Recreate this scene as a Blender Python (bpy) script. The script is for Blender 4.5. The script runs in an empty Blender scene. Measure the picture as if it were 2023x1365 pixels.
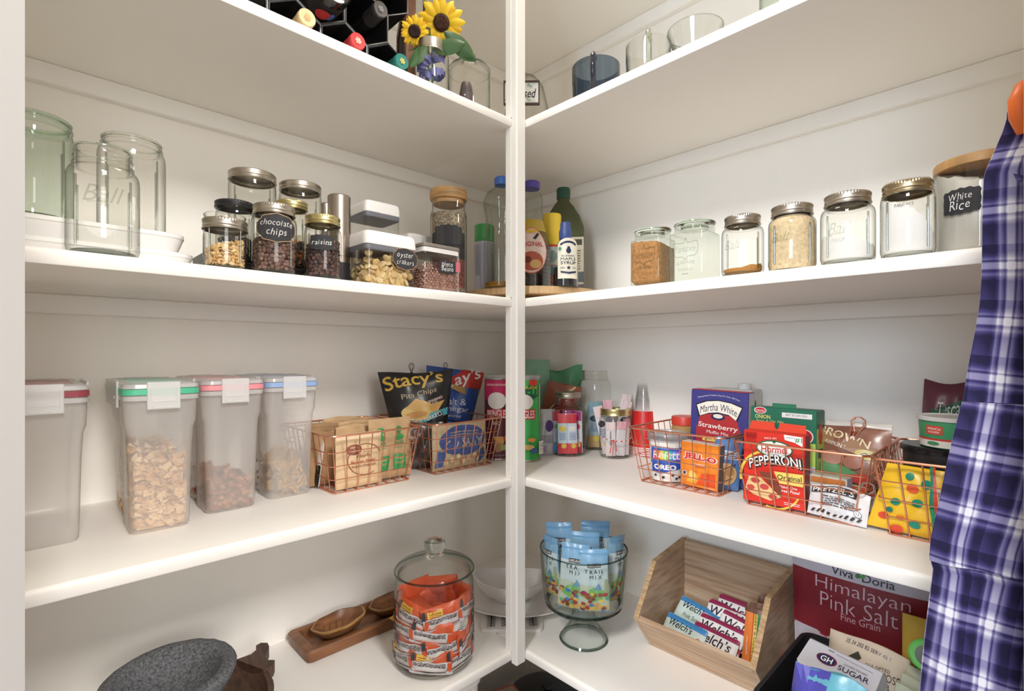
import bpy, math, random
from mathutils import Vector, Matrix
PI = math.pi; RND = random.Random(7)
S = bpy.context.scene; COL = S.collection
# ------------------------------------------------------------------ camera
CX, FP, HY, CZ = 1011.5, 1000.0, 700.0, 1.25       # level camera, focal length in pixels of the 2023 px frame
CAM = Vector((-1.247, -1.246)); A46 = math.radians(46)
FW = Vector((math.cos(A46), math.sin(A46))); RT = Vector((math.sin(A46), -math.cos(A46)))
cd = bpy.data.cameras.new('camera'); cam = bpy.data.objects.new('camera', cd); COL.objects.link(cam)
cam.location = (CAM.x, CAM.y, CZ); cam.rotation_euler = (PI/2, 0, A46 - PI/2)
cd.sensor_fit = 'HORIZONTAL'; cd.sensor_width = 36; cd.lens = 36*FP/2023
cd.shift_y = (HY - 682.5)/2023; cd.clip_start = .01
S.camera = cam
S.view_settings.view_transform = 'Standard'; S.view_settings.look = 'None'
S.view_settings.gamma = 1; S.view_settings.use_curve_mapping = False
S.view_settings.exposure = 0.06
try:
    S.cycles.use_denoising = True; S.cycles.max_bounces = 18; S.cycles.transparent_max_bounces = 24
    S.cycles.diffuse_bounces = 12; S.cycles.sample_clamp_indirect = 6
except Exception: pass
# ------------------------------------------------------------------ light
W = bpy.data.worlds.new('world'); S.world = W; W.use_nodes = True
W.node_tree.nodes['Background'].inputs[0].default_value = (1, .98, .955, 1)
W.node_tree.nodes['Background'].inputs[1].default_value = 0.60
def area(name, xc, yc, z, tx, ty, tz, sx, sy, e, col):
    l = bpy.data.lights.new(name, 'AREA'); l.shape = 'RECTANGLE'; l.size = sx; l.size_y = sy; l.energy = e; l.color = col
    o = bpy.data.objects.new(name, l); COL.objects.link(o)
    p = CAM + RT*xc + FW*yc; t = CAM + RT*tx + FW*ty
    o.location = (p.x, p.y, CZ + z)
    o.rotation_euler = (Vector((t.x, t.y, CZ + tz)) - o.location).to_track_quat('-Z', 'Y').to_euler()
    return o
area('kitchen_ceiling_lamp', -1.6, -2.2, 2.30, .2, 1.3, 0, .8, .8, 125, (1, .968, .93))
area('kitchen_ceiling_lamp', 1.9, -2.0, 2.30, -.2, 1.3, 0, .8, .8, 115, (1, .968, .93))
area('kitchen_window', -1.8, -2.6, .55, .5, 1.1, .15, 1.2, 1.1, 56, (.72, .85, 1))
area('added_fill_right', 1.9, -2.4, .55, -.5, 1.1, .2, 1.3, 1.2, 36, (1, .97, .92))  # added fill behind the camera, lifts shelf undersides and evens the walls
area('pantry_ceiling_lamp', 0, .95, 1.30, 0, .95, 0, .3, .3, 5, (1, .93, .82))
# ------------------------------------------------------------------ helpers
def lin(c): c /= 255; return c/12.92 if c <= .04045 else ((c+.055)/1.055)**2.4
def rgb(c): return tuple(lin(x) for x in c) + (1,)
MC = {}
def mat(name, col=(200, 200, 200), rough=.5, metal=0, spec=.5, var=0, vscale=30, bump=0, bscale=200, col2=None, stretch=None, voro=False, trans=0, ior=1.45, sub=0):
    if name in MC: return MC[name]
    m = bpy.data.materials.new(name); m.use_nodes = True; nt = m.node_tree; N = nt.nodes; L = nt.links
    b = N['Principled BSDF']; b.inputs['Base Color'].default_value = rgb(col); b.inputs['Roughness'].default_value = rough
    b.inputs['Metallic'].default_value = metal; b.inputs['Specular IOR Level'].default_value = spec
    if trans: b.inputs['Transmission Weight'].default_value = trans; b.inputs['IOR'].default_value = ior
    if sub: b.inputs['Subsurface Weight'].default_value = sub; b.inputs['Subsurface Radius'].default_value = (.02, .015, .01)
    if var or bump:
        tc = N.new('ShaderNodeTexCoord'); mp = N.new('ShaderNodeMapping'); L.new(tc.outputs['Object'], mp.inputs[0])
        if stretch: mp.inputs['Scale'].default_value = stretch
    if var:
        if voro:
            t = N.new('ShaderNodeTexVoronoi'); t.inputs['Scale'].default_value = vscale; src = t.outputs['Color']
            sp = N.new('ShaderNodeSeparateColor'); L.new(src, sp.inputs[0]); fac = sp.outputs[0]
        else:
            t = N.new('ShaderNodeTexNoise'); t.inputs['Scale'].default_value = vscale; t.inputs['Detail'].default_value = 5; fac = t.outputs['Fac']
        L.new(mp.outputs[0], t.inputs['Vector'])
        r = N.new('ShaderNodeValToRGB'); L.new(fac, r.inputs[0])
        c2 = col2 or tuple(max(0, x*(1-var)) for x in col)
        r.color_ramp.elements[0].color = rgb(c2); r.color_ramp.elements[1].color = rgb(col)
        r.color_ramp.elements[0].position = .1 if voro else .32; r.color_ramp.elements[1].position = .9 if voro else .68
        out = r.outputs[0]
        if voro:
            d = N.new('ShaderNodeTexVoronoi'); d.feature = 'DISTANCE_TO_EDGE'; d.inputs['Scale'].default_value = vscale; L.new(mp.outputs[0], d.inputs['Vector'])
            rr = N.new('ShaderNodeMapRange'); rr.inputs[2].default_value = .09; rr.inputs[3].default_value = .35; L.new(d.outputs['Distance'], rr.inputs[0]); rr.inputs[1].default_value = 0; rr.inputs[2].default_value = .12; rr.inputs[3].default_value = .35; rr.inputs[4].default_value = 1
            mx = N.new('ShaderNodeMix'); mx.data_type = 'RGBA'; mx.blend_type = 'MULTIPLY'; mx.inputs[0].default_value = 1
            L.new(out, mx.inputs[6]); L.new(rr.outputs[0], mx.inputs[7]); out = mx.outputs[2]
        L.new(out, b.inputs['Base Color'])
    if bump:
        t2 = N.new('ShaderNodeTexNoise'); t2.inputs['Scale'].default_value = bscale; t2.inputs['Detail'].default_value = 3; L.new(mp.outputs[0], t2.inputs['Vector'])
        bp = N.new('ShaderNodeBump'); bp.inputs['Strength'].default_value = bump; bp.inputs['Distance'].default_value = .002
        L.new(t2.outputs['Fac'], bp.inputs['Height']); L.new(bp.outputs[0], b.inputs['Normal'])
    MC[name] = m; return m
def flat(c, rough=.45, spec=.4):
    return mat('ink_%d_%d_%d_%d' % (c[0], c[1], c[2], rough*100), c, rough, spec=spec)
def glassm(name, tint=(250, 252, 250), edge=(150, 165, 158), rough=.02, refl=1.0, haze=0, hazecol=(235, 235, 235), p=.78):
    """thin clear wall: see-through, darker and more mirror-like where the wall turns edge-on"""
    if name in MC: return MC[name]
    m = bpy.data.materials.new(name); m.use_nodes = True; nt = m.node_tree; N = nt.nodes; L = nt.links
    N.remove(N['Principled BSDF']); out = N['Material Output']
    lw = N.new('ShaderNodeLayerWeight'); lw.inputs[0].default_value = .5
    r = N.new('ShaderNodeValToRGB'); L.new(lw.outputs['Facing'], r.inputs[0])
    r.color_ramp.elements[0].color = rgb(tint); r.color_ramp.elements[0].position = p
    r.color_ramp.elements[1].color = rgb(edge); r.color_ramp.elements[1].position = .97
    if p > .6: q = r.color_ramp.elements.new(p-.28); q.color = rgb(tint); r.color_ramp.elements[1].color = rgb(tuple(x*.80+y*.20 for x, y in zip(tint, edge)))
    tr = N.new('ShaderNodeBsdfTransparent'); L.new(r.outputs[0], tr.inputs[0])
    gl = N.new('ShaderNodeBsdfGlossy'); gl.inputs['Roughness'].default_value = rough
    pw = N.new('ShaderNodeMath'); pw.operation = 'POWER'; pw.inputs[1].default_value = 4.2; L.new(lw.outputs['Facing'], pw.inputs[0])
    mu = N.new('ShaderNodeMath'); mu.operation = 'MULTIPLY_ADD'; mu.inputs[1].default_value = .75*refl; mu.inputs[2].default_value = .045*refl; L.new(pw.outputs[0], mu.inputs[0])
    base = tr.outputs[0]
    if haze:
        d = N.new('ShaderNodeBsdfDiffuse'); d.inputs[0].default_value = rgb(hazecol)
        t = N.new('ShaderNodeBsdfTranslucent'); t.inputs[0].default_value = rgb(hazecol)
        a = N.new('ShaderNodeMixShader'); a.inputs[0].default_value = .2; L.new(d.outputs[0], a.inputs[1]); L.new(t.outputs[0], a.inputs[2])
        h = N.new('ShaderNodeMixShader'); h.inputs[0].default_value = haze; L.new(base, h.inputs[1]); L.new(a.outputs[0], h.inputs[2]); base = h.outputs[0]
    mx = N.new('ShaderNodeMixShader'); L.new(mu.outputs[0], mx.inputs[0]); L.new(base, mx.inputs[1]); L.new(gl.outputs[0], mx.inputs[2])
    L.new(mx.outputs[0], out.inputs[0]); MC[name] = m; return m

class M:
    """vertex / face collector; every build() call makes ONE mesh object"""
    def __init__(s): s.v = []; s.f = []; s.m = []; s.ms = []
    def mi(s, mt):
        if mt not in s.ms: s.ms.append(mt)
        return s.ms.index(mt)
    def add(s, vs, fs, mt=None):
        k = len(s.v); s.v += [tuple(x) for x in vs]; i = s.mi(mt) if mt else 0
        s.f += [tuple(a+k for a in f) for f in fs]; s.m += [i]*len(fs); return s
    def box(s, x0, y0, z0, x1, y1, z1, mt=None, b=0, T=None):
        if b:
            b = min(b, abs(x1-x0)*.45, abs(y1-y0)*.45, abs(z1-z0)*.45)
            vs = []
            for sx, x in ((1, x0), (-1, x1)):
                for sy, y in ((1, y0), (-1, y1)):
                    for sz, z in ((1, z0), (-1, z1)):
                        vs += [(x, y+sy*b, z+sz*b), (x+sx*b, y, z+sz*b), (x+sx*b, y+sy*b, z)]
            import itertools
            ix = lambda i, j, k, a: ((i*2+j)*2+k)*3+a
            fs = []
            for i in (0, 1): fs.append((ix(i,0,0,0), ix(i,1,0,0), ix(i,1,1,0), ix(i,0,1,0)))
            for j in (0, 1): fs.append((ix(0,j,0,1), ix(1,j,0,1), ix(1,j,1,1), ix(0,j,1,1)))
            for k in (0, 1): fs.append((ix(0,0,k,2), ix(1,0,k,2), ix(1,1,k,2), ix(0,1,k,2)))
            for i in (0, 1):
                for j in (0, 1): fs.append((ix(i,j,0,0), ix(i,j,1,0), ix(i,j,1,1), ix(i,j,0,1)))
                for k in (0, 1): fs.append((ix(i,0,k,0), ix(i,1,k,0), ix(i,1,k,2), ix(i,0,k,2)))
            for j in (0, 1):
                for k in (0, 1): fs.append((ix(0,j,k,1), ix(1,j,k,1), ix(1,j,k,2), ix(0,j,k,2)))
            for i in (0, 1):
                for j in (0, 1):
                    for k in (0, 1): fs.append((ix(i,j,k,0), ix(i,j,k,1), ix(i,j,k,2)))
        else:
            vs = [(x, y, z) for x in (x0, x1) for y in (y0, y1) for z in (z0, z1)]
            fs = [(0,1,3,2), (4,6,7,5), (0,4,5,1), (2,3,7,6), (0,2,6,4), (1,5,7,3)]
        if T: vs = [T @ Vector(v) for v in vs]
        return s.add(vs, fs, mt)
    def rings(s, rs, close=True, cap0=True, cap1=True, mt=None):
        n = len(rs[0]); k = len(s.v); i = s.mi(mt) if mt else 0; fs = []
        for r in rs: s.v += [tuple(p) for p in r]
        for a in range(len(rs)-1):
            for b in range(n if close else n-1):
                c = (b+1) % n; fs.append((k+a*n+b, k+a*n+c, k+(a+1)*n+c, k+(a+1)*n+b))
        if cap0: fs.append(tuple(k+b for b in range(n))[::-1])
        if cap1: fs.append(tuple(k+(len(rs)-1)*n+b for b in range(n)))
        s.f += fs; s.m += [i]*len(fs); return s
    def lathe(s, prof, n=32, mt=None, sq=0, knurl=None, cap0=True, cap1=True, sx=1, sy=1, T=None):
        """prof: (r, z); sq>0 squares the section; knurl: set of profile rows whose radius alternates"""
        rs = []
        for q, (r, z) in enumerate(prof):
            ring = []
            for i in range(n):
                a = 2*PI*i/n; rr = r; ca, sa = math.cos(a), math.sin(a)
                if sq: e = 2/(2+sq*8); ca = math.copysign(abs(ca)**e, ca) if abs(ca) > 1e-9 else 0; sa = math.copysign(abs(sa)**e, sa) if abs(sa) > 1e-9 else 0
                if knurl and q in knurl and i % 2: rr -= .0007
                p = Vector((rr*ca*sx, rr*sa*sy, z))
                ring.append(T @ p if T else p)
            rs.append(ring)
        return s.rings(rs, True, cap0, cap1, mt)
    def tube(s, pts, r, n=6, mt=None, closed=False):
        pts = [Vector(p) for p in pts]; rs = []; N = len(pts)
        up = None
        for i, p in enumerate(pts):
            if closed: d = pts[(i+1) % N]-pts[i-1]
            else: d = pts[min(i+1, N-1)]-pts[max(i-1, 0)]
            d.normalize()
            if up is None:
                up = Vector((0, 0, 1)) if abs(d.z) < .9 else Vector((1, 0, 0))
            x = up-d*up.dot(d)
            if x.length < 1e-5: x = d.orthogonal()
            x.normalize(); up = x; y = d.cross(x)
            rr = r(i/(N-1)) if callable(r) else r
            rs.append([p+(x*math.cos(2*PI*k/n)+y*math.sin(2*PI*k/n))*rr for k in range(n)])
        if closed: rs.append(rs[0])
        return s.rings(rs, True, not closed, not closed, mt)
    def prism(s, poly, d, mt=None, T=None):
        """polygon in local x,z extruded from y=0 to y=d"""
        n = len(poly); vs = [(x, 0, z) for x, z in poly]+[(x, d, z) for x, z in poly]
        if T: vs = [T @ Vector(v) for v in vs]
        fs = [tuple(range(n)), tuple(range(n, 2*n))[::-1]]+[(i, i+n, (i+1) % n+n, (i+1) % n) for i in range(n)]
        return s.add(vs, fs, mt)
    def grid(s, fn, nu, nv, mt=None, closed=False):
        k = len(s.v); i = s.mi(mt) if mt else 0
        for b in range(nv+1):
            for a in range(nu+1): s.v.append(tuple(fn(a/nu, b/nv)))
        fs = [(k+b*(nu+1)+a, k+b*(nu+1)+a+1, k+(b+1)*(nu+1)+a+1, k+(b+1)*(nu+1)+a) for b in range(nv) for a in range(nu)]
        s.f += fs; s.m += [i]*len(fs); return s
    def build(s, name, mt=None, parent=None, loc=None, rot=None, smooth=35, recalc=True, uv=None):
        me = bpy.data.meshes.new(name); me.from_pydata(s.v, [], s.f)
        mts = [mt] if (mt and not s.ms) else s.ms
        for x in mts: me.materials.append(x)
        if len(mts) > 1: me.polygons.foreach_set('material_index', s.m)
        if recalc:
            import bmesh
            bm = bmesh.new(); bm.from_mesh(me); bmesh.ops.recalc_face_normals(bm, faces=bm.faces); bm.to_mesh(me); bm.free()
        if smooth:
            me.polygons.foreach_set('use_smooth', [True]*len(me.polygons)); me.set_sharp_from_angle(angle=math.radians(smooth))
        if uv:
            ul = me.uv_layers.new(name='UVMap')
            for lp in me.loops: ul.data[lp.index].uv = uv[lp.vertex_index]
        me.update()
        o = bpy.data.objects.new(name, me); COL.objects.link(o)
        if parent: o.parent = parent
        if loc: o.location = loc
        if rot: o.rotation_euler = rot
        return o
def tag(o, label, cat=None, group=None, kind=None):
    if label: o['label'] = label
    if cat: o['category'] = cat
    if group: o['group'] = group
    if kind: o['kind'] = kind
    return o
def thing(name, loc, rz, label, cat, group=None):
    o = bpy.data.objects.new(name, None); COL.objects.link(o); o.empty_display_size = .02
    o.location = loc; o.rotation_euler = (0, 0, rz); return tag(o, label, cat, group)
def structure(o): o['kind'] = 'structure'; return o
def copy_of(o, parent=None):
    c = o.copy(); COL.objects.link(c)
    if parent: c.parent = parent
    for ch in list(o.children): copy_of(ch, c)
    return c
# ---- places: shelf heights and where a line of sight meets a shelf
SB = {'Z': .940, 'A': .5225, 'B': .1095, 'C': -.3045, 'D': -.703}; TH = .021     # undersides relative to the eye height
ZT = {k: CZ+v+TH for k, v in SB.items()}; XF, YF = -.414, -.41                   # shelf tops, front planes of the right / left run
def ray(px): return (FW + RT*((px-CX)/FP))
def depth(p): return (Vector((p[0], p[1]))-CAM).dot(FW)
def on_z(px, py, z):
    d = (z-CZ)/((HY-py)/FP); return CAM + ray(px)*d
def on_col(px, side, back):
    r = ray(px); t = ((YF+back-CAM.y)/r.y) if side == 'L' else ((XF+back-CAM.x)/r.x)
    return CAM + r*t
def zat(py, p): return CZ + (HY-py)/FP*depth(p)
def cyl(pl, pr, side, back):
    a1, a2 = math.atan((pl-CX)/FP), math.atan((pr-CX)/FP); pc = CX+FP*math.tan((a1+a2)/2)
    c = on_col(pc, side, back); return c, (c-CAM).length*math.sin((a2-a1)/2)
def cylz(pl, pr, py, z):
    """round thing whose base centre is seen at height py on the level z"""
    a1, a2 = math.atan((pl-CX)/FP), math.atan((pr-CX)/FP); pc = CX+FP*math.tan((a1+a2)/2)
    c = on_z(pc, py, z); return c, (c-CAM).length*math.sin((a2-a1)/2)
def face_cam(p, extra=0):
    d = CAM-Vector((p[0], p[1])); return math.atan2(d.x, -d.y)+extra
def P3(p, z): return (p[0], p[1], z)
# ---- lettering and print
TXT = {}
def text_mesh(t, bold=0, shear=0):
    bold = min(bold, 0 if 'M' in t else .013) if bold < .045 else bold; k = (t, bold, shear)
    if k not in TXT:
        c = bpy.data.curves.new('lettering', 'FONT'); c.body = t; c.size = 1; c.align_x = 'CENTER'; c.offset = bold; c.shear = shear; c.resolution_u = 3; c.fill_mode = 'FRONT'
        o = bpy.data.objects.new('lettering', c); me = o.to_mesh()
        import bmesh
        bm = bmesh.new(); bm.from_mesh(me); bmesh.ops.triangulate(bm, faces=bm.faces)
        lg = [e for e in bm.edges if e.calc_length() > .22]
        if lg: bmesh.ops.subdivide_edges(bm, edges=lg, cuts=2); bmesh.ops.triangulate(bm, faces=bm.faces)
        bm.verts.index_update(); vs = [v.co.copy() for v in bm.verts]; fs = [tuple(v.index for v in f.verts) for f in bm.faces]; bm.free()
        o.to_mesh_clear(); bpy.data.objects.remove(o); bpy.data.curves.remove(c)
        if vs:
            x0 = min(v.x for v in vs); x1 = max(v.x for v in vs); y0 = min(v.y for v in vs); y1 = max(v.y for v in vs)
            vs = [((v.x-(x0+x1)/2), v.y-(y0+y1)/2) for v in vs]; TXT[k] = (vs, fs, x1-x0, y1-y0, (y0+y1)/2)
        else: TXT[k] = ([], [], .28, 1, 0)
    return TXT[k]
class Print:
    """flat ink shapes in label units, later wrapped over a package surface"""
    def __init__(s, w=100, h=100): s.w = w; s.h = h; s.L = []
    def raw(s, vs, fs, c): s.L.append((vs, fs, c)); return s
    def rect(s, x0, y0, x1, y1, c, r=0):
        if r:
            pts = []
            for cx, cy, a in ((x1-r, y1-r, 0), (x0+r, y1-r, 90), (x0+r, y0+r, 180), (x1-r, y0+r, 270)):
                pts += [(cx+r*math.cos(math.radians(a+i*22.5)), cy+r*math.sin(math.radians(a+i*22.5))) for i in range(5)]
            return s.poly(pts, c)
        nx = max(1, min(24, int(abs(x1-x0)/s.w*24))); ny = max(1, min(16, int(abs(y1-y0)/s.h*16)))
        vs = [(x0+(x1-x0)*i/nx, y0+(y1-y0)*j/ny) for j in range(ny+1) for i in range(nx+1)]
        fs = [(j*(nx+1)+i, j*(nx+1)+i+1, (j+1)*(nx+1)+i+1, (j+1)*(nx+1)+i) for j in range(ny) for i in range(nx)]
        return s.raw(vs, fs, c)
    def poly(s, pts, c):
        if len(pts) < 12: pts = [(a[0]+(b[0]-a[0])*k/5, a[1]+(b[1]-a[1])*k/5) for a, b in zip(pts, list(pts[1:])+[pts[0]]) for k in range(5)]
        cx = sum(p[0] for p in pts)/len(pts); cy = sum(p[1] for p in pts)/len(pts); n = len(pts)
        KS = (1, .8, .6, .4, .2); vs = [(cx+(p[0]-cx)*k, cy+(p[1]-cy)*k) for k in KS for p in pts]+[(cx, cy)]; fs = []; q = (len(KS)-1)*n
        for i in range(n):
            j = (i+1) % n; fs += [(a*n+i, a*n+j, a*n+n+j, a*n+n+i) for a in range(len(KS)-1)]+[(q+i, q+j, q+n)]
        return s.raw(vs, fs, c)
    def ell(s, cx, cy, rx, ry, c, n=22, rot=0):
        a = math.radians(rot)
        return s.poly([(cx+rx*math.cos(t)*math.cos(a)-ry*math.sin(t)*math.sin(a), cy+rx*math.cos(t)*math.sin(a)+ry*math.sin(t)*math.cos(a)) for t in [2*PI*i/n for i in range(n)]], c)
    def band(s, top, bot, c):
        """strip between two polylines of equal length"""
        n = len(top); return s.raw(list(top)+list(bot), [(n+i, n+i+1, i+1, i) for i in range(n-1)], c)
    def arcband(s, cx, cy, r0, r1, a0, a1, c, n=14):
        A = [math.radians(a0+(a1-a0)*i/n) for i in range(n+1)]
        return s.band([(cx+r1*math.cos(a), cy+r1*math.sin(a)) for a in A][::-1], [(cx+r0*math.cos(a), cy+r0*math.sin(a)) for a in A][::-1], c)
    def line(s, pts, w, c):
        for (x0, y0), (x1, y1) in zip(pts, pts[1:]):
            l = math.hypot(x1-x0, y1-y0) or 1; nx, ny = -(y1-y0)/l*w/2, (x1-x0)/l*w/2
            s.raw([(x0-nx, y0-ny), (x1-nx, y1-ny), (x1+nx, y1+ny), (x0+nx, y0+ny)], [(0, 1, 2, 3)], c)
        return s
    def text(s, t, cx, cy, h, c, bold=0, shear=0, w=None, rot=0, arc=0, sc=1):
        """h: height of the lettering, w: width it is set to, arc: sagitta it is bent by"""
        vs, fs, tw, th, _ = text_mesh(t, bold, shear)
        if not vs: return s
        ky = h/th; kx = (w/tw) if w else ky*sc; a = math.radians(rot); out = []
        for x, y in vs:
            u = x/(tw/2); x, y = x*kx, y*ky+arc*(1-u*u)
            if arc: y -= arc/2
            out.append((cx+x*math.cos(a)-y*math.sin(a), cy+x*math.sin(a)+y*math.cos(a)))
        return s.raw(out, fs, c)
    def hand(s, t, cx, cy, w, c, seed=1, lean=.18, bold=-.006):
        """handwritten word: letters set one by one, a little uneven"""
        R = random.Random(seed); cur = 0; out = []
        for ch in t:
            vs, fs, tw, th, yc = text_mesh(ch, bold, lean)
            out.append((vs, fs, cur+tw/2, yc+R.uniform(-.05, .07), R.uniform(-.14, .14), R.uniform(.9, 1.12))); cur += tw+.11
        k = w/max(cur-.11, .1)
        for vs, fs, x0, y0, a, g in out:
            if vs: s.raw([(cx+k*(x0-cur/2+g*(x*math.cos(a)-y*math.sin(a))), cy+k*(y0-.3+g*(x*math.sin(a)+y*math.cos(a)))) for x, y in vs], fs, c)
        return s
    def lines(s, x0, x1, y0, y1, n, c, th=.35, seed=1):
        """rows of small print too fine to read"""
        R = random.Random(seed); st = (y1-y0)/n
        for i in range(n):
            x = x0; y = y0+i*st
            while x < x1-1e-6:
                l = min((x1-x0)*(.06+R.random()*.12), x1-x); s.raw([(x, y), (x+l, y), (x+l, y+st*th), (x, y+st*th)], [(0, 1, 2, 3)], c); x += l+(x1-x0)*.025
        return s
    def remap(s, f): s.L = [([f(x, y) for x, y in vs], fs, c) for vs, fs, c in s.L]; return s
    def build(s, name, parent, surf, off=.0003, step=.00018, rough=.4):
        m = M(); e = 1e-3
        for q, (vs, fs, c) in enumerate(s.L):
            o = off+q*step if len(s.L) < 14 else off+min(q, 13)*step*.6+max(0, q-13)*step*.12; P = []
            for x, y in vs:
                u, v = x/s.w, y/s.h; p = Vector(surf(u, v))
                du = Vector(surf(u+e, v))-Vector(surf(u-e, v)); dv = Vector(surf(u, v+e))-Vector(surf(u, v-e)); n = du.cross(dv)
                if n.length > 1e-14: n.normalize()
                P.append(p+n*o)
            m.add(P, fs, c if not isinstance(c, tuple) else flat(c, rough))
        return m.build(name, parent=parent, smooth=0, recalc=False)
def s_flat(w, h, d=0, z0=0): return lambda u, v: ((u-.5)*w, -d, z0+v*h)
def s_cyl(r, z0, z1, a): return lambda u, v: ((r*math.sin((u-.5)*a)), -r*math.cos((u-.5)*a), z0+v*(z1-z0))
# ------------------------------------------------------------------ the pantry itself
wallm = mat('wall_paint', (246, 243, 237), .85, spec=.2, bump=.35, bscale=55)
trimm = mat('trim_paint', (246, 244, 240), .45, spec=.4, bump=.06, bscale=60)
shelfm = mat('shelf_paint', (247, 244, 239), .5, spec=.35, bump=.08, bscale=40)
ceilm = mat('ceiling_paint', (240, 236, 228), .9, bump=.3, bscale=60)
floorm = mat('floor_tile', (122, 106, 92), .5, var=.25, vscale=4)
H = 2.62
def uvw(u, v): return (CAM.x+u, CAM.y+v)
structure(M().box(-2.0, 0, 0, .12, .12, H).build('wall_left', wallm))
structure(M().box(0, -2.0, 0, .12, 0, H).build('wall_right', wallm))
structure(M().box(-4.4, -4.4, -.05, .12, .12, 0).build('floor', floorm))
def diag(x0, x1, y0, y1, z0, z1, name, m, b=0):
    T = Matrix.Translation((CAM.x, CAM.y, 0)) @ Matrix.Rotation(A46-PI/2, 4, 'Z')
    return structure(M().box(x0, y0, z0, x1, y1, z1, T=T, b=b).build(name, m))
jambm = mat('jamb_paint', (208, 206, 204), .5, bump=.05, bscale=60)
structure(M().add([(0, 0, H), (0, -1.96, H), (-.3, -2.0, H), (-2.0, -.3, H), (-1.96, 0, H)], [(0, 1, 2, 3, 4)]).add([(0, 0, H+.1), (0, -1.96, H+.1), (-.3, -2.0, H+.1), (-2.0, -.3, H+.1), (-1.96, 0, H+.1)], [(0, 1, 2, 3, 4)]).build('ceiling', ceilm))
diag(-1.42, -.385, .285, .385, 0, H, 'wall_entry_left', wallm)
diag(.404, 1.42, .285, .385, 0, H, 'wall_entry_right', wallm)
diag(-.383, .402, .285, .385, 2.36, H, 'wall_entry_header', wallm)
d = bpy.data.objects.new('door_1', None); COL.objects.link(d); d['kind'] = 'structure'
for x0, x1 in ((-.401, -.382), (.4015, .4205)):
    o = diag(x0, x1, .27, .40, 0, 2.36, 'jamb', jambm, b=.003); o.parent = d
o = diag(-.401, .4205, .27, .40, 2.36, 2.38, 'jamb', jambm); o.parent = d
# shelves: right run goes through to the left wall, left run butts against it
def nosing(depth, th):
    pts = [(depth, 0), (depth, th), (.006, th)]
    pts += [(.006-.006*math.sin(a), th-.007+.007*math.cos(a)) for a in [PI/2*i/5 for i in range(1, 6)]]
    pts += [(.003*(1-math.cos(a)) , .003*(1-math.sin(a))) for a in [PI/2*i/2 for i in range(0, 3)]]
    return pts
YE, XE = -1.49, -1.52
names = {'Z': 'shelf_top', 'A': 'shelf_upper', 'B': 'shelf_middle', 'C': 'shelf_lower', 'D': 'shelf_bottom'}
for k, b in SB.items():
    z = CZ+b
    root = bpy.data.objects.new('trim_%d' % (1+'ZABCD'.index(k)), None); COL.objects.link(root); root['kind'] = 'structure'
    root['label'] = {'Z': 'topmost white corner shelf above the wine rack', 'A': 'white corner shelf carrying wine rack and sunflowers', 'B': 'white corner shelf carrying glass jars and turntable', 'C': 'white corner shelf carrying cereal boxes and copper baskets', 'D': 'lowest white corner shelf carrying wooden bin and glass bowl'}[k]
    T = Matrix.Translation((XF, 0, z)) @ Matrix.Identity(4)
    pr = nosing(-XF, TH)
    m = M().prism(pr, YE, T=T); o = m.build('shelf_board', shelfm, root, smooth=30)
    T2 = Matrix.Translation((XE, YF, z)) @ Matrix(((0, 1, 0, 0), (1, 0, 0, 0), (0, 0, 1, 0), (0, 0, 0, 1)))
    m = M().prism(nosing(-YF, TH), XF-.0012-XE, T=T2); m.build('shelf_board', shelfm, root, smooth=30)
    M().box(XE, -.019, z-.036, -.0, 0, z-.0002, b=.002).build('cleat', trimm, root)
    M().box(-.019, YE, z-.036, 0, -.019, z-.0002, b=.002).build('cleat', trimm, root)
# corner post, notched over the shelf corners: front strip runs full height, rear blocks stand between the shelves
px0, py0 = XF-.030, YF-.020
root = bpy.data.objects.new('trim_6', None); COL.objects.link(root); root['kind'] = 'structure'; root['label'] = 'white square post at the inner corner of the shelves'
zb = CZ+SB['D']-.005
M().box(px0, py0, zb, XF-.0003, YF-.0004, 2.4, b=.003).build('post_strip', trimm, root)
lv = sorted(SB.values())
for a, b in zip(lv, lv[1:]):
    M().box(px0+.001, YF-.0004, CZ+a+TH, XF-.0003, YF+.019, CZ+b, b=.0015).build('post_block', trimm, root)
for nm, bx in (('baseboard_left', (-1.96, -.014, 0, 0, 0, .13)), ('baseboard_right', (-.014, -1.96, 0, 0, -.014, .13))):
    structure(M().box(*bx, b=.004).build(nm, trimm))
# ------------------------------------------------------------------ glass jars and the middle shelf
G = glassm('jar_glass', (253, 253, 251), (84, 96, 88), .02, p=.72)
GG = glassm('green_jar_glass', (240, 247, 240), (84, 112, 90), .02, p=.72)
GR = mat('thick_glass', (236, 244, 238), .02, trans=1, ior=1.35)
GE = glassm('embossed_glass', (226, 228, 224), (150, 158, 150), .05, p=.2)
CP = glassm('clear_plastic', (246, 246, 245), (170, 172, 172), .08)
silver = mat('lid_silver', (190, 182, 170), .34, 1, bump=.05, bscale=300)
gold = mat('lid_gold', (206, 192, 140), .34, 1)
steel = mat('brushed_steel', (176, 166, 156), .3, 1, bump=.1, bscale=90, stretch=(1, 1, .05))
blackp = mat('black_plastic', (34, 34, 37), .4)
whitep = mat('white_plastic', (236, 234, 232), .35)
greyp = mat('grey_seal', (112, 114, 122), .5)
chalk = (52, 51, 54)
def mix(a, b, t): return a+(b-a)*t
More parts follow.
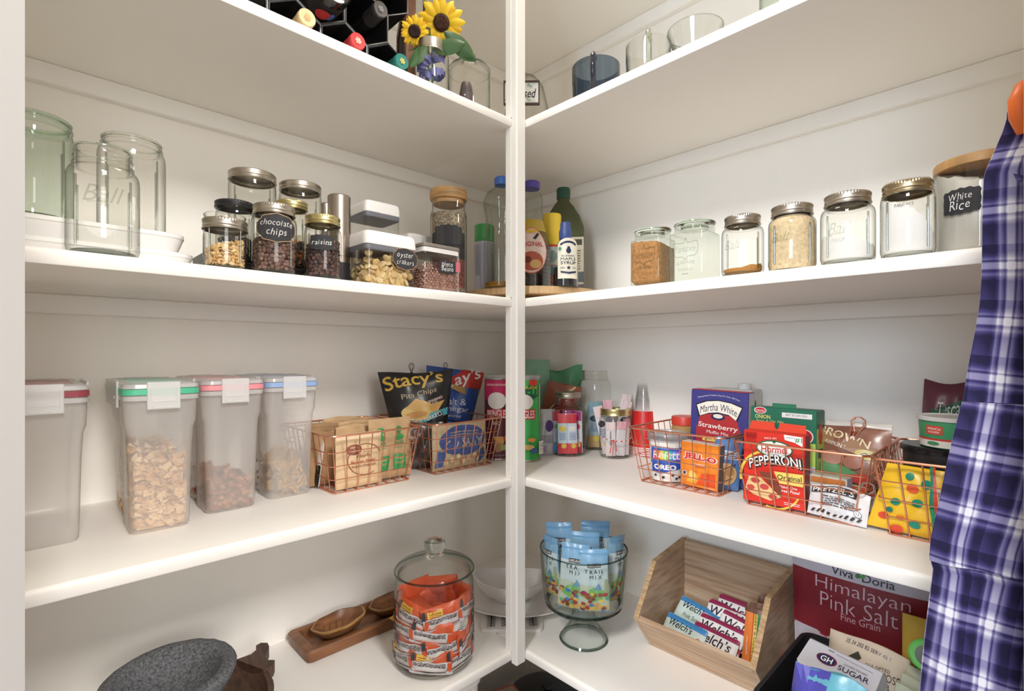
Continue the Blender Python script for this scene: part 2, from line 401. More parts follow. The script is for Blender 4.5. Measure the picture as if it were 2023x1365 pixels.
def jar_body(m, r, h, nr, sh=.72, n=40, mt=None, sq=0, base=True):
    p = [(r*.55, .003), (r*.80, .0005), (r*.93, .003), (r, .012), (r, h*sh*.5), (r, h*sh)]
    for t in (.3, .55, .78, .93, 1): p.append((mix(r, nr, t**2.2), h*(sh+.125*math.sin(t*PI/2))))
    z = p[-1][1]; p += [(nr+.0022, z+.0025), (nr+.0026, z+.004), (nr+.0018, z+.006), (nr, z+.0075), (nr, z+.012), (nr+.0016, z+.0137), (nr, z+.0155), (nr, h-.002), (nr+.0008, h-.001)]
    p += [(nr-.0025, h), (nr-.0025, z)]
    return m.lathe(p, n, mt, cap1=False)
def lid_parts(root, rn, z0, z1, mt, disc=None, knurl=True):
    m = M(); n = 104 if knurl else 40
    m.lathe([(rn-.0005, z0+.0005), (rn+.0022, z0), (rn+.0026, z0+.0016), (rn+.0012, z0+.003), (rn+.0012, z0+.005), (rn+.0018, z0+.006), (rn+.0012, z0+.0075), (rn+.0014, z1-.006), (rn+.0019, z1-.005), (rn+.0019, z1-.0012), (rn+.0004, z1), (rn-.004, z1-.0004)], n, mt, knurl={8, 9} if knurl else None, cap0=False, cap1=False)
    m.build('lid_band', parent=root, smooth=40)
    M().lathe([(rn-.0035, z1-.003), (rn-.0035, z1-.0006), (rn-.008, z1-.0012)], 32, disc or mt).build('lid_disc', parent=root)
def fill(name, label, cat, loc, r, h, m_, tilt=0, ta=0, bump=.002, sq=0, n=36, top=3, z0=.004, rough=None):
    R = random.Random(len(name)+int(h*1e4)); m = M(); rs = []
    def pt(a, rr, z):
        if sq:
            e = 2+sq*8; rr *= (abs(math.cos(a))**e+abs(math.sin(a))**e)**(-1/e)
        return (rr*math.cos(a), rr*math.sin(a), z)
    A = [2*PI*i/n for i in range(n)]
    rs.append([pt(a, r*.82, z0) for a in A]); rs.append([pt(a, r, z0+.008) for a in A])
    for k in (1, .8, .55, .25, .02):
        rs.append([pt(a, r*k, max(z0+.01, h+tilt*k*math.cos(a-ta)+R.uniform(-bump, bump))) for a in A])
    o = m.rings(rs).build(name, m_, loc=loc, smooth=60); return tag(o, label, cat, kind='stuff')
def lump(m, c, sx, sy, sz, R, mt=None, n=6):
    q = Matrix.Rotation(R.uniform(0, 6.28), 3, 'Z') @ Matrix.Rotation(R.uniform(0, 6.28), 3, 'X') @ Matrix.Rotation(R.uniform(0, 6.28), 3, 'Y'); c = Vector(c)
    rs = [[c+q @ Vector((sx*a*math.cos(2*PI*i/n), sy*a*math.sin(2*PI*i/n), sz*b)) for i in range(n)] for a, b in ((.55, -.85), (1, -.1), (.6, .8))]
    m.rings(rs, mt=mt)
def lumps(name, label, cat, loc, r, h, size, mts, sq=0, flatn=.6, tilt=0, ta=0, seed=3, z0=.006):
    """small pieces packed against the inside of a round or square container"""
    R = random.Random(seed); m = M()
    n = max(8, int(2*PI*r/(size*1.5))); rows = int((h-z0)/(size*1.25))+1
    for j in range(rows+2):
        for i in range(n):
            a = 2*PI*(i+.5*(j % 2)+R.uniform(-.3, .3))/n; rr = r-size*.8-R.uniform(0, size*.5)
            if sq: e = 2+sq*8; rr *= (abs(math.cos(a))**e+abs(math.sin(a))**e)**(-1/e)
            top = h+tilt*math.cos(a-ta); z = z0+size*.7+j*size*1.25+R.uniform(-.3, .3)*size
            if z < top: lump(m, (rr*math.cos(a), rr*math.sin(a), z), size, size*R.uniform(.75, 1), size*flatn, R, R.choice(mts))
    for k in range(int(n*n/5)):
        a = R.uniform(0, 6.28); q = math.sqrt(R.random())*(r-size*1.3)
        lump(m, (q*math.cos(a), q*math.sin(a), h+tilt*q/r*math.cos(a-ta)-size*.5), size, size*.9, size*flatn, R, R.choice(mts))
    core = r-size*2
    m.lathe([(core*.9, z0), (core, z0+.004), (core, max(z0+.006, h-abs(tilt)-size))], 24, mts[0], sq=sq)
    o = m.build(name, loc=loc, smooth=50); return tag(o, label, cat, kind='stuff')
def plaque(kind):
    """outline of a chalk label in a 100 x 60 field"""
    if kind == 'fancy':
        pts = []
        for sx, sy in ((1, 1), (-1, 1), (-1, -1), (1, -1)):
            q = [(48, 0), (46.5, 9), (42, 14), (36, 17), (33, 22), (28, 24), (18, 25.5), (0, 29)] if sx*sy > 0 else [(0, 29), (18, 25.5), (28, 24), (33, 22), (36, 17), (42, 14), (46.5, 9), (48, 0)]
            pts += [(50+sx*x, 30+sy*y) for x, y in q[:-1]]
        return pts
    pts = []
    for sx, sy in ((1, 1), (-1, 1), (-1, -1), (1, -1)):
        q = [(48, 0), (46, 12), (48, 19), (43, 25), (32, 24), (22, 28), (10, 26), (0, 29)] if sx*sy > 0 else [(0, 29), (10, 26), (22, 28), (32, 24), (43, 25), (48, 19), (46, 12), (48, 0)]
        pts += [(50+sx*x, 30+sy*y) for x, y in q[:-1]]
    return pts
def chalk_label(root, surf, words, kind='plain', edge=None, th=14, col=(226, 224, 220)):
    p = Print(100, 60); o = plaque(kind)
    if edge: p.poly([(50+(x-50)*1.035, 30+(y-30)*1.06) for x, y in o], edge)
    p.poly(o, chalk)
    for i, (t, w) in enumerate(words):
        p.hand(t, 50, 30+(len(words)-1)*9.5-i*19, w, col, seed=len(t)+i)
    return p.build('chalk_label', root, surf, rough=.7)
def curved(r, z0, z1, w, a0=0): return lambda u, v: (r*math.sin(a0+(u-.5)*w/r), -r*math.cos(a0+(u-.5)*w/r), z0+v*(z1-z0))
def mason(label, pl, pr, side, gap, ytop, lid=None, nrk=.84, zb=0, sh=.72, glass=None, group=None, name='mason_jar', lidh=.016, back=None, rz=None):
    zs = ZT['B']+.0004+zb
    c, r = cyl(pl, pr, side, gap+.04)
    c, r = cyl(pl, pr, side, gap+r) if back is None else cyl(pl, pr, side, back)
    h = zat(ytop, c)-zs; hg = h-.0015 if lid else h; nr = r*nrk
    t = thing(name, P3(c, zs), face_cam(c) if rz is None else rz, label, 'jar', group)
    jar_body(M(), r, hg, nr, sh).build('glass_body', glass or G, t, smooth=50)
    if lid: lid_parts(t, nr+.0012, h-lidh, h, lid)
    M().lathe([(r*.50, .0022), (r*.84, .0026), (r*.90, .006), (r*.88, .0075), (r*.55, .006), (r*.02, .0055)], 40, GE).build('thick_base', parent=t)
    if not lid: M().lathe([(nr-.0012, hg-.0012), (nr+.0012, hg-.0005), (nr+.0010, hg+.0010), (nr-.0010, hg+.0008), (nr-.0012, hg-.0012)], 44, GR, cap0=False, cap1=False).build('rolled_rim', parent=t)
    for q in range(4):
        a = PI/4+q*PI/2; M().tube([(r*1.001*math.cos(a), r*1.001*math.sin(a), .012), (r*1.004*math.cos(a), r*1.004*math.sin(a), hg*.35), (r*1.0*math.cos(a), r*1.0*math.sin(a), hg*sh)], .0013, 6, GE).build('corner_rib', parent=t)
    return t, c, r, h, zs
def emboss(t, r, words, z, hgt, w, a0=0):
    p = Print(100, 60)
    for i, (s_, ww, hh, y) in enumerate(words): p.text(s_, 50, y, hh, GE, bold=-.004, shear=.35, w=ww)
    p.line([(22, 20), (78, 24)], 2, GE)
    p.build('embossed_lettering', t, curved(r+.0003, z, z+hgt, w, a0))
jars = 'clear canning jars on the middle shelf'
# --- left end: white dishes stacked flat, with two wide jars on top and a jar in front
for nm, xr, y0, y1, z0, z1, lb in (('baking_dish', 388, .075, .33, .0005, .0255, 'long white shallow dish lying lowest under the two wide jars'), ('baking_dish', 370, .085, .32, .0262, .056, 'long white shallow dish stacked on another below the two wide jars')):
    xe = on_col(xr, 'L', y0).x; b = ZT['B']
    t = thing(nm, ((xe-1.34)/2, YF+(y0+y1)/2, b), 0, lb, 'dish', 'white dishes stacked on the middle shelf'); hw = (xe+1.34)/2; hd = (y1-y0)/2
    M().lathe([(.93, z0), (.95, z0+.001), (1, z1-.009), (1, z1-.008)], 44, whitep, sq=1, sx=hw, sy=hd).build('dish_body', parent=t)
    M().lathe([(1, z1-.008), (1.012, z1-.006), (1.012, z1-.001), (1.0, z1), (.9, z1-.002)], 44, whitep, sq=1, sx=hw, sy=hd).build('dish_rim', parent=t)
for pl, pr, bk, yt, lb, g in ((-22, 147, .155, 241, 'wide greenish glass jar without lid, cut off by the left door jamb', GG), (190, 328, .19, 284, 'wide clear open jar standing on white dishes behind the embossed jar', G)):
    mason(lb, pl, pr, 'L', 0, yt, None, .86 if pl > 0 else .93, zb=.0568, sh=.80, glass=g, group='open glass jars', name='glass_jar', back=bk)
t, c, r, h, zs = mason('large open embossed canning jar at the shelf edge, left end', 127, 277, 'L', .008, 300, None, .78, sh=.70, group='open glass jars')
emboss(t, r, [('Ball', 74, 30, 36)], h*.36, h*.30, r*1.5)
# --- stepped rack under the middle jars
x0, x1 = on_col(428, 'L', .13).x, on_col(655, 'L', .2).x
t = thing('stepped_rack', ((x0+x1)/2, YF+.115, ZT['B']+.0003), 0, 'low black and silver stepped rack under the rear jars', 'rack'); hw = (x1-x0)/2
M().box(-hw, 0, .022, hw, .085, .0285, blackp, b=.001).build('step', parent=t)
M().box(-hw, .0855, .022, hw, .185, .056, blackp, b=.001).build('step', parent=t)
for i in range(4):
    x = -hw+.012+(2*hw-.024)*i/3
    for y in (.006, .165): M().box(x-.009, y, 0, x+.009, y+.012, .0218, steel, b=.001).build('leg', parent=t)
# --- jars in the middle
oat = mat('oat_flakes', (226, 190, 132), .8, var=.3, vscale=120, voro=True, bump=.6, bscale=180)
choc = [mat('chocolate_a', (112, 84, 74), .5), mat('chocolate_b', (96, 70, 62), .5), mat('chocolate_c', (128, 98, 88), .5)]
rais = [mat('raisin_a', (88, 62, 58), .6), mat('raisin_b', (70, 50, 50), .6), mat('raisin_c', (104, 74, 66), .6)]
oatl = [mat('oat_a', (232, 196, 140), .8), mat('oat_b', (214, 172, 112), .8), mat('oat_c', (240, 212, 160), .8)]
sj = 'lidded jars left of the middle shelf'
t, c, r, h, zs = mason('short quilted jar of rolled oats with silver lid at shelf edge', 401, 487, 'L', .02, 437, silver, .955, sh=.80, group=sj)
M().lathe([(r+.0006, h*.10), (r+.0011, h*.2), (r+.0006, h*.3), (r+.0011, h*.4), (r+.0006, h*.5), (r+.0011, h*.6), (r+.0005, h*.68)], 26, G, knurl={1, 3, 5}, cap0=False, cap1=False).build('quilted_relief', parent=t)
lumps('rolled_oats', 'rolled oats filling half of the short quilted jar', 'oats', P3(c, zs), r-.002, h*.5, .0042, oatl, flatn=.3, tilt=.008, ta=-.6)
t, c, r, h, zs = mason('jar of chocolate chips with gold-edged black label and silver lid', 495, 587, 'L', .012, 409, silver, .83, sh=.72, group=sj)
chalk_label(t, curved(r+.0008, h*.43, h*.84, r*1.9, .12), [('chocolate', 74), ('chips', 44)], 'fancy', (176, 146, 110))
lumps('chocolate_chips', 'brown chocolate chips in the jar with the gold-edged label', 'chocolate', P3(c, zs), r-.002, h*.52, .0052, choc, flatn=.8)
t, c, r, h, zs = mason('jar of raisins with small black label and gold lid', 600, 675, 'L', .012, 430, gold, .84, sh=.70, group=sj)
chalk_label(t, curved(r+.0008, h*.42, h*.68, r*1.35, -.05), [('raisins', 76)], 'plain', th=18, col=(246, 246, 244))
lumps('raisins', 'dark raisins in the jar with the small black label', 'raisins', P3(c, zs), r-.002, h*.58, .005, rais, flatn=.75, tilt=.006, ta=0)
z1, z2 = .0288, .0563
t, c, r, h, zs = mason('jar with flat black lid behind the oats jar', 425, 503, 'L', 0, 402, blackp, .94, zb=z1, sh=.74, back=.155, lidh=.011, group=sj)
lumps('dark_beans', 'dark beans low in the black-lidded jar', 'beans', P3(c, zs), r-.002, h*.42, .005, [mat('dark_bean', (58, 36, 34), .45), mat('dark_bean_b', (40, 27, 28), .45)])
t, c, r, h, zs = mason('gold-lidded jar of orange mix behind the chocolate chips jar', 548, 606, 'L', 0, 400, gold, .95, zb=z1, sh=.74, back=.155, group=sj)
lumps('orange_snack_mix', 'orange and dark pieces in the gold-lidded rear jar', 'snacks', P3(c, zs), r-.002, h*.42, .005, [mat('mix_a', (196, 122, 62), .6), mat('mix_b', (60, 44, 38), .6)])
t, c, r, h, zs = mason('tall silver-lidded jar standing highest behind the other jars', 450, 546, 'L', 0, 345, silver, .93, zb=z2, sh=.80, back=.25, group=sj)
fill('pale_powder', 'pale powder inside the highest silver-lidded jar', 'powder', P3(c, zs), r-.003, h*.35, mat('sugar', (222, 216, 204), .9, bump=.4), .006)
t, c, r, h, zs = mason('silver-lidded jar in the back row left of steel canister', 550, 636, 'L', 0, 367, silver, .90, zb=z2, sh=.78, back=.245, group=sj)
fill('pale_grain', 'pale grain inside the back row jar', 'grain', P3(c, zs), r-.003, h*.35, mat('grain', (214, 204, 182), .9, bump=.5), .006)
for pl, pr, bk, yt, lb in ((647, 693, .09, 388, 'brushed steel canister with black base beside the raisins jar'), (633, 655, .17, 402, 'narrow steel tube half hidden behind the steel canister')):
    c, r = cyl(pl, pr, 'L', bk); zs = ZT['B']+.0004; h = zat(yt, c)-zs
    t = thing('steel_canister', P3(c, zs), 0, lb, 'canister', 'steel canisters'); hb = h*.32
    M().lathe([(r*.9, 0), (r*.94, .002), (r*.94, hb)], 32, blackp).build('base', parent=t)
    M().lathe([(r, hb+.0002), (r, h-.002), (r-.0015, h), (r*.4, h-.0006)], 36, steel).build('body', parent=t)
    M().lathe([(r*.955, hb-.012), (r*.955, hb)], 32, steel).build('ring', parent=t)
# --- square containers with rocker lids
def sq_box(pxl, pxr, gap, dl, ytop):
    a, b = on_col(pxl, 'L', gap), on_col(pxr, 'L', gap); w = b.x-a.x
    c = Vector(((a.x+b.x)/2, a.y+dl/2)); f = Vector(((a.x+b.x)/2, a.y))
    return c, w, zat(ytop, f)-ZT['B']
def oxo(label, pxl, pxr, gap, dl, ytop, lidm, kind):
    c, w, h = sq_box(pxl, pxr, gap, dl, ytop); zs = ZT['B']+.0004
    t = thing('storage_container', P3(c, zs), 0, label, 'container', 'square storage containers'); k = dl/w; lh = .026
    M().lathe([(w*.44, .0005), (w*.475, .003), (w*.485, .01), (w*.485, h-lh-.004)], 48, CP, sq=1, sy=k, cap1=False).build('clear_body', parent=t)
    M().lathe([(w*.478, h-lh-.010), (w*.490, h-lh-.008), (w*.490, h-lh-.001), (w*.478, h-lh)], 48, greyp, sq=1, sy=k).build('seal', parent=t)
    m = M(); m.lathe([(w*.49, h-lh), (w*.502, h-lh+.001), (w*.502, h-lh+.006), (w*.495, h-.009), (w*.475, h-.002), (w*.45, h), (w*.2, h+.0006)], 48, lidm, sq=.9, sy=k); m.build('lid', parent=t)
    M().lathe([(w*.16, h+.0005), (w*.16, h+.002), (w*.14, h+.0024)], 28, lidm).build('push_button', parent=t)
    return t, c, w, h, zs, k
t, c, w, h, zs, k = oxo('clear square container with white lid behind the cracker container', 722, 793, .175, .085, 400, whitep, 0)
fill('brown_powder', 'pale brown powder in the rear square container', 'powder', P3(c, zs), w*.46, h*.62, mat('brown_flour', (172, 148, 134), .9, bump=.3), 0, sq=1)
t, c, w, h, zs, k = oxo('square container of oyster crackers with white lid and black label', 722, 826, .012, .105, 461, whitep, 1)
chalk_label(t, lambda u, v: (w*.015+(u*.50)*w-.02*w, -w*.485*k-.0010, h*.32+v*h*.44), [('oyster', 62), ('crakers', 66)], 'fancy', (176, 132, 92), th=13)
cm = [mat('cracker_a', (240, 216, 164), .75, var=.12, vscale=60, bump=.3, bscale=90), mat('cracker_b', (226, 194, 134), .75, var=.12, vscale=60, bump=.3, bscale=90)]
def crack_mesh():
    m = M(); m.lathe([(.4, -.30), (.85, -.2), (1, 0), (.85, .2), (.45, .33), (.15, .22)], 10, None, T=Matrix.Scale(.0078, 4)); return m
cr0 = crack_mesh().build('oyster_cracker', cm[0], smooth=60); cr1 = crack_mesh().build('oyster_cracker', cm[1], smooth=60)
R = random.Random(5); n = 0
hx, hy = w*.485-.011, w*.485*k-.011
core = M().lathe([(w*.36, .002), (w*.37, .006), (w*.37, h*.36)], 30, cm[1], sq=1, sy=k).build('oyster_crackers', loc=P3(c, zs)); tag(core, 'mass of oyster crackers hidden inside the square container', 'crackers', kind='stuff')
def spot(x, y, z):
    global n
    if z > h*.74: return
    o = (cr0 if n % 3 else cr1) if n < 2 else copy_of(cr0 if n % 3 else cr1); n += 1
    o.location = (c.x+x, c.y+y, zs+z); o.rotation_euler = (R.uniform(-1.3, 1.3), R.uniform(-1.2, 1.2), R.uniform(0, 6))
    tag(o, 'round puffy pale cracker in the square container with the black label', 'cracker', 'oyster crackers in the square container')
for j in range(8):
    for i in range(8):
        x = -hx+2*hx*(i+.5*(j % 2))/7.5+R.uniform(-.002, .002); z = .011+j*.0104+R.uniform(-.002, .002)
        lim = h*.40+h*.16*math.sin((x/hx+1)*1.6)+(.012 if x > 0 else 0)
        if z < lim: spot(x, -hy+R.uniform(-.001, .002), z)
    for i in range(6):
        y = -hy+2*hy*(i+.5+.5*(j % 2))/6; z = .011+j*.0104
        if z < h*.42: spot(-hx+R.uniform(-.001, .002), y, z)
for i in range(34): spot(R.uniform(-hx, hx)*.9, R.uniform(-hy, hy)*.9, h*.40+R.uniform(0, .014)+.012*(1-abs(R.uniform(-1, 1))))
t, c, w, h, zs, k = oxo('square container with white lid behind the bean container', 806, 884, .205, .075, 466, whitep, 2)
# pinto beans: grey sealed glass-topped canister
c, w, h = sq_box(836, 912, .010, .074, 483); zs = ZT['B']+.0004; k = .074/w
t = thing('storage_container', P3(c, zs), 0, 'small square jar of pinto beans with grey sealed lid and black label', 'container', 'square storage containers')
M().lathe([(w*.44, .0005), (w*.48, .003), (w*.49, .01), (w*.49, h*.70), (w*.46, h*.745), (w*.455, h*.78)], 48, CP, sq=1, sy=k, cap1=False).build('clear_body', parent=t)
M().lathe([(w*.46, h*.80), (w*.475, h*.805), (w*.475, h*.90), (w*.46, h*.905)], 48, whitep, sq=1, sy=k).build('lid_insert', parent=t)
M().lathe([(w*.47, h*.91), (w*.492, h*.915), (w*.492, h*.97), (w*.48, h*.985), (w*.2, h*.99)], 48, mat('lid_grey', (128, 120, 112), .35), sq=1, sy=k).build('lid', parent=t)
M().lathe([(w*.462, h*.76), (w*.470, h*.765), (w*.470, h*.795), (w*.46, h*.80)], 48, CP, sq=1, sy=k).build('seal', parent=t)
chalk_label(t, lambda u, v: (-.12*w+u*w*.46, -w*.49*k-.001, h*.36+v*h*.33), [('pinto', 62), ('Beans', 66)], 'plain', th=17, col=(248, 248, 246))
Print(10, 10).rect(0, 0, 10, 10, (206, 116, 128)).build('pink_tag', t, lambda u, v: (.34*w+u*w*.12, -w*.49*k-.0006, h*.44+v*h*.22))
bm_ = [mat('bean_a', (214, 176, 160), .5, var=.35, vscale=90, col2=(150, 104, 90)), mat('bean_b', (196, 156, 142), .5, var=.35, vscale=90, col2=(140, 96, 84))]
bb = [M().lathe([(.3, -.95), (.8, -.6), (1, 0), (.8, .6), (.3, .95)], 8, None, T=Matrix.Scale(.0040, 4) @ Matrix.Diagonal((.62, .75, 1, 1))).build('pinto_bean', q, smooth=60) for q in bm_]
tag(M().lathe([(w*.41, .002), (w*.42, .006), (w*.42, h*.38)], 30, bm_[1], sq=1, sy=k).build('pinto_beans', loc=P3(c, zs)), 'mass of pinto beans inside the small square jar', 'beans', kind='stuff')
n = 0; hx, hy = w*.485-.005, w*.485*k-.005
def bspot(x, y, z):
    global n
    o = bb[n % 2] if n < 2 else copy_of(bb[n % 2]); n += 1
    o.location = (c.x+x, c.y+y, zs+z); o.rotation_euler = (R.uniform(.6, 2.4), R.uniform(-1, 1), R.uniform(0, 6))
    tag(o, 'speckled pinkish pinto bean in the small square jar', 'bean', 'pinto beans in the square jar')
for j in range(10):
    for i in range(11):
        x = -hx+2*hx*(i+.5*(j % 2))/10.5; z = .0065+j*.0052+R.uniform(-.001, .001)
        if z < h*.48+(.012*R.random() if x < -hx*.3 else 0): bspot(x, -hy+R.uniform(-.001, .001), z)
    for i in range(7):
        z = .0065+j*.0052
        if z < h*.5: bspot(-hx+R.uniform(-.001, .001), -hy+2*hy*(i+.5+.5*(j % 2))/7.5, z)
# tall layered bean jar with wooden lid
c, r = cyl(850, 922, 'L', .146); zs = ZT['B']+.0004; h = zat(378, c)-zs
t = thing('glass_jar', P3(c, zs), face_cam(c), 'tall jar of layered soup beans with thick wooden stopper lid', 'jar')
wood_l = mat('light_wood', (204, 160, 104), .5, var=.25, vscale=14, stretch=(1, 1, 12))
M().lathe([(r*.9, .0005), (r*.98, .003), (r, .008), (r, h*.74), (r*.97, h*.77), (r*.90, h*.80), (r*.90, h*.90), (r*.95, h*.905)], 36, G, sq=.25, cap1=False).build('glass_body', parent=t)
M().lathe([(r*.86, h*.87), (r*.86, h*.9055), (r*.99, h*.908), (r*1.03, h*.92), (r*1.03, h-.004), (r*.99, h), (r*.3, h+.0003)], 40, wood_l).build('wooden_lid', parent=t)
layers = [(.02, .10, (196, 178, 160)), (.10, .36, (172, 96, 82)), (.36, .52, (54, 52, 60)), (.52, .60, (60, 58, 64)), (.60, .78, (200, 180, 150))]
for i, (a, b, cc) in enumerate(layers):
    o = M().lathe([(r*.90, h*a+.0002), (r*.90, h*b)], 30, mat('layer_%d' % i, cc, .7, var=.45, vscale=300, voro=True, bump=.5, bscale=150)).build('bean_layer', loc=P3(c, zs))
    tag(o, ['pale bean layer lowest in the tall wooden-lidded jar', 'reddish mixed bean layer in the wooden-lidded jar', 'black bean layer in the tall wooden-lidded jar', 'dark lentil layer in the tall wooden-lidded jar', 'cream split pea layer topmost in the wooden-lidded jar'][i], 'beans', 'bean layers', 'stuff')
chalk_label(t, curved(r*1.002+.0008, h*.47, h*.66, r*1.7, 0), [], 'plain')
# --- turntable in the corner
tc = CAM+ray(1052)*1.385; zt = ZT['B']
t = thing('turntable', P3(tc, zt+.0004), 0, 'round pale wooden turntable in the shelf corner', 'turntable'); bw = mat('bamboo', (226, 188, 140), .45, var=.18, vscale=9, stretch=(1, 14, 1))
M().lathe([(.07, 0), (.075, .001), (.075, .012)], 32, steel).build('base', parent=t)
M().lathe([(.189, .0122), (.195, .0135), (.195, .0285), (.192, .031), (.185, .031), (.181, .0285)], 64, bw).build('disc', parent=t)
zt += .0293
def bottle(name, label, px, hw, d, ytop, prof, body_m, n=32, sy=1, rot=None, sq=0):
    c = CAM+ray(px)*d; r = hw/FP*d*1.0; h = zat(ytop, c)-zt
    t = thing(name, P3(c, zt), face_cam(c) if rot is None else rot, label, 'bottle' if name != 'spray_can' else 'can', 'bottles on the turntable')
    M().lathe([(a*r, b*h) for a, b in prof], n, body_m, sy=sy, sq=sq).build('body', parent=t); return t, c, r, h
t, c, r, h = bottle('spray_can', 'slim white cooking spray can with green cap', 957, 19.5, 1.325, 446, [(.9, 0), (1, .01), (1, .745), (.95, .75)], mat('can_white', (206, 204, 218), .35))
M().lathe([(r*.98, h*.752), (r*1.0, h*.76), (r*1.0, h*.985), (r*.94, h), (r*.3, h)], 32, mat('cap_green', (76, 168, 92), .4)).build('cap', parent=t)
p = Print(100, 100); p.lines(10, 34, 30, 96, 26, (120, 118, 140), seed=4); p.rect(40, 2, 60, 99, (186, 184, 206)); p.lines(66, 92, 14, 98, 30, (96, 96, 120), seed=9)
p.build('printed_label', t, curved(r, .008, h*.72, r*2.6))
bot = glassm('bottle_plastic', (240, 242, 238), (150, 160, 150), .06)
def ridged(base, a, b, k, amp): return [(base-amp*(i % 2), a+(b-a)*i/k) for i in range(k+1)]
t, c, r, h = bottle('oil_bottle', 'nearly empty clear oil bottle with blue cap', 992, 37, 1.245, 352, [(.9, 0), (1, .02), (1, .3)]+ridged(1.0, .32, .44, 6, .03)+[(.9, .50), (.84, .58), (.87, .66), (1, .76), (.98, .80), (.80, .86), (.42, .91), (.34, .93), (.34, .965)], bot)
M().lathe([(r*.90, .003), (r*.94, .014)], 28, mat('oil_amber', (196, 140, 52), .1, trans=.5)).build('oil', parent=t)
for i in range(14):
    a = 2*PI*i/14; M().tube([(r*(f+.015)*math.cos(a), r*(f+.015)*math.sin(a), z*h) for f, z in ((.9, .5), (.86, .58), (.89, .66), (1, .76))], .0014, 5, bot).build('rib', parent=t)
M().lathe([(r*.40, h*.93), (r*.42, h*.94), (r*.42, h*.99), (r*.38, h), (r*.1, h)], 40, mat('cap_blue', (62, 108, 190), .4), knurl={1, 2}).build('cap', parent=t)
syr = mat('syrup_dark', (62, 44, 40), .12)
t, c, r, h = bottle('syrup_bottle', 'pancake syrup bottle with purple cap behind the post', 1050, 40, 1.32, 360, [(.93, 0), (1, .015), (1, .08), (.98, .2), (.94, .36), (.86, .46), (.68, .58), (.56, .68), (.52, .76), (.55, .83), (.50, .88), (.34, .915), (.32, .96)], bot)
M().lathe([(.9*r, .003), (.965*r, .01), (.965*r, .08*h), (.95*r, .2*h), (.91*r, .36*h), (.885*r, .40*h)], 30, syr).build('syrup', parent=t)
for i in range(9): M().lathe([(r*(1.0-.004*i), h*(.06+.036*i)), (r*(1.012-.004*i), h*(.068+.036*i)), (r*(1.0-.004*i), h*(.076+.036*i))], 36, bot, cap0=False, cap1=False).build('ridge', parent=t)
M().lathe([(r*.40, h*.935), (r*.42, h*.94), (r*.42, h*.99), (r*.37, h), (r*.1, h)], 40, mat('cap_purple', (84, 72, 168), .35), knurl={1, 2}).build('cap', parent=t)
p = Print(100, 130); p.ell(50, 60, 47, 64, (228, 118, 104)); p.ell(50, 60, 45, 61, (240, 214, 204)); p.ell(50, 30, 34, 26, (190, 96, 74)); p.ell(62, 22, 16, 12, (226, 186, 120)); p.ell(40, 34, 10, 9, (120, 60, 44))
p.text('ORIGINAL', 48, 76, 13, (190, 52, 56), bold=.03, w=72); p.poly([(54, 92), (70, 108), (76, 104), (62, 88)], (50, 48, 56)); p.line([(24, 68), (72, 68)], 1.5, (200, 120, 110)); p.ell(50, 112, 20, 5, (236, 196, 70))
p.build('printed_label', t, lambda u, v: (lambda z: ((z and mix(.99, .70, max(0, (v-.45)/.55)**1.3)*r+.001)*math.sin((u-.5)*1.7), -(mix(.99, .70, max(0, (v-.45)/.55)**1.3)*r+.001)*math.cos((u-.5)*1.7), h*(.16+.42*v)))(1))
M().lathe([(r*.74, h*.535), (r*.70, h*.56), (r*.59, h*.64)], 30, flat((232, 196, 70))).build('neck_band', parent=t)
oilg = mat('oil_bottle_green', (70, 76, 44), .1, spec=.6)
t, c, r, h = bottle('olive_oil_bottle', 'large dark green square olive oil bottle with green cap', 1113, 41, 1.48, 373, [(.93, 0), (1, .012), (1, .56), (.98, .62), (.80, .72), (.5, .82), (.3, .87), (.27, .90)], oilg, sq=.6)
M().lathe([(r*.29, h*.90), (r*.32, h*.905), (r*.33, h*.99), (r*.3, h), (r*.1, h)], 40, mat('cap_dkgreen', (38, 82, 66), .4), knurl={1, 2}).build('cap', parent=t)
p = Print(100, 100); p.rect(0, 0, 100, 100, (206, 200, 176)); p.rect(0, 22, 100, 40, (96, 100, 108)); p.rect(4, 86, 96, 96, (66, 56, 44)); p.lines(8, 92, 44, 80, 8, (100, 96, 84)); p.poly([(44, 60), (50, 72), (56, 60), (50, 50)], (60, 72, 66)); p.rect(0, 0, 100, 18, (110, 112, 120))
p.build('printed_label', t, s_flat(r*1.86, h*.50, r*1.0+.0004, h*.02))
t, c, r, h = bottle('seasoning_jar', 'seasoning tub with tall yellow cap between the bottles', 1090, 18, 1.385, 425, [(.86, 0), (.9, .01), (.9, .60), (.86, .615)], mat('tub_red', (214, 70, 54), .4))
M().lathe([(r*.86, h*.618), (r*.9, h*.625), (r*1.05, h*.98), (r*1.0, h), (r*.2, h)], 36, mat('cap_yellow', (238, 206, 60), .4)).build('cap', parent=t)
p = Print(100, 100); p.rect(0, 60, 100, 98, (206, 216, 214)); p.rect(0, 40, 100, 58, (64, 150, 172)); p.ell(50, 78, 26, 12, (120, 160, 160)); p.rect(30, 22, 80, 36, (236, 110, 40)); p.rect(0, 2, 100, 18, (214, 200, 190))
p.build('printed_label', t, curved(r*.9, h*.02, h*.6, r*2.4))
t, c, r, h = bottle('maple_syrup_bottle', 'small maple syrup bottle with cream label and blue cap', 1117, 25, 1.22, 440, [(.93, 0), (1, .015), (1, .5), (.95, .56), (.7, .66), (.45, .75), (.40, .80)], bot)
M().lathe([(.9*r, .003), (.96*r, .01), (.96*r, .30*h)], 30, mat('syrup_black', (42, 38, 46), .12)).build('syrup', parent=t)
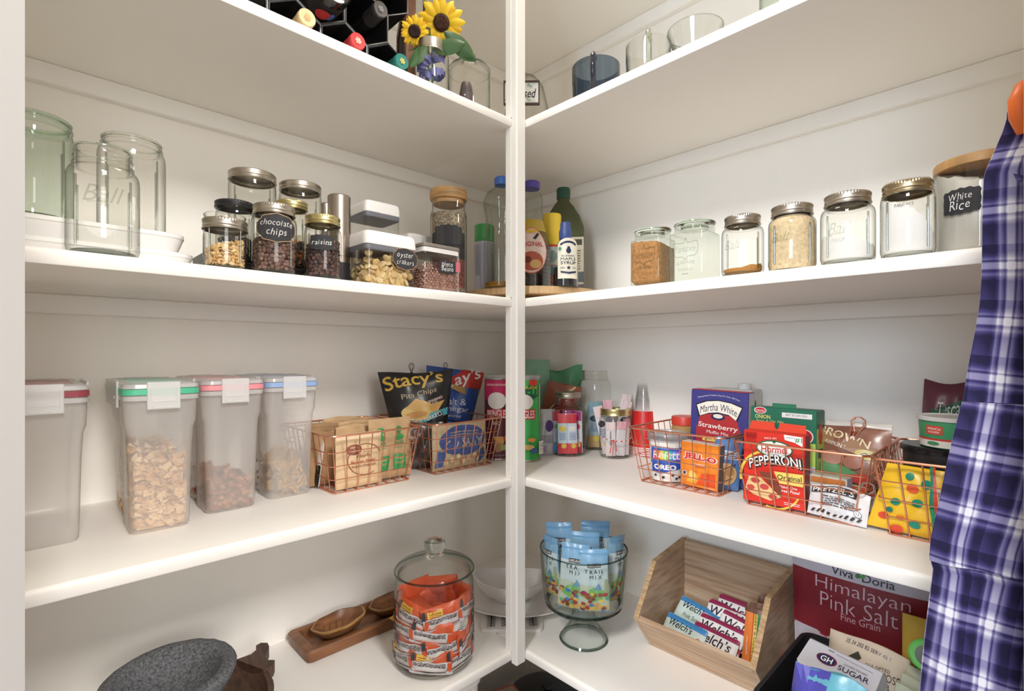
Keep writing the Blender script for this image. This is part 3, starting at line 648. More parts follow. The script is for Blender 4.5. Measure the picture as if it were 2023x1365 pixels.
M().lathe([(r*.46, h*.74), (r*.5, h*.75), (r*.5, h*.86), (r*.42, h*.90), (r*.40, h*.99), (r*.36, h), (r*.1, h)], 40, mat('cap_blue2', (66, 88, 150), .4), knurl={1, 2}).build('cap', parent=t)
nv = (44, 50, 86); p = Print(100, 200); p.rect(0, 6, 100, 162, (236, 232, 214)); p.ell(50, 160, 49.5, 36, (236, 232, 214)); p.arcband(50, 120, 52, 62, 50, 130, nv); p.ell(50, 136, 11, 14, nv); p.rect(44, 148, 56, 156, nv)
p.text('BLUEBERRY', 50, 112, 7, nv, w=62); p.text('MAPLE', 50, 97, 14, nv, bold=.02, w=70); p.text('SYRUP', 50, 79, 14, nv, bold=.02, w=70)
p.poly([(50+(11 if i % 2 else 4.5)*math.sin(i*PI/5), 56-(11 if i % 2 else 4.5)*math.cos(i*PI/5)) for i in range(10)], nv); p.lines(14, 34, 52, 62, 3, nv); p.lines(66, 86, 52, 62, 3, nv); p.band([(16, 42), (50, 36), (84, 42)], [(16, 33), (50, 27), (84, 33)], nv); p.ell(12, 146, 7, 8, (90, 160, 130))
p.build('printed_label', t, curved(r, h*.10, h*.74, r*1.75, .25))
# --- right run: square jars, canning jars, canister
YG = glassm('square_jar_glass', (244, 247, 243), (132, 150, 138), .02)
def yjar(label, pxa, pxb, gap, dl, ylid, pl, pr):
    a, b = on_col(pxa, 'R', gap), on_col(pxb, 'R', gap); w = a.y-b.y
    f = Vector((a.x, (a.y+b.y)/2)); c = Vector((a.x+dl/2, f.y)); zs = ZT['B']+.0004; h = zat(ylid, c)-zs
    t = thing('square_glass_jar', P3(c, zs), -PI/2, label, 'jar', 'square glass jars with glass lids'); k = dl/w; r = w*.5
    M().lathe([(r*.9, .0005), (r*.97, .003), (r, .008), (r, h*.76), (r*.98, h*.785), (r*.82, h*.80), (r*.80, h*.815), (r*.80, h*.90), (r*.84, h*.91)], 48, YG, sq=1.0, sy=k, cap1=False).build('glass_body', parent=t)
    M().lathe([(r*.70, h*.86), (r*.72, h*.915), (r*1.02, h*.92), (r*1.06, h*.945), (r*1.05, h*.965), (r*.9, h*.985), (r*.5, h)], 40, GR, sy=k).build('glass_lid', parent=t)
    M().lathe([(r*1.045, h*.935), (r*1.065, h*.945), (r*1.06, h*.955)], 40, glassm('rim_tint', (196, 210, 198), (120, 140, 126), p=.3), sy=k, cap0=False, cap1=False).build('lid_rim', parent=t)
    p = Print(100, 100); ln = GE
    for q in ([(12, 82), (44, 80), (50, 92), (56, 80), (88, 82)], [(12, 82), (9, 70), (12, 56), (20, 50), (40, 50), (50, 43)], [(88, 82), (91, 70), (88, 56), (80, 50), (60, 50), (50, 43)]): p.line(q, 2.6, ln)
    p.text('Yorkshire', 50, 67, 15, ln, shear=.25, w=66, bold=.01); p.text('GLASSWARE', 50, 36, 8, ln, w=60, arc=3, bold=.015); p.text('Established', 50, 22, 8, ln, w=46); p.line([(40, 11), (60, 11)], 3, ln)
    p.build('embossed_lettering', t, lambda u, v: ((u-.5)*w*.86, -r*k-.0005, h*.05+v*h*.7))
    return t, c, r, h, zs, k
t, c, r, h, zs, k = yjar('square embossed glass jar full of brown sugar', 1243, 1304, .02, .062, 452, 0, 0)
fill('brown_sugar', 'brown sugar heaped in the square glass jar', 'sugar', P3(c, zs), r*.955, h*.70, mat('brown_sugar', (190, 138, 84), .9, var=.18, vscale=160, bump=.6, bscale=220), .006, 2.5, sq=1, bump=.001)
yjar('empty square embossed glass jar beside the brown sugar jar', 1320, 1391, .03, .07, 438, 0, 0)
cream = mat('flour_white', (240, 238, 236), .9, bump=.2)
t, c, r, h, zs = mason('smallest empty canning jar beside the square glass jars', 1425, 1510, 'R', .02, 429, silver, .76, sh=.70, group=jars); emboss(t, r, [('Ball', 60, 30, 36)], h*.34, h*.28, r*1.4, -.5)
fill('brown_crumbs', 'few brown crumbs at the bottom of a canning jar', 'crumbs', P3(c, zs), r*.9, .014, mat('crumbs', (186, 132, 66), .9, bump=.6), .006, -1.2)
t, c, r, h, zs = mason('canning jar filled to the neck with fine tan grains', 1517, 1614, 'R', .02, 409, silver, .78, sh=.70, group=jars); emboss(t, r, [('Ball', 60, 30, 36)], h*.34, h*.28, r*1.4, -.5)
o = M(); jar_body(o, r-.003, h*.97, r*.72, .70); fl = M().lathe([(r*.9, .004), (r*.965, .012), (r*.965, h*.66), (r*.90, h*.76), (r*.76, h*.82), (r*.70, h*.84)], 32, mat('breadcrumb', (232, 208, 168), .95, var=.14, vscale=180, bump=.6, bscale=250)).build('tan_grains', loc=P3(c, zs)); tag(fl, 'fine tan grains filling a canning jar to its neck', 'grains', kind='stuff')
t, c, r, h, zs = mason('canning jar partly full of white powder', 1620, 1731, 'R', .015, 386, silver, .77, sh=.70, group=jars); emboss(t, r, [('Ball', 60, 30, 36), ('MASON', 40, 10, 6)], h*.30, h*.32, r*1.4, -.3)
fill('white_powder', 'white powder in the canning jar beside the pancake jar', 'powder', P3(c, zs), r*.955, h*.30, cream, .012, 2.5)
t, c, r, h, zs = mason('canning jar of pancake mix with handwritten word and bronze lid', 1738, 1850, 'R', .015, 364, mat('lid_bronze', (176, 158, 128), .36, 1), .83, sh=.76, group=jars)
fill('pancake_mix', 'sloping white pancake mix in the handwritten jar', 'pancake mix', P3(c, zs), r*.955, h*.47, cream, .03, 2.4)
Print(100, 30).hand('PANCAKE', 50, 15, 80, (60, 58, 56), seed=5).build('handwriting', t, curved(r+.0003, h*.62, h*.72, r*.85, -.12))
c, r = cyl(1845, 2036, 'R', .10); zs = ZT['B']+.0004; h = zat(318, c)-zs
t = thing('glass_canister', P3(c, zs), face_cam(c), 'big wide glass canister of white rice with thin wooden lid', 'canister')
M().lathe([(r*.9, .0005), (r*.98, .004), (r, .01), (r, h-.014)], 48, G, cap1=False).build('glass_body', parent=t)
M().lathe([(r*1.0, h-.013), (r*1.025, h-.012), (r*1.025, h-.002), (r*1.0, h), (r*.4, h)], 56, mat('lid_wood', (206, 158, 100), .45, var=.2, vscale=12, stretch=(1, 10, 1))).build('wooden_lid', parent=t)
marb = mat('rice_bag', (226, 222, 214), .35, var=.14, vscale=9, bump=.5, bscale=16)
fill('bagged_white_rice', 'white rice in a crumpled clear bag inside the big canister', 'rice', P3(c, zs), r*.95, h*.80, marb, .02, 1, bump=.006)
chalk_label(t, curved(r+.0008, h*.40, h*.68, r*.92, -.40), [('White', 56), ('Rice', 50)], 'plain', th=15, col=(240, 238, 236))
# ------------------------------------------------------------------ lower shelf: cereal boxes, copper baskets, packets
zC = ZT['C']+.0004
def onx(px, x0): r = ray(px); return CAM+r*((x0-CAM.x)/r.x)
def ony(px, y0): r = ray(px); return CAM+r*((y0-CAM.y)/r.y)
def PD(px, d): return CAM+ray(px)*d
frost = glassm('frosted_plastic', (249, 248, 247), (226, 224, 222), .25, .8, haze=.30, hazecol=(255, 253, 251), p=.5)
frost2 = glassm('frosted_lid', (250, 250, 250), (230, 230, 230), .22, .9, haze=.48, hazecol=(255, 255, 255), p=.5)
def rrect(hx, hy, r, n=5, notch=0, ny=.36):
    """rounded outline; with a notch the front part is wider than the rest"""
    pts = []
    def arc(cx, cy, a0):
        for i in range(n+1):
            a = math.radians(a0+90*i/n); pts.append((cx+r*math.cos(a), cy+r*math.sin(a)))
    bx = hx-notch
    arc(bx-r, hy-r, 0); arc(-bx+r, hy-r, 90)
    if notch: yn = -hy+2*hy*ny; pts.append((-bx, yn+.004)); pts.append((-hx, yn-.004))
    arc(-hx+r, -hy+r, 180); arc(hx-r, -hy+r, 270)
    if notch: pts.append((hx, yn-.004)); pts.append((bx, yn+.004))
    return pts
def cereal(label, x, yf, col, cname, w=.082, dl=.215, h=.240, rz=0):
    t = thing('cereal_container', (x, yf+dl/2, zC), rz, label, 'container', 'cereal containers on the lower shelf'); m = M()
    def ring(sc, z, ex=0): return [(px*sc+(ex if px > 0 else -ex), py*sc, z) for px, py in rrect(w/2, dl/2, .014, notch=.006)]
    hb = h-.030
    m.rings([ring(.86, .002), ring(.94, .0005), ring(.985, .005), ring(1.0, .02), ring(1.03, hb*.6, .001), ring(1.05, hb*.78, .002), ring(1.06, hb*.83, .005), ring(1.07, hb, .006)], cap1=False).build('frosted_body', frost, t, smooth=45)
    W2, D2 = w/2*1.07+.008, dl/2*1.07+.008
    def lr(hx, hy, z, r=.016): return [(a, b, z) for a, b in rrect(hx, hy, r)]
    M().rings([lr(W2-.006, D2-.006, hb), lr(W2-.001, D2-.001, hb+.001), lr(W2-.001, D2-.001, hb+.008), lr(W2-.004, D2-.004, hb+.009)], cap0=False, cap1=False).build('rim', frost2, t)
    M().rings([lr(W2-.002, D2-.002, hb+.0095), lr(W2, D2, hb+.010), lr(W2, D2, hb+.0185), lr(W2-.002, D2-.002, hb+.019)], cap0=False, cap1=False).build('coloured_gasket', mat('gasket_'+cname, col, .35), t)
    M().rings([lr(W2-.003, D2-.003, hb+.0195), lr(W2-.0005, D2-.0005, hb+.020), lr(W2-.002, D2-.002, hb+.026), lr(W2-.008, D2-.008, hb+.029), lr(W2-.018, D2-.018, hb+.0275), lr(W2-.03, D2-.03, hb+.0275)]).build('lid', frost2, t)
    M().rings([lr(W2-.016, D2-.016, hb+.0278, .008), lr(W2-.018, D2-.018, hb+.0283, .008)], cap0=False, cap1=True).build('lid_inlay', mat('inlay_'+cname, tuple(int(q*.45+225*.55) for q in col), .4), t)
    lw = .044
    for sx in (-1, 1):
        m = M(); m.box(-.07, -.0012, -.022, .07, .0024, .020, b=.001); m.box(-.05, -.0022, -.008, .05, -.0012, -.004)
        m.build('latch', frost2, t, loc=(sx*(W2+.0012), 0, hb+.010), rot=(0, 0, PI/2*sx))
    for sy in (-1, 1):
        m = M(); m.box(-lw/2, -.0012, -.022, lw/2, .0024, .021, b=.001)
        m.tube([(-lw/2+.004, -.0016, .012), (-lw/2+.004, -.0016, -.014), (-lw/2+.009, -.0016, -.019), (lw/2-.009, -.0016, -.019), (lw/2-.004, -.0016, -.014), (lw/2-.004, -.0016, .012)], .0009, 5); m.tube([(-.015, -.0016, -.009), (.015, -.0016, -.009)], .0009, 5)
        m.build('latch', frost2, t, loc=(0, sy*(D2+.0026), hb+.009), rot=(0, 0, 0 if sy < 0 else PI))
    return t, (x, yf+dl/2, zC), w/2-.004, dl/2-.004
def flakes(name, label, loc, hx, hy, h, size, mts, curl, n, seed, tilt=0):
    R = random.Random(seed); m = M()
    m.box(-hx*.84, -hy*.9, .004, hx*.84, hy*.9, h-size*1.2, mts[0])
    for i in range(n):
        side = R.random(); z = R.uniform(.006, h)
        if side < .42: x, y = R.uniform(-hx, hx)*.92, -hy*R.uniform(.92, .97)
        elif side < .72: x, y = -hx*R.uniform(.86, .93), R.uniform(-hy, hy)*.92
        else: x, y, z = R.uniform(-hx, hx)*.9, R.uniform(-hy, hy)*.9, h-R.uniform(0, size)+tilt*R.uniform(-1, 1)
        q = Matrix.Rotation(R.uniform(0, 6.28), 3, 'Z') @ Matrix.Rotation(R.uniform(0, 6.28), 3, 'X'); c = Vector((x, y, z)); k = size*R.uniform(.7, 1.15); vs = []
        for b in range(3):
            for a in range(3):
                u, v = a-1, b-1; rr = 1 if abs(u)+abs(v) < 2 else .74
                vs.append(c+q @ Vector((u*k*rr*R.uniform(.8, 1.1), v*k*.8*rr*R.uniform(.8, 1.1), curl*k*(u*u+.5*v*u)+R.uniform(-.15, .15)*k)))
        vs = [(max(-hx*.96, min(hx*.96, p.x)), max(-hy*.985, min(hy*.985, p.y)), max(.004, p.z)) for p in vs]
        m.add(vs, [(b*3+a, b*3+a+1, b*3+a+4, b*3+a+3) for b in range(2) for a in range(2)], R.choice(mts))
    return tag(m.build(name, loc=loc, smooth=40, recalc=False), label, 'cereal', kind='stuff')
cereal('frosted cereal container with dark red lid seal, nearly empty, by left jamb', -1.226, -.243, (150, 66, 76), 'red')
t, l, hx, hy = cereal('frosted cereal container with green lid seal, filled with pale flakes', -1.087, -.272, (84, 190, 150), 'green')
flakes('corn_flakes', 'pale tan cereal flakes in the green-lidded container', l, hx, hy, .118, .0085, [mat('flake_a', (226, 190, 140), .8), mat('flake_b', (208, 166, 116), .8), mat('flake_c', (236, 208, 164), .8)], .6, 520, 3, .012)
t, l, hx, hy = cereal('frosted cereal container with pink lid seal, few brown flakes', -.974, -.236, (238, 150, 160), 'pink')
flakes('bran_flakes', 'brown cereal flakes low in the pink-lidded container', l, hx, hy, .055, .0078, [mat('bran_a', (166, 108, 70), .8), mat('bran_b', (140, 86, 56), .8), mat('bran_c', (184, 128, 88), .8)], .7, 330, 5, .006)
t, l, hx, hy = cereal('frosted cereal container with blue lid seal, woven square cereal', -.863, -.218, (150, 178, 222), 'blue', dl=.19)
R = random.Random(8); sqm = mat('cereal_square', (206, 168, 112), .8, var=.3, vscale=260, bump=.8, bscale=300)
q0 = M(); q0.grid(lambda u, v: ((u-.5)*.019, (v-.5)*.019, .0022+.001*math.sin(u*PI)*math.sin(v*PI)+.0006*((int(u*6)+int(v*6)) % 2)), 6, 6); q0.box(-.0094, -.0094, -.002, .0094, .0094, .0021)
q0 = q0.build('cereal_square', sqm, smooth=0)
for i in range(64):
    o = q0 if i == 0 else copy_of(q0)
    s = i % 4; z = R.uniform(.010, .066)
    if s < 2: x, y = R.uniform(-hx, hx)*.72, -hy+.012
    elif s == 2: x, y = -hx+.012, R.uniform(-hy, hy)*.8
    else: x, y, z = R.uniform(-hx, hx)*.7, R.uniform(-hy, hy)*.8, R.uniform(.06, .078)
    o.location = (l[0]+x, l[1]+y, l[2]+z); o.rotation_euler = (R.uniform(0, 3), R.uniform(0, 3), R.uniform(0, 3))
    tag(o, 'golden woven square cereal piece in the blue-lidded container', 'cereal piece', 'cereal squares in the blue-lidded container')
# --- copper wire baskets
cop = mat('copper_wire', (226, 160, 132), .3, 1)
def basket(label, cx, cy, rz, w=.178, l=.225, h=.120, ov=.020, nx=8, ny=9):
    t = thing('wire_basket', (cx, cy, zC), rz, label, 'basket', 'copper wire baskets'); wr = .00115
    def lim(z): return w/2+ov*z/h, l/2+ov*z/h
    hx, hy = lim(h); pts = [(a, b, h) for a, b in rrect(hx, hy, .016, 5)]
    M().tube(pts, .0021, 8, closed=True).build('rim', cop, t)
    M().tube([(a, b, .0018) for a, b in rrect(w/2, l/2, .008, 4)], wr, 6, closed=True).build('base_ring', cop, t)
    for i in range(nx):
        x = -w/2+.004+(w-.008)*i/(nx-1); k = x/(w/2)
        M().tube([(k*(w/2+ov*.85), -l/2-ov, h), (x, -l/2, .0012), (x, l/2, .0012), (k*(w/2+ov*.85), l/2+ov, h)], wr, 6).build('upright_wire', cop, t)
    for i in range(ny):
        y = -l/2+.018+(l-.036)*i/(ny-1); k = y/(l/2)
        M().tube([(-w/2-ov, k*(l/2+ov*.9), h), (-w/2, y, .0034), (w/2, y, .0034), (w/2+ov, k*(l/2+ov*.9), h)], wr, 6).build('upright_wire', cop, t)
    for z in (.030, .058, .086):
        hx, hy = lim(z); M().tube([(a, b, z) for a, b in rrect(hx+.0012, hy+.0012, .010, 3)], wr*.9, 5, closed=True).build('cross_wire', cop, t)
    return t
basket('copper wire basket of brown paper oatmeal pouches beside the cereal containers', -.707, -.150, 0)
basket('copper wire basket of chip bags beside the red chip can', -.462, -.156, 0)
basket('copper wire basket of baking mixes beside the red paper cups', -.143, -.720, -PI/2)
basket('copper wire basket holding red pepperoni box and green soup box', -.150, -.953, -PI/2)
basket('copper wire basket with yellow dotted bag beside the plaid shirt', -.155, -1.172, -PI/2)
bc = PD(1050, 1.545); basket('copper wire basket of chip bags behind the chip cans in corner', bc.x, bc.y, face_cam(bc), w=.16, l=.09, nx=7, ny=4)
# --- packages
def bulge(u, v, t, pu=.62, pv=.42): return t/2*max(0, math.sin(PI*u))**pu*max(0, math.sin(PI*min(1, max(0, v))))**pv
def bag(name, label, cat, loc, rz, w, h, t, m_, tilt=0, roll=0, p=None, group=None, wr=.003, seal=.0, sealm=None, seed=1, nu=14, nv=16, back=None, waist=0, topw=1, cut=None):
    R = random.Random(seed); ph = [R.uniform(0, 6.28) for _ in range(6)]
    root = thing(name, loc, rz, label, cat, group); root.rotation_euler = (-tilt, roll, rz)
    def wrk(u, v): return wr*(math.sin(9*u+ph[0]+4*v)*math.sin(7*v+ph[1])+.6*math.sin(17*u-8*v+ph[2])*math.sin(PI*v))
    def wid(v): return (1+(topw-1)*v-waist*math.sin(PI*v))
    def top(u): return 1+(cut[0]*math.sin(u*5+ph[3]) if cut else 0)
    def fr(u, v): e = math.sin(PI*min(1, max(0, u))); return ((u-.5)*w*wid(v), -bulge(u, v, t)-.0006-wrk(u, v)*e*min(1, 4*v), v*h*top(u))
    def bk(u, v): x, y, z = fr(u, v); return (x, bulge(u, v, t)*.8+.0006+wrk(u, v)*.5*math.sin(PI*min(1, max(0, u)))*min(1, 4*v), z)
    m = M(); m.grid(fr, nu, nv, m_); m.grid(lambda u, v: bk(1-u, v), nu, nv, back or m_)
    edge = [(0, j/nv) for j in range(nv+1)]+[(i/nu, 1) for i in range(1, nu+1)]+[(1, 1-j/nv) for j in range(1, nv+1)]+[(1-i/nu, 0) for i in range(1, nu)]
    m.rings([[fr(*e) for e in edge], [bk(*e) for e in edge]], cap0=False, cap1=False, mt=m_)
    m.build('pouch', parent=root, smooth=50, recalc=False)
    if seal:
        s = M(); s.grid(lambda u, v: (lambda q: (q[0]*1.004, q[1]-.0008-.0006*math.sin(v*40), q[2]+.0004))(fr(u, 1-seal+seal*v)), nu, 8); s.build('top_seal', sealm or m_, root, recalc=False)
    if p: p.build('printed_front', root, fr, off=.0015, step=.0003)
    return root, fr
def carton(name, label, cat, loc, rz, w, h, d, cols, tilt=0, roll=0, p=None, ps=None, group=None, flap=True, rough=.45, pt=None):
    """cols: front/body colour, side colour, top colour"""
    root = thing(name, loc, rz, label, cat, group); root.rotation_euler = (-tilt, roll, rz)
    M().box(-w/2, -d/2, 0, w/2, d/2, h, b=.0012).build('carton_body', flat(cols[0], rough), root)
    P1 = Print(10, 10).rect(.15, .05, 9.85, 9.95, cols[1]); 
    (ps or P1).build('side_panel', root, lambda u, v: (w/2, (u-.5)*d, v*h), off=.0003)
    P1.build('side_panel', root, lambda u, v: (-w/2, (.5-u)*d, v*h), off=.0003)
    (pt or Print(10, 10).rect(.1, .1, 9.9, 9.9, cols[2])).build('top_panel', root, lambda u, v: ((u-.5)*w, -d/2+v*d, h), off=.0003)
    if flap: M().box(-w/2+.002, -d/2-.0004, h-.0002, w/2-.002, -d/2+.0016, h+.0012, b=.0003).build('top_flap', flat(cols[2], rough), root)
    if p: p.build('printed_front', root, s_flat(w, h, d/2), off=.0005)
    return root
kraft = mat('kraft_paper', (202, 168, 126), .8, var=.12, vscale=30, bump=.4, bscale=50); kraft2 = mat('kraft_dark', (176, 138, 98), .8, var=.15, vscale=25, bump=.5, bscale=45)
W_ = (238, 236, 232); BK = (36, 34, 38)
gk = 'brown paper oatmeal pouches'
# basket of oatmeal
p = Print(100, 130); br = (140, 80, 62)
p.ell(34, 92, 17, 12, br); p.text('GREAT', 34, 97, 4.5, (228, 196, 160), bold=.02, w=16); p.text('value', 34, 90, 6, (228, 196, 160), bold=.01, w=20)
p.arcband(58, 66, 36.4, 38, 20, 300, br, 30); p.text('Maple', 54, 74, 9, br, w=34); p.text('Brown Sugar', 54, 62, 7, (170, 60, 52), w=54, bold=.02); p.text('Instant Oatmeal', 54, 52, 6, br, w=52); p.text('Flavored', 62, 84, 4, br, w=18)
bag('oatmeal_pouch', 'pale kraft oatmeal pouch with brown oval print at the basket front', 'pouch', (-.735, -.251, zC+.005), .03, .105, .112, .022, mat('kraft_pale', (222, 192, 152), .8, var=.06, vscale=30, bump=.3, bscale=50), .03, 0, p, gk, seal=.10, sealm=mat('kraft_seal', (234, 210, 176), .8), seed=2)
grn = (62, 150, 84); p = Print(100, 130)
for x in (24, 66):
    p.rect(x-14, 18, x+16, 50, grn); p.text('FREE', x, 42, 6, (200, 176, 130), w=20, bold=.02); p.text('SWAP', x, 32, 6, (200, 176, 130), w=20, bold=.02); p.ell(x, 104, 8, 7, grn); p.poly([(x-12, 88), (x, 98), (x+12, 88), (x+8, 82), (x-8, 82)], grn); p.text('meet', x, 76, 7, grn, w=22, bold=.02); p.text('organic', x, 66, 5, grn, w=24)
bag('oatmeal_pouch', 'kraft pouch with green printed blocks at right end of oatmeal basket', 'pouch', (-.648, -.232, zC+.005), -.03, .105, .134, .02, kraft, .05, 0, p, gk, seed=5, wr=.004)
R = random.Random(12)
for i, (x, y, hh, lb) in enumerate([(-.70, -.205, .122, 'kraft pouch directly behind the front oatmeal pouch'), (-.755, -.185, .118, 'kraft pouch at left in the second row of the oatmeal basket'), (-.675, -.165, .124, 'folded kraft pouch in the middle of the oatmeal basket'), (-.735, -.130, .120, 'creased kraft pouch in the fourth row of the oatmeal basket'), (-.680, -.095, .126, 'dark kraft pouch nearest the wall in the oatmeal basket')]):
    bag('oatmeal_pouch', lb, 'pouch', (x, y, zC+.005), R.uniform(-.08, .08), .125, hh, .026, (kraft, kraft2)[i % 2], R.uniform(-.02, .12), 0, None, gk, seed=20+i, wr=.006, cut=(.03,), seal=.08)
p = Print(100, 130); p.rect(0, 0, 100, 60, BK); p.rect(10, 70, 90, 110, (230, 228, 224))
bag('snack_pouch', 'white and black pouch against the left side of the oatmeal basket', 'pouch', (-.800, -.150, zC+.006), -PI/2-.05, .11, .095, .014, mat('pouch_white', W_, .5), .12, 0, p, seed=31)
# basket of chips
blk = mat('bag_black', (40, 40, 42), .3, var=.3, vscale=12, bump=.3, bscale=26); yel = (206, 170, 76)
p = Print(170, 215); p.text('Stacy\u2019s', 74, 184, 52, yel, shear=.1, w=140, bold=.015, rot=10, arc=10); p.text('Pita Chips', 84, 146, 20, (196, 180, 150), shear=.2, w=92, rot=14)
p.poly([(98, 122), (146, 138), (148, 126), (102, 108)], (78, 36, 44)); p.text('SHARING', 124, 127, 8, (226, 216, 200), bold=.02, w=40, rot=16); p.text('SIZE', 122, 117, 6, (226, 216, 200), bold=.02, w=18, rot=16)
p.ell(80, 92, 48, 26, (222, 190, 122), rot=8); p.poly([(44, 104), (74, 134), (110, 118), (88, 94)], (214, 176, 112)); p.poly([(104, 110), (150, 122), (132, 90), (112, 92)], (206, 160, 92)); p.ell(70, 84, 30, 10, (200, 150, 90), rot=10)
p.band([(10, 40), (60, 66), (110, 88), (160, 98)], [(10, 16), (62, 44), (114, 68), (160, 76)], (86, 168, 184)); p.text('SIMPLY NAKED', 92, 66, 13, W_, bold=.03, w=104, rot=20, arc=5); p.rect(120, 34, 160, 50, (160, 60, 40)); p.rect(40, 4, 120, 18, (90, 170, 186)); p.remap(lambda x, y: (x, 215-(215-y)*(.78 if y > 20 else 1)))
sb, fr = bag('chip_bag', 'black pita chip bag with gold lettering standing above its basket', 'bag', (-.516, -.160, zC+.012), -.42, .108, .228, .065, blk, .10, -.05, p, 'chip bags', seed=6, wr=.006, topw=1.8, cut=(.02,))
def wire_clip(label, loc, rz, s=1, m_=None, roll=0, name='wire_clip'):
    t = thing(name, loc, rz, label, 'clip', 'wire bag clips'); t.rotation_euler = (0, roll, rz)
    for k in (-1, 1):
        M().tube([(0, k*.0006, -.022*s), (k*.003*s, k*.002, -.004*s), (k*.006*s, k*.003, .010*s), (k*.009*s, k*.003, .018*s), (k*.006*s, k*.003, .025*s), (0, k*.003, .027*s), (-k*.006*s, k*.003, .024*s), (-k*.007*s, k*.003, .016*s), (0, k*.002, .004*s)], .0008*s, 6).build('wire_loop', m_ or cop, t)
    M().tube([(math.cos(a)*.003*s, math.sin(a)*.003*s, (-.001+.004*a/25)*s) for a in [i*.6 for i in range(40)]], .0007*s, 5).build('spring', m_ or cop, t)
    return t
clipd = mat('clip_dark', (70, 60, 64), .35, 1)
wire_clip('small wire clip on top of the black pita chip bag', (-.535, -.140, zC+.236), .2, .9, clipd)
p = Print(120, 190); bl = (58, 98, 176); p.poly([(40, 160), (76, 190), (120, 190), (120, 150), (70, 150)], (188, 52, 44)); p.band([(40, 156), (80, 150), (120, 156)], [(44, 146), (82, 134), (120, 138)], (176, 146, 84)); p.text('Lay\u2019s', 76, 168, 34, W_, shear=.3, bold=.03, w=84, rot=26); p.text('Salt &', 62, 116, 15, (222, 226, 236), w=54); p.text('Vinegar', 62, 98, 15, (222, 226, 236), w=72); p.text('flavored', 62, 84, 6, (222, 226, 236), w=34)
p.rect(0, 72, 120, 74, BK); p.band([(0, 66), (60, 70), (120, 66)], [(0, 8), (60, 14), (120, 8)], (86, 150, 204)); p.text('PARTY SIZE', 62, 52, 15, W_, bold=.02, w=104, rot=-2); p.ell(60, 20, 50, 16, (222, 184, 110))
bag('chip_bag', 'blue and red salt and vinegar chip bag beside the red can', 'bag', (-.402, -.105, zC+.012), -.42, .105, .232, .055, mat('bag_blue', (52, 84, 156), .3, bump=.3, bscale=26), .06, .14, p, 'chip bags', seed=9, wr=.005, topw=1.6)
wire_clip('small wire clip on top of the blue chip bag', (-.395, -.095, zC+.238), .1, .8, clipd)
p = Print(150, 100); nb = (72, 92, 150); p.ell(78, 62, 64, 34, nb); p.text('OU SALTY', 80, 56, 20, (196, 180, 150), bold=.02, shear=.15, w=100, arc=5); p.lines(40, 118, 74, 86, 2, (176, 166, 150), seed=3)
for i in range(9): p.ell(14+i*15, 12+(i*37) % 16, 7, 7, (196, 176, 140)); p.ell(14+i*15, 12+(i*37) % 16, 4, 4, (222, 204, 166))
p.poly([(4, 8), (20, 8), (30, 40), (10, 44)], nb); p.poly([(120, 4), (140, 20), (134, 40), (116, 30)], (60, 82, 140))
bag('snack_bag', 'tan and blue snack bag filling the front of the chip basket', 'bag', (-.464, -.250, zC+.004), 0, .168, .108, .026, mat('bag_tan', (196, 178, 146), .28, bump=.4, bscale=40), .02, 0, p, 'chip bags', seed=14, wr=.004)
bag('snack_bag', 'crinkled dark foil bag behind the tan and blue snack bag', 'bag', (-.545, -.190, zC+.005), -.5, .12, .110, .03, mat('foil_dark', (92, 82, 80), .25, .3, bump=.6, bscale=40), .0, 0, None, 'chip bags', seed=15, wr=.007)
# chip cans
def chip_can(label, px, yb, base, dark, words, ang):
    c, _ = cylz(px-27, px+27, yb-6, zC); r = .0375; h = .228
    t = thing('chip_can', P3(c, zC), face_cam(c)+ang, label, 'can', 'tube shaped chip cans')
    M().lathe([(r*.96, 0), (r, .001), (r, .004), (r*.985, .005), (r*.985, h-.012), (r*.96, h-.008)], 40, flat(base, .35)).build('tube', parent=t)
    M().lathe([(r*1.0, .0002), (r*1.02, .001), (r*1.02, .003), (r, .0045)], 40, steel).build('bottom_rim', parent=t)
    M().lathe([(r*.99, h-.013), (r*1.02, h-.0125), (r*1.02, h-.009), (r*.99, h-.008)], 40, steel).build('metal_rim', parent=t)
    M().lathe([(r*1.04, h-.010), (r*1.05, h-.009), (r*1.05, h-.001), (r*1.0, h), (r*.5, h)], 40, glassm('can_lid', (230, 228, 226), (190, 188, 186), .15, haze=.5, p=.6)).build('plastic_lid', parent=t)
    p = Print(140, 220)
    words(p); p.build('printed_label', t, curved(r*.985, .006, h-.014, r*3.6)); return t
def red_words(p):
    p.rect(0, 165, 140, 220, (196, 40, 96)); p.text('BURSTING WITH FLAVOR', 62, 207, 6, (240, 236, 216), bold=.03, w=64); p.ell(62, 162, 27, 24, W_)
    p.poly([(30, 138), (96, 138), (98, 112), (28, 112)], (200, 46, 60)); p.text('PRINGLES', 63, 124, 23, W_, bold=.03, w=60, arc=3); p.text('BBQ', 62, 98, 11, (220, 190, 180), bold=.03, w=20)
    p.poly([(52, 62), (86, 60), (78, 30), (60, 40)], (212, 160, 92)); p.poly([(54, 40), (74, 44), (88, 24), (60, 16)], (168, 130, 92)); p.ell(90, 56, 10, 7, (206, 70, 54)); p.ell(84, 30, 12, 8, (150, 158, 92)); p.text('NET WT 5.5 OZ', 70, 8, 3, (220, 200, 200), w=26)
chip_can('maroon and magenta chip can beside the blue chip bag', 984, 910, (92, 36, 52), 0, red_words, .10)
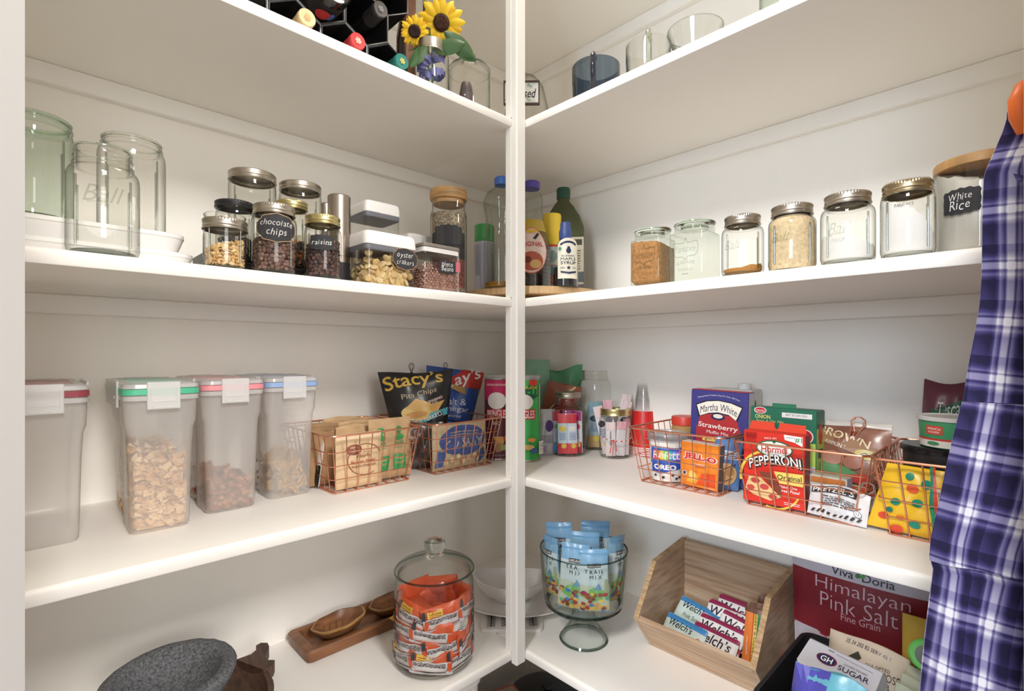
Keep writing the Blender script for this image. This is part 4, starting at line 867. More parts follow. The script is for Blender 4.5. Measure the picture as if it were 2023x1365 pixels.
def green_words(p):
    p.poly([(0, 220), (140, 220), (140, 178), (108, 176), (88, 166), (64, 162), (34, 176), (0, 178)], (24, 96, 62)); p.text('WITH FLAVOR', 74, 200, 7, (236, 214, 70), bold=.03, w=60); p.ell(64, 160, 27, 22, W_); p.ell(92, 214, 14, 9, (220, 70, 56)); p.rect(36, 112, 98, 140, (200, 46, 56)); p.text('PRINGLES', 66, 126, 22, W_, bold=.03, w=58)
    p.rect(112, 106, 124, 208, (196, 200, 160)); p.lines(113, 123, 108, 206, 34, (70, 70, 56), th=.5, seed=2); p.lines(110, 126, 66, 102, 14, (36, 110, 56), seed=5); p.rect(103, 14, 125, 50, W_)
    for i in range(8): p.rect(106, 18+i*3.6, 123, 18+i*3.6+(1.2+(i % 3)*.6), BK)
    p.ell(84, 56, 9, 6, (226, 150, 60)); p.ell(76, 36, 14, 7, (214, 180, 110)); p.ell(90, 26, 8, 8, (60, 90, 150))
chip_can('bright green chip can directly right of the post', 1040, 913, (64, 176, 84), 0, green_words, -.05)
# corner bags
p = Print(140, 200); p.poly([(20, 90), (70, 150), (120, 190), (128, 168), (84, 120), (60, 70)], (186, 44, 44)); p.poly([(60, 70), (90, 122), (124, 120), (110, 60)], (226, 168, 84)); p.poly([(70, 66), (84, 96), (112, 84), (104, 50)], (150, 170, 80)); p.line([(16, 96), (64, 156), (114, 196)], 5, (236, 206, 150))
c = PD(1090, 1.515); bag('chip_bag', 'red and tan chip bag leaning in the corner behind the jars', 'bag', P3(c, zC+.004), face_cam(c), .105, .195, .03, mat('bag_red', (156, 96, 76), .3, bump=.3, bscale=30), .0, .20, p, 'chip bags', seed=41, wr=.004)
p = Print(140, 200); p.lines(20, 60, 60, 150, 12, (58, 112, 80), seed=8); p.ell(90, 120, 18, 18, (96, 176, 122))
c = PD(1094, 1.585); bag('chip_bag', 'crumpled green chip bag rising behind the red and tan bag', 'bag', P3(c, zC+.005), face_cam(c)-.1, .13, .240, .03, mat('bag_green', (92, 160, 116), .35, bump=.5, bscale=30), .0, .10, p, 'chip bags', seed=43, wr=.006, cut=(.06,))
c = PD(1050, 1.555); bag('chip_bag', 'pale green chip bag clipped shut behind the green can', 'bag', P3(c, zC+.005), face_cam(c), .11, .262, .04, mat('bag_pale_green', (132, 178, 148), .4, bump=.5, bscale=30), .0, 0, None, 'chip bags', seed=45, wr=.006)
p = Print(60, 110); p.ell(40, 70, 14, 14, (86, 56, 130)); p.rect(4, 6, 30, 24, (180, 160, 190)); p.lines(10, 50, 30, 50, 5, (120, 110, 140), seed=3)
c = PD(1079, 1.425); bag('snack_pouch', 'small white pouch with purple dot between green can and jar', 'pouch', P3(c, zC+.001), face_cam(c)+.15, .048, .128, .016, mat('pouch_grey', (206, 204, 212), .4, bump=.4, bscale=40), .0, 0, p, seed=47, wr=.003)
# --- jars of packets
def stick(label, cat, name, loc, rz, w, h, cols, words=None, tilt=0, roll=0, group=None, seed=1):
    p = Print(40, 130); R = random.Random(seed)
    p.rect(1, 1, 39, 34, cols[1]); p.rect(1, 100, 39, 129, cols[2])
    if words: p.text(words, 20, 68, 7, cols[3], rot=-90, w=54, bold=.02)
    else: p.ell(20, 82, 14, 9, cols[3]); p.ell(24, 26, 10, 8, (226, 200, 80)); p.lines(8, 32, 46, 72, 5, (110, 140, 190), seed=seed)
    return bag(name, label, cat, loc, rz, w, h, .006, flat(cols[0], .35), tilt, roll, p, group, wr=.0008, seed=seed, nu=8, nv=8)
def cjar(label, pl, pr, yb, ytop, nrk, lid=None, sh=.68, name='mason_jar', ring=None):
    c, r = cylz(pl, pr, yb, zC); h = zat(ytop, c)-zC
    t = thing(name, P3(c, zC), face_cam(c), label, 'jar'); jar_body(M(), r, h-.001, r*nrk, sh).build('glass_body', G, t, smooth=50)
    if lid: lid_parts(t, r*nrk+.0012, h-.016, h, lid, knurl=False)
    if ring: M().lathe([(r*nrk+.001, h-.017), (r*nrk+.0045, h-.016), (r*nrk+.003, h-.011), (r*nrk+.003, h-.008), (r*nrk+.0042, h-.005), (r*nrk+.003, h+.001), (r*nrk-.002, h+.0012)], 44, ring, cap0=False, cap1=False).build('lid_band', parent=t)
    return t, c, r, h
t, c, r, h = cjar('lidded glass jar of red and blue drink packets', 1088, 1157, 897, 774, .66, silver, .66)
cols = [((206, 222, 238), (214, 60, 70), (226, 84, 92), (232, 206, 84)), ((214, 226, 240), (226, 70, 78), (206, 52, 66), (238, 236, 232)), ((150, 60, 140), (190, 60, 120), (170, 44, 120), (240, 220, 230)), ((200, 214, 234), (90, 150, 210), (220, 80, 100), (120, 180, 90)), ((230, 226, 232), (200, 50, 80), (180, 60, 130), (200, 70, 90))]
R = random.Random(4); rz = face_cam(c)
names = ['red-topped drink packet at front left in the lidded jar', 'red-topped drink packet at front right in the lidded jar', 'purple drink packet behind in the lidded jar', 'blue drink packet at the left side of the lidded jar', 'white and pink drink packet at the right side of the lidded jar', 'second purple drink packet in the middle of the lidded jar']
for i, (lx, ly, dz) in enumerate([(-.014, -.026, 0), (.013, -.022, .1), (-.002, .004, -.1), (-.032, -.008, .7), (.031, -.006, -.8), (.008, .022, .2)]):
    x = c.x+lx*math.cos(rz)-ly*math.sin(rz); y = c.y+lx*math.sin(rz)+ly*math.cos(rz)
    stick(names[i], 'packet', 'drink_packet', (x, y, zC+.006), rz+dz, .027, h*.63+(0 if i < 2 else .006), cols[i % 5] if i < 5 else cols[2], None, 0, R.uniform(-.04, .04), 'drink packets in the lidded jar', seed=i)
t, c, r, h = cjar('tall open glass jar of packets behind the two packet jars', 1142, 1217, 884, 731, .78, None, .76, 'glass_jar')
rz = face_cam(c); names = ['pale blue packet with dark lettering in the tall open jar', 'tan and teal packet behind in the tall open jar']
for i, (lx, ly) in enumerate([(-.006, -.03), (.020, -.012)]):
    x = c.x+lx*math.cos(rz)-ly*math.sin(rz); y = c.y+lx*math.sin(rz)+ly*math.cos(rz)
    stick(names[i], 'packet', 'drink_packet', (x, y, zC+.006), rz, .042, h*.58, [((170, 196, 210), (206, 170, 120), (150, 190, 206), (40, 60, 80)), ((196, 206, 206), (70, 150, 170), (200, 180, 150), (60, 70, 80))][i], None, 0, 0, 'packets in the tall open jar', seed=10+i)
t, c, r, h = cjar('glass jar of white powder sticks tied with red and white twine', 1184, 1247, 902, 807, .88, None, .72, ring=gold)
tw = [mat('twine_red', (200, 50, 56), .8), mat('twine_white', (236, 230, 226), .8)]
m = M()
for k in range(40):
    a0, a1 = 2*PI*k/40, 2*PI*(k+1.05)/40; f = lambda a: (r*1.012*math.cos(a), r*1.012*math.sin(a), h*.40+.004*math.sin(a*2+1))
    m.tube([f(a0), f(a1)], .0012, 5, tw[k % 2])
for e in ((-.010, -.036), (-.002, -.042), (.008, -.03)): m.tube([(-.004, -r*1.02, h*.40), (-.004+e[0]*.5, -r*1.04, h*.34), (-.004+e[0], -r*1.03, h*.40+e[1])], .0011, 5, tw[0])
m.build('twine', parent=t)
rz = face_cam(c)
cw = [((224, 220, 222), (226, 210, 212), (232, 212, 214), (60, 60, 70)), ((216, 212, 216), (212, 206, 212), (222, 170, 180), (150, 150, 160))]
for i, (lx, ly, dz, hh, ro, tl) in enumerate([(-.012, -.022, 0, .092, 0, 0), (.012, -.014, .2, .094, .06, 0), (.026, -.002, .7, .1, .08, 0), (-.008, .006, -.2, .150, -.10, .02), (.006, .014, .1, .168, .16, .02), (.000, .002, .3, .152, .24, 0), (-.02, .012, .2, .135, -.22, 0)]):
    x = c.x+lx*math.cos(rz)-ly*math.sin(rz); y = c.y+lx*math.sin(rz)+ly*math.cos(rz)
    stick(['white stick packet with dark lettering at the front of the twine-tied jar', 'white stick packet right of the front one in the twine-tied jar', 'white stick packet at the right side of the twine-tied jar', 'white stick packet sticking out at left of the twine-tied jar', 'tallest white and pink stick packet sticking out of the twine-tied jar', 'white and pink stick packet bending right out of the twine-tied jar', 'white stick packet leaning far left out of the twine-tied jar'][i], 'packet', 'stick_packet', (x, y, zC+.006), rz+dz, .026, hh, cw[0 if i == 0 or i > 3 else 1], 'COLLAGEN PEPTIDES' if i == 0 else None if i > 2 else '  ', tl, ro, 'white stick packets in the twine-tied jar', seed=30+i)
# --- cups
redm = mat('cup_red', (206, 40, 40), .35); cupw = mat('cup_rim', (232, 228, 226), .4)
cc, r = cylz(1243, 1303, 899, zC); rt = r*.80; hc = zat(809, cc)-zC-.026
def red_cup():
    t = thing('red_cup', P3(cc, zC), 0, 'x', 'cup', 'red paper cups stacked upside down')
    M().lathe([(r*.985, .003), (rt*1.02, hc-.003), (rt, hc), (rt*.98, hc), (rt*.97, hc-.003), (rt*.3, hc-.004)], 40, redm, cap0=False).build('cup_wall', parent=t)
    M().lathe([(r*.985, .0002), (r*1.015, .001), (r*1.015, .0024), (r*.985, .0032), (r*.97, .0016)], 40, cupw, cap0=False, cap1=False).build('rolled_rim', parent=t); return t
c0 = red_cup(); lab = ['lowest red cup of the upside-down stack, resting on the shelf', 'second red cup from the bottom of the stack', 'third red cup from the bottom of the stack', 'fourth red cup from the bottom of the stack', 'fifth red cup from the bottom of the stack', 'topmost red cup of the upside-down stack']
for i in range(6):
    o = c0 if i == 0 else copy_of(c0); o.location.z = zC+i*.0048; o['label'] = lab[i]
zt0 = zC+.0048*5+hc; r2 = r*.60; hc2 = (zat(757, cc)-zt0)*.62; clr = glassm('clear_cup', (252, 252, 252), (214, 214, 216), .1, haze=.04, hazecol=(250, 250, 250), p=.5)
t = thing('clear_cup', (cc.x, cc.y, zt0+.0004), 0, 'x', 'cup', 'small clear cups stacked upside down')
M().lathe([(r2, .001), (r2*.72, hc2-.002), (r2*.68, hc2), (r2*.3, hc2-.001)], 32, clr, cap0=False).build('cup_wall', parent=t)
M().lathe([(r2, .0), (r2*1.03, .0008), (r2*1.03, .0016), (r2, .0024)], 32, clr, cap0=False, cap1=False).build('rolled_rim', parent=t)
for i in range(8):
    o = t if i == 0 else copy_of(t); o.location.z = zt0+.0004+i*hc2*.085
    o['label'] = 'small clear plastic cup, %s the upside-down stack on the red cups' % ['lowest of', 'second from the bottom of', 'third from the bottom of', 'fourth from the bottom of', 'fifth from the bottom of', 'sixth from the bottom of', 'second from the top of', 'topmost of'][i]
# --- basket of baking mixes
rz = -PI/2; zb = zC+.0056
c = onx(1320, -.205); r = .042; h = zat(853, c)-zb
t = thing('frosting_tub', P3(c, zb), face_cam(c), 'white and blue cookie frosting tub with clear lid in the basket', 'tub')
M().lathe([(r*.86, 0), (r*.88, .002), (r*.97, h-.016), (r*.99, h-.015)], 40, flat((236, 232, 226), .35)).build('tub_body', parent=t)
M().lathe([(r*.97, h-.018), (r*1.05, h-.017), (r*1.06, h-.004), (r*1.03, h), (r*.96, h-.001), (r*.94, h-.006), (r*.3, h-.006)], 40, glassm('tub_lid', (228, 228, 228), (186, 186, 188), .12, haze=.3, p=.5)).build('lid', parent=t)
M().lathe([(r*.93, h-.014), (r*.94, h-.0125), (r*.3, h-.012)], 36, flat((96, 100, 106), .3)).build('foil_seal', parent=t)
p = Print(110, 100); p.rect(0, 44, 110, 100, (60, 92, 176)); p.rect(0, 88, 110, 100, (78, 118, 196))
for i, (l_, cl) in enumerate(zip('Funfetti', [(236, 60, 110), (232, 120, 60), (236, 200, 70), (140, 200, 90), (70, 186, 190), (90, 150, 220), (150, 100, 200), (230, 90, 170)])): p.rect(11.6+i*10.5, 58, 22.1+i*10.5, 84, cl); p.text(l_, 17+i*10.5, 70, 21 if l_ in 'Fft' else 15, W_, bold=.012)
p.poly([(8, 44), (92, 48), (92, 34), (62, 28), (36, 18), (8, 22)], (40, 74, 168)); p.text('OREO', 46, 37, 15, W_, bold=.05, w=60)
for x, y in ((20, 12), (42, 8), (66, 16), (84, 10), (90, 26), (76, 6)): p.poly([(x-4, y-2), (x-2, y+3), (x+4, y+3), (x+4, y-2), (x, y-4)], (56, 46, 44))
p.build('printed_label', t, curved(r*.945, .004, h-.024, r*2.1))
p = Print(100, 120); og = (240, 138, 44); p.rect(1, 1, 99, 119, og); p.text('JELL-O', 52, 80, 22, W_, bold=.13, w=92, rot=-3); p.text('JELL-O', 52, 80, 20, (214, 54, 48), bold=.05, w=86, rot=-3); p.text('ORANGE', 54, 62, 6, W_, bold=.02, w=32); p.rect(40, 54, 68, 57, (196, 90, 30))
p.poly([(18, 12), (30, 46), (46, 36), (52, 8)], (246, 176, 60)); p.poly([(44, 8), (58, 40), (94, 44), (94, 8)], (226, 84, 40)); p.ell(34, 30, 9, 14, (250, 210, 110), rot=20); p.ell(12, 34, 6, 7, (230, 230, 230)); p.ell(12, 34, 4, 5, (60, 70, 80)); p.text('NET WT 3 OZ', 80, 5, 3.4, W_, w=26)
c = onx(1386, -.222); carton('gelatin_box', 'small orange gelatin dessert box at the front of the basket', 'box', P3(c, zb), rz-.04, .082, .092, .026, ((240, 138, 44), (104, 96, 96), (216, 206, 196)), 0, .03, p)
nvb = (62, 60, 128); p = Print(130, 190); p.rect(1, 1, 129, 189, nvb); p.poly([(16, 84), (26, 140), (64, 132), (104, 134), (112, 84)], (176, 48, 52)); p.rect(14, 6, 114, 86, (176, 48, 52))
arc_t = [(14, 146), (38, 158), (64, 162), (92, 158), (116, 148)]; arc_b = [(22, 116), (42, 126), (64, 130), (88, 126), (104, 112)]
p.band([(a-(3 if a < 50 else -3 if a > 80 else 0), b+3) for a, b in arc_t], [(a-(4 if a < 50 else -4 if a > 80 else 0), b-4) for a, b in arc_b], (36, 36, 60)); p.band(arc_t, arc_b, (238, 232, 220))
p.text('Martha White', 64, 138, 20, (34, 36, 62), shear=.12, w=84, arc=12); p.ell(64, 117, 16, 9, (40, 44, 84)); p.ell(64, 119, 11, 6, (226, 220, 210)); p.text('Making Family Traditions Easy For Over 100 Years', 64, 172, 5, (226, 222, 236), w=96, arc=10, bold=.01)
p.text('Strawberry', 64, 88, 18, (240, 232, 226), shear=.05, w=90, rot=-3, bold=.01); p.text('Muffin Mix', 64, 72, 9, (240, 232, 226), w=50, rot=-3); p.rect(30, 46, 104, 60, (226, 200, 110)); p.text('Just Add Milk!', 67, 53, 8, (60, 40, 40), w=64, bold=.02, shear=.15); p.ell(66, 24, 46, 20, (206, 160, 104)); p.ell(56, 22, 18, 12, (176, 116, 70)); p.ell(86, 26, 16, 12, (190, 130, 84)); p.remap(lambda x, y: (x, 190-(190-y)*(.74 if y > 20 else 1)))
a, b = onx(1362, -.165), onx(1472, -.165); wd = a.y-b.y; mz = zat(772, (a+b)/2)-zb
carton('muffin_mix_box', 'blue and red strawberry muffin mix box standing tall in the basket', 'box', P3((a+b)/2+Vector((.018, 0)), zb), rz+.05, wd, mz, .036, (nvb, (206, 202, 206), (176, 44, 52)), .0, .03, p)
a, b = onx(1392, -.085), onx(1484, -.085); h2 = zat(769, (a+b)/2)-zb
p = Print(100, 200); p.ell(16, 188, 10, 9, (110, 170, 74)); p.text('CARRAGEENAN FREE', 56, 190, 6, (60, 110, 80), w=60, bold=.02); p.text('UNSWEETENED', 56, 181, 5, (60, 110, 80), w=46, bold=.02); p.ell(92, 172, 18, 14, (110, 170, 74)); p.rect(84, 60, 100, 150, (200, 54, 50))
t = carton('milk_carton', 'white and green unsweetened milk carton behind the muffin mix box', 'carton', P3((a+b)/2+Vector((.03, 0)), zb), rz, (a.y-b.y), h2, .055, ((226, 226, 220), (218, 218, 214), (214, 214, 206)), 0, 0, p, flap=False)
M().lathe([(.013, 0), (.014, .001), (.014, .011), (.0128, .013), (.004, .013)], 32, whitep, knurl={1, 2}).build('screw_cap', parent=t, loc=(.030, -.008, h2+.0005))
c = onx(1352, -.085); r = .030; h2 = zat(822, c)-zb
t = thing('peanut_butter_jar', P3(c, zb), 0, 'jar with red lid and tan contents beside the muffin mix box', 'jar')
M().lathe([(r*.92, 0), (r, .004), (r, h2-.024), (r*.9, h2-.021)], 36, mat('peanut', (178, 140, 88), .3)).build('jar_body', parent=t)
M().lathe([(r*.96, h2-.0205), (r*1.0, h2-.020), (r*1.0, h2-.002), (r*.96, h2), (r*.3, h2)], 60, mat('lid_red', (204, 62, 48), .4), knurl={1, 2}).build('lid', parent=t)
p = Print(60, 110); p.rect(0, 0, 60, 110, (84, 118, 168)); p.rect(6, 66, 54, 84, (206, 212, 220)); p.lines(10, 50, 68, 82, 3, (70, 90, 120), seed=3); p.ell(30, 34, 22, 24, (196, 160, 110)); p.ell(24, 30, 8, 10, (160, 116, 72)); p.ell(38, 40, 8, 9, (170, 124, 80))
c = onx(1432, -.20); bag('nut_pouch', 'blue pouch of nuts at right side of the baking basket', 'pouch', P3(c, zb), rz+.35, .05, .105, .02, mat('pouch_blue', (90, 116, 160), .3), 0, .08, p, seed=61, wr=.002)
p = Print(60, 110); p.rect(1, 1, 59, 109, (52, 70, 130)); p.rect(6, 60, 54, 96, (120, 140, 190))
c = onx(1449, -.165); carton('baking_box', 'narrow dark blue box at the right edge of the baking basket', 'box', P3(c, zb), rz+.1, .045, .10, .02, ((52, 70, 130), (200, 200, 206), (52, 70, 130)), 0, .04, p)
# --- basket with the pepperoni box
rd = (216, 52, 40); a, b = onx(1468, -.256), onx(1590, -.256); wd = a.y-b.y; c = (a+b)/2; hh = zat(855, c)-zb
p = Print(130, 170); p.rect(1, 1, 129, 169, rd); p.rect(4, 152, 30, 166, (176, 38, 30)); p.lines(6, 28, 140, 164, 6, (150, 30, 26), seed=4); p.poly([(88, 168), (126, 166), (126, 144), (110, 152), (90, 156)], W_); p.text('#1', 118, 158, 12, (40, 140, 90), bold=.04); p.text("AMERICA'S", 102, 162, 3.6, (40, 60, 150), w=18)
p.arcband(60, 60, 62, 68, 105, 190, (240, 206, 80)); p.arcband(70, 46, 50, 54, 250, 340, (240, 206, 80)); p.text('SINCE 1891', 60, 156, 4, W_, w=26, rot=4)
p.ell(68, 132, 39, 20, (34, 104, 66)); p.ell(68, 132, 36, 17, W_); p.text('Hormel', 68, 131, 17, (204, 44, 48), bold=.03, shear=.1, w=56, rot=3); p.poly([(64, 148), (68, 154), (72, 148), (68, 144)], (34, 104, 66))
p.text('PEPPERONI', 69, 101, 27, (40, 36, 40), bold=.09, w=116, rot=7, arc=10); p.text('PEPPERONI', 68, 102, 23, W_, bold=.02, w=110, rot=7, arc=10)
p.poly([(68, 80), (128, 82), (128, 54), (80, 54)], (240, 214, 110)); p.text('Original', 100, 68, 15, (44, 40, 40), w=50, bold=.02, rot=2); p.text('Makes One', 98, 48, 6.5, W_, w=36, bold=.02); p.text('Great Pizza!', 100, 39, 6.5, W_, w=42, bold=.02)
p.poly([(6, 30), (14, 62), (40, 60), (84, 22), (60, 10), (24, 18)], (228, 196, 140)); p.poly([(34, 74), (62, 76), (84, 44), (84, 22)], (126, 66, 48))
for x, y, s in ((28, 52, 10), (48, 40, 10), (18, 34, 9), (66, 20, 9)): p.ell(x, y, s, s*.7, (196, 76, 70))
p.lines(90, 122, 8, 16, 2, W_, seed=9)
ps = Print(40, 170); ps.rect(.5, 1, 39.5, 169, (120, 44, 62)); ps.rect(.5, 1, 39.5, 40, (150, 52, 50))
t = carton('pepperoni_box', 'bright red pepperoni box at the basket front', 'box', P3(c+Vector((.014, 0)), zb), rz-.02, wd, hh, .026, (rd, (120, 44, 62), (206, 60, 40)), .02, 0, p, ps)
m = M(); tb = [(-wd*.47, 0), (wd*.47, 0), (wd*.46, .015), (wd*.04, .016), (wd*.04, .008), (wd*.015, .004), (-wd*.015, .004), (-wd*.04, .008), (-wd*.04, .016), (-wd*.43, .016)]
M().prism(tb, .0012, T=Matrix.Translation((0, .004, hh+.0008))).build('hang_tab', flat((222, 74, 50), .45), t)
gr = (34, 104, 82); a, b = onx(1480, -.195), onx(1612, -.195); wd = a.y-b.y; c = (a+b)/2; hh = zat(808, c)-zb
p = Print(140, 200); p.rect(1, 1, 139, 199, (40, 108, 84)); p.rect(1, 1, 139, 128, (176, 204, 100)); p.rect(1, 1, 139, 78, (196, 190, 206)); p.ell(22, 192, 14, 8, (226, 214, 206)); p.ell(22, 192, 12, 6.4, (196, 44, 52)); p.lines(12, 32, 189, 195, 2, W_, seed=3); p.text('ONION', 28, 178, 9, (222, 214, 120), bold=.02, w=34); p.text('Soup & Dip Mix', 44, 168, 7, (200, 206, 130), shear=.25, w=62); p.text('2', 16, 152, 14, (214, 214, 120), bold=.03); p.ell(90, 140, 30, 14, (200, 190, 80)); p.rect(70, 180, 132, 191, (226, 226, 224)); p.text('BEST BY JAN 2026', 100, 185.5, 6, (70, 70, 70), shear=.2, w=44); p.ell(118, 142, 17, 16, W_); p.ell(118, 142, 15, 14, (180, 40, 48)); p.text('$1.25', 118, 142, 9, W_, bold=.03, w=22)
ps = Print(50, 200); ps.rect(.5, 1, 49.5, 199, (176, 204, 100)); ps.rect(.5, 160, 49.5, 199, (32, 92, 66)); ps.ell(25, 148, 14, 22, (196, 44, 52)); ps.rect(10, 96, 40, 116, (36, 96, 64)); ps.lines(8, 42, 40, 92, 12, (70, 110, 60), seed=3); ps.rect(8, 10, 42, 32, W_); ps.lines(10, 40, 12, 30, 9, BK, th=.5, seed=2)
t = carton('soup_mix_box', 'dark green and lime onion soup mix box behind the pepperoni box', 'box', P3(c+Vector((.024, 0)), zb), rz-.03, wd, hh, .045, ((40, 108, 84), (176, 204, 100), (30, 92, 64)), .04, 0, p, ps, flap=False)
m = M(); m.box(-wd*.16, -.021, hh, wd*.20, -.0195, hh+.009); m.build('torn_flap', flat((46, 116, 84)), t)
brm = mat('bag_brown_clear', (150, 104, 84), .25, var=.4, vscale=14, bump=.5, bscale=20, col2=(120, 76, 62))
p = Print(150, 130); p.band([(8, 112), (60, 100), (140, 74)], [(8, 84), (60, 72), (140, 46)], (150, 112, 82)); p.text('BROWN', 66, 96, 17, (222, 204, 170), w=106, rot=-15, bold=.02); p.text('PUMPKIN SEED', 60, 76, 8, (226, 220, 210), w=60, rot=-15); p.ell(114, 62, 22, 10, (206, 190, 120), rot=-8); p.line([(102, 62), (110, 66), (118, 59), (126, 63)], 1.6, (70, 80, 140)); p.poly([(8, 24), (20, 46), (80, 34), (120, 12), (116, 4), (60, 16)], (90, 140, 90)); p.poly([(60, 12), (126, 0), (120, 24), (90, 22)], (178, 60, 54)); p.ell(50, 50, 24, 14, (176, 128, 110)); p.ell(90, 44, 18, 12, (164, 112, 96))
c = onx(1672, -.165); bag('grain_bag', 'brown and clear bag with wire clip behind the basket rim', 'bag', P3(c, zC+.046), rz-.12, .125, .115, .03, brm, .30, -.02, p, seed=71, wr=.004, seal=.09, sealm=mat('bag_clear_top', (206, 200, 192), .3))
c2 = onx(1686, -.155); wire_clip('copper wire clip standing on the brown bag', P3(c2, zat(860, c2)+.002), rz, 1.25, cop, .35)
p = Print(120, 60); p.rect(1, 40, 119, 58, (206, 90, 60)); p.rect(1, 4, 119, 36, (200, 196, 176)); p.lines(8, 60, 8, 30, 5, (110, 140, 90), seed=6)
c = onx(1668, -.135); carton('seasoning_packet_box', 'red and cream packet box lying under the brown bag', 'box', P3(c, zb), rz-.1, .12, .042, .07, ((196, 180, 150), (170, 52, 48), (190, 190, 150)), 0, 0, p)
c = onx(1641, -.215); h2 = .062
p = Print(60, 60); p.ell(30, 26, 22, 20, (150, 190, 110)); p.rect(2, 48, 58, 58, (196, 120, 60))
carton('sauce_mix_box', 'pale box with green picture above the pretzel pouch', 'box', P3(c, zb), rz-.05, .058, h2, .03, ((206, 204, 196), (176, 190, 206), (206, 200, 180)), 0, 0, p)
p = Print(150, 90); p.rect(6, 66, 120, 84, (60, 58, 60)); p.text('PRETZEL S', 62, 75, 13, W_, bold=.03, w=104); p.lines(40, 120, 34, 60, 5, (90, 86, 90), seed=8, th=.45); p.text('sea salt snaps', 84, 50, 7, (70, 66, 70), shear=.15, w=60)
for i in range(9): p.poly([(14+i*14, 12), (20+i*14, 20), (27+i*14, 20), (21+i*14, 12)], (50, 46, 48))
p.ell(128, 30, 9, 9, (70, 70, 74)); p.ell(128, 30, 7.6, 7.6, W_); p.text('U', 128, 30, 8, (60, 60, 64), bold=.02)
c = onx(1651, -.262); bag('pretzel_pouch', 'crumpled white pretzel pouch poking out under the basket wires', 'pouch', P3(c, zC+.004), rz-.06, .088, .054, .022, mat('pouch_white2', (222, 220, 222), .4, bump=.5, bscale=40), .25, .06, p, seed=77, wr=.004, cut=(.08,))
c2 = onx(1690, -.245); wire_clip('silver wire clip on the white pretzel pouch', P3(c2, zC+.050), rz, 1.15, silver, .95)
# --- basket beside the shirt
p = Print(120, 140); p.poly([(24, 110), (110, 124), (110, 82), (30, 80)], (36, 84, 60)); p.text('Tuscan', 70, 112, 17, (206, 210, 206), shear=.2, w=62, rot=3); p.text('Garden', 72, 94, 17, (206, 210, 206), shear=.2, w=68, rot=3); p.ell(30, 20, 26, 14, (96, 116, 70)); p.ell(70, 56, 26, 8, (140, 60, 76))
a, b = onx(1805, -.10), onx(1912, -.10); c = (a+b)/2; hh = zat(752, c)-zC-.01
bag('crouton_bag', 'maroon crouton bag with dark green label standing behind the tub', 'bag', P3(c+Vector((.02, 0)), zC+.008), rz, (a.y-b.y), hh, .05, mat('bag_maroon', (98, 46, 62), .35, bump=.3, bscale=26), .06, .04, p, seed=81, wr=.004, topw=.95, cut=(.02,))
c = onx(1884, -.175); zt1 = zat(882, c); r = .045; h2 = zat(822, c)-zt1
t = thing('plastic_tub', P3(c, zt1), face_cam(c), 'green and white plastic tub stacked on the black container', 'tub')
M().lathe([(r*.92, 0), (r*.93, .001), (r*.99, h2-.007)], 40, flat((66, 150, 104), .4)).build('tub_body', parent=t)
M().lathe([(r*.99, h2-.0068), (r*1.04, h2-.0064), (r*1.04, h2-.001), (r*1.02, h2), (r*.96, h2-.002), (r*.3, h2-.002)], 40, mat('tub_lid_grey', (206, 204, 200), .35)).build('lid', parent=t)
p = Print(100, 50); p.rect(0, 0, 100, 14, (226, 222, 214)); p.rect(0, 14, 100, 18, (196, 60, 50)); p.rect(24, 26, 46, 44, (206, 74, 52)); p.text('WinCo', 35, 38, 5, W_, bold=.03, w=18); p.text('FOODS', 35, 31, 4, W_, bold=.03, w=14); p.ell(34, 8, 8, 4, (70, 140, 90))
p.build('printed_label', t, lambda u, v: curved(r*(.935+.05*v), .001, h2-.009, r*2.4, -.2)(u, v))
c = onx(1862, -.165); r = .058; zb2 = zC+.052
t = thing('black_container', P3(c, zb2), face_cam(c), 'round black lidded container under the green tub', 'container'); h3 = zt1-zb2-.0006
M().lathe([(r*.84, 0), (r*.86, .002), (r*.90, h3-.010)], 40, blackp).build('body', parent=t)
M().lathe([(r*.91, h3-.0098), (r*.97, h3-.0094), (r*.97, h3-.003), (r*.92, h3-.0004), (r*.4, h3-.0002)], 40, glassm('black_lid', (70, 70, 72), (40, 40, 42), .1, haze=.4, hazecol=(50, 50, 54))).build('lid', parent=t)
c = onx(1840, -.155); r = .048
t = thing('lidded_jar', P3(c, zC+.0056), face_cam(c), 'wide white jar with blue stripe under the black container', 'jar'); h4 = .0455
M().lathe([(r*.92, 0), (r*.96, .003), (r*.96, h4-.012)], 40, mat('jar_grey', (176, 172, 172), .3)).build('body', parent=t)
M().lathe([(r*.965, h4-.0118), (r*.985, h4-.0114), (r*.985, h4-.008), (r*.965, h4-.0076)], 40, mat('stripe_blue', (70, 90, 160), .35)).build('stripe', parent=t)
M().lathe([(r*.94, h4-.0075), (r*.97, h4-.007), (r*.97, h4-.001), (r*.9, h4), (r*.4, h4)], 40, mat('lid_palegrey', (186, 182, 180), .35)).build('lid', parent=t)
p = Print(120, 120)
for x, y, s, cl in ((20, 26, 8, (214, 74, 48)), (34, 56, 8, (36, 140, 116)), (58, 84, 10, (222, 90, 50)), (44, 30, 6, (226, 130, 50)), (66, 60, 9, (36, 150, 120)), (64, 22, 8, (36, 140, 120)), (52, 104, 8, (36, 130, 100)), (80, 94, 9, (36, 140, 116)), (40, 8, 9, (214, 80, 50)), (28, 40, 6, (36, 120, 100))): p.ell(x, y, s, s*.8, cl)
p.rect(86, 0, 92, 120, (40, 140, 104)); p.rect(92, 0, 97, 120, (214, 66, 46)); p.rect(97, 0, 119, 90, (206, 186, 150)); p.lines(98, 118, 4, 86, 9, (150, 116, 70), th=.6, seed=4)
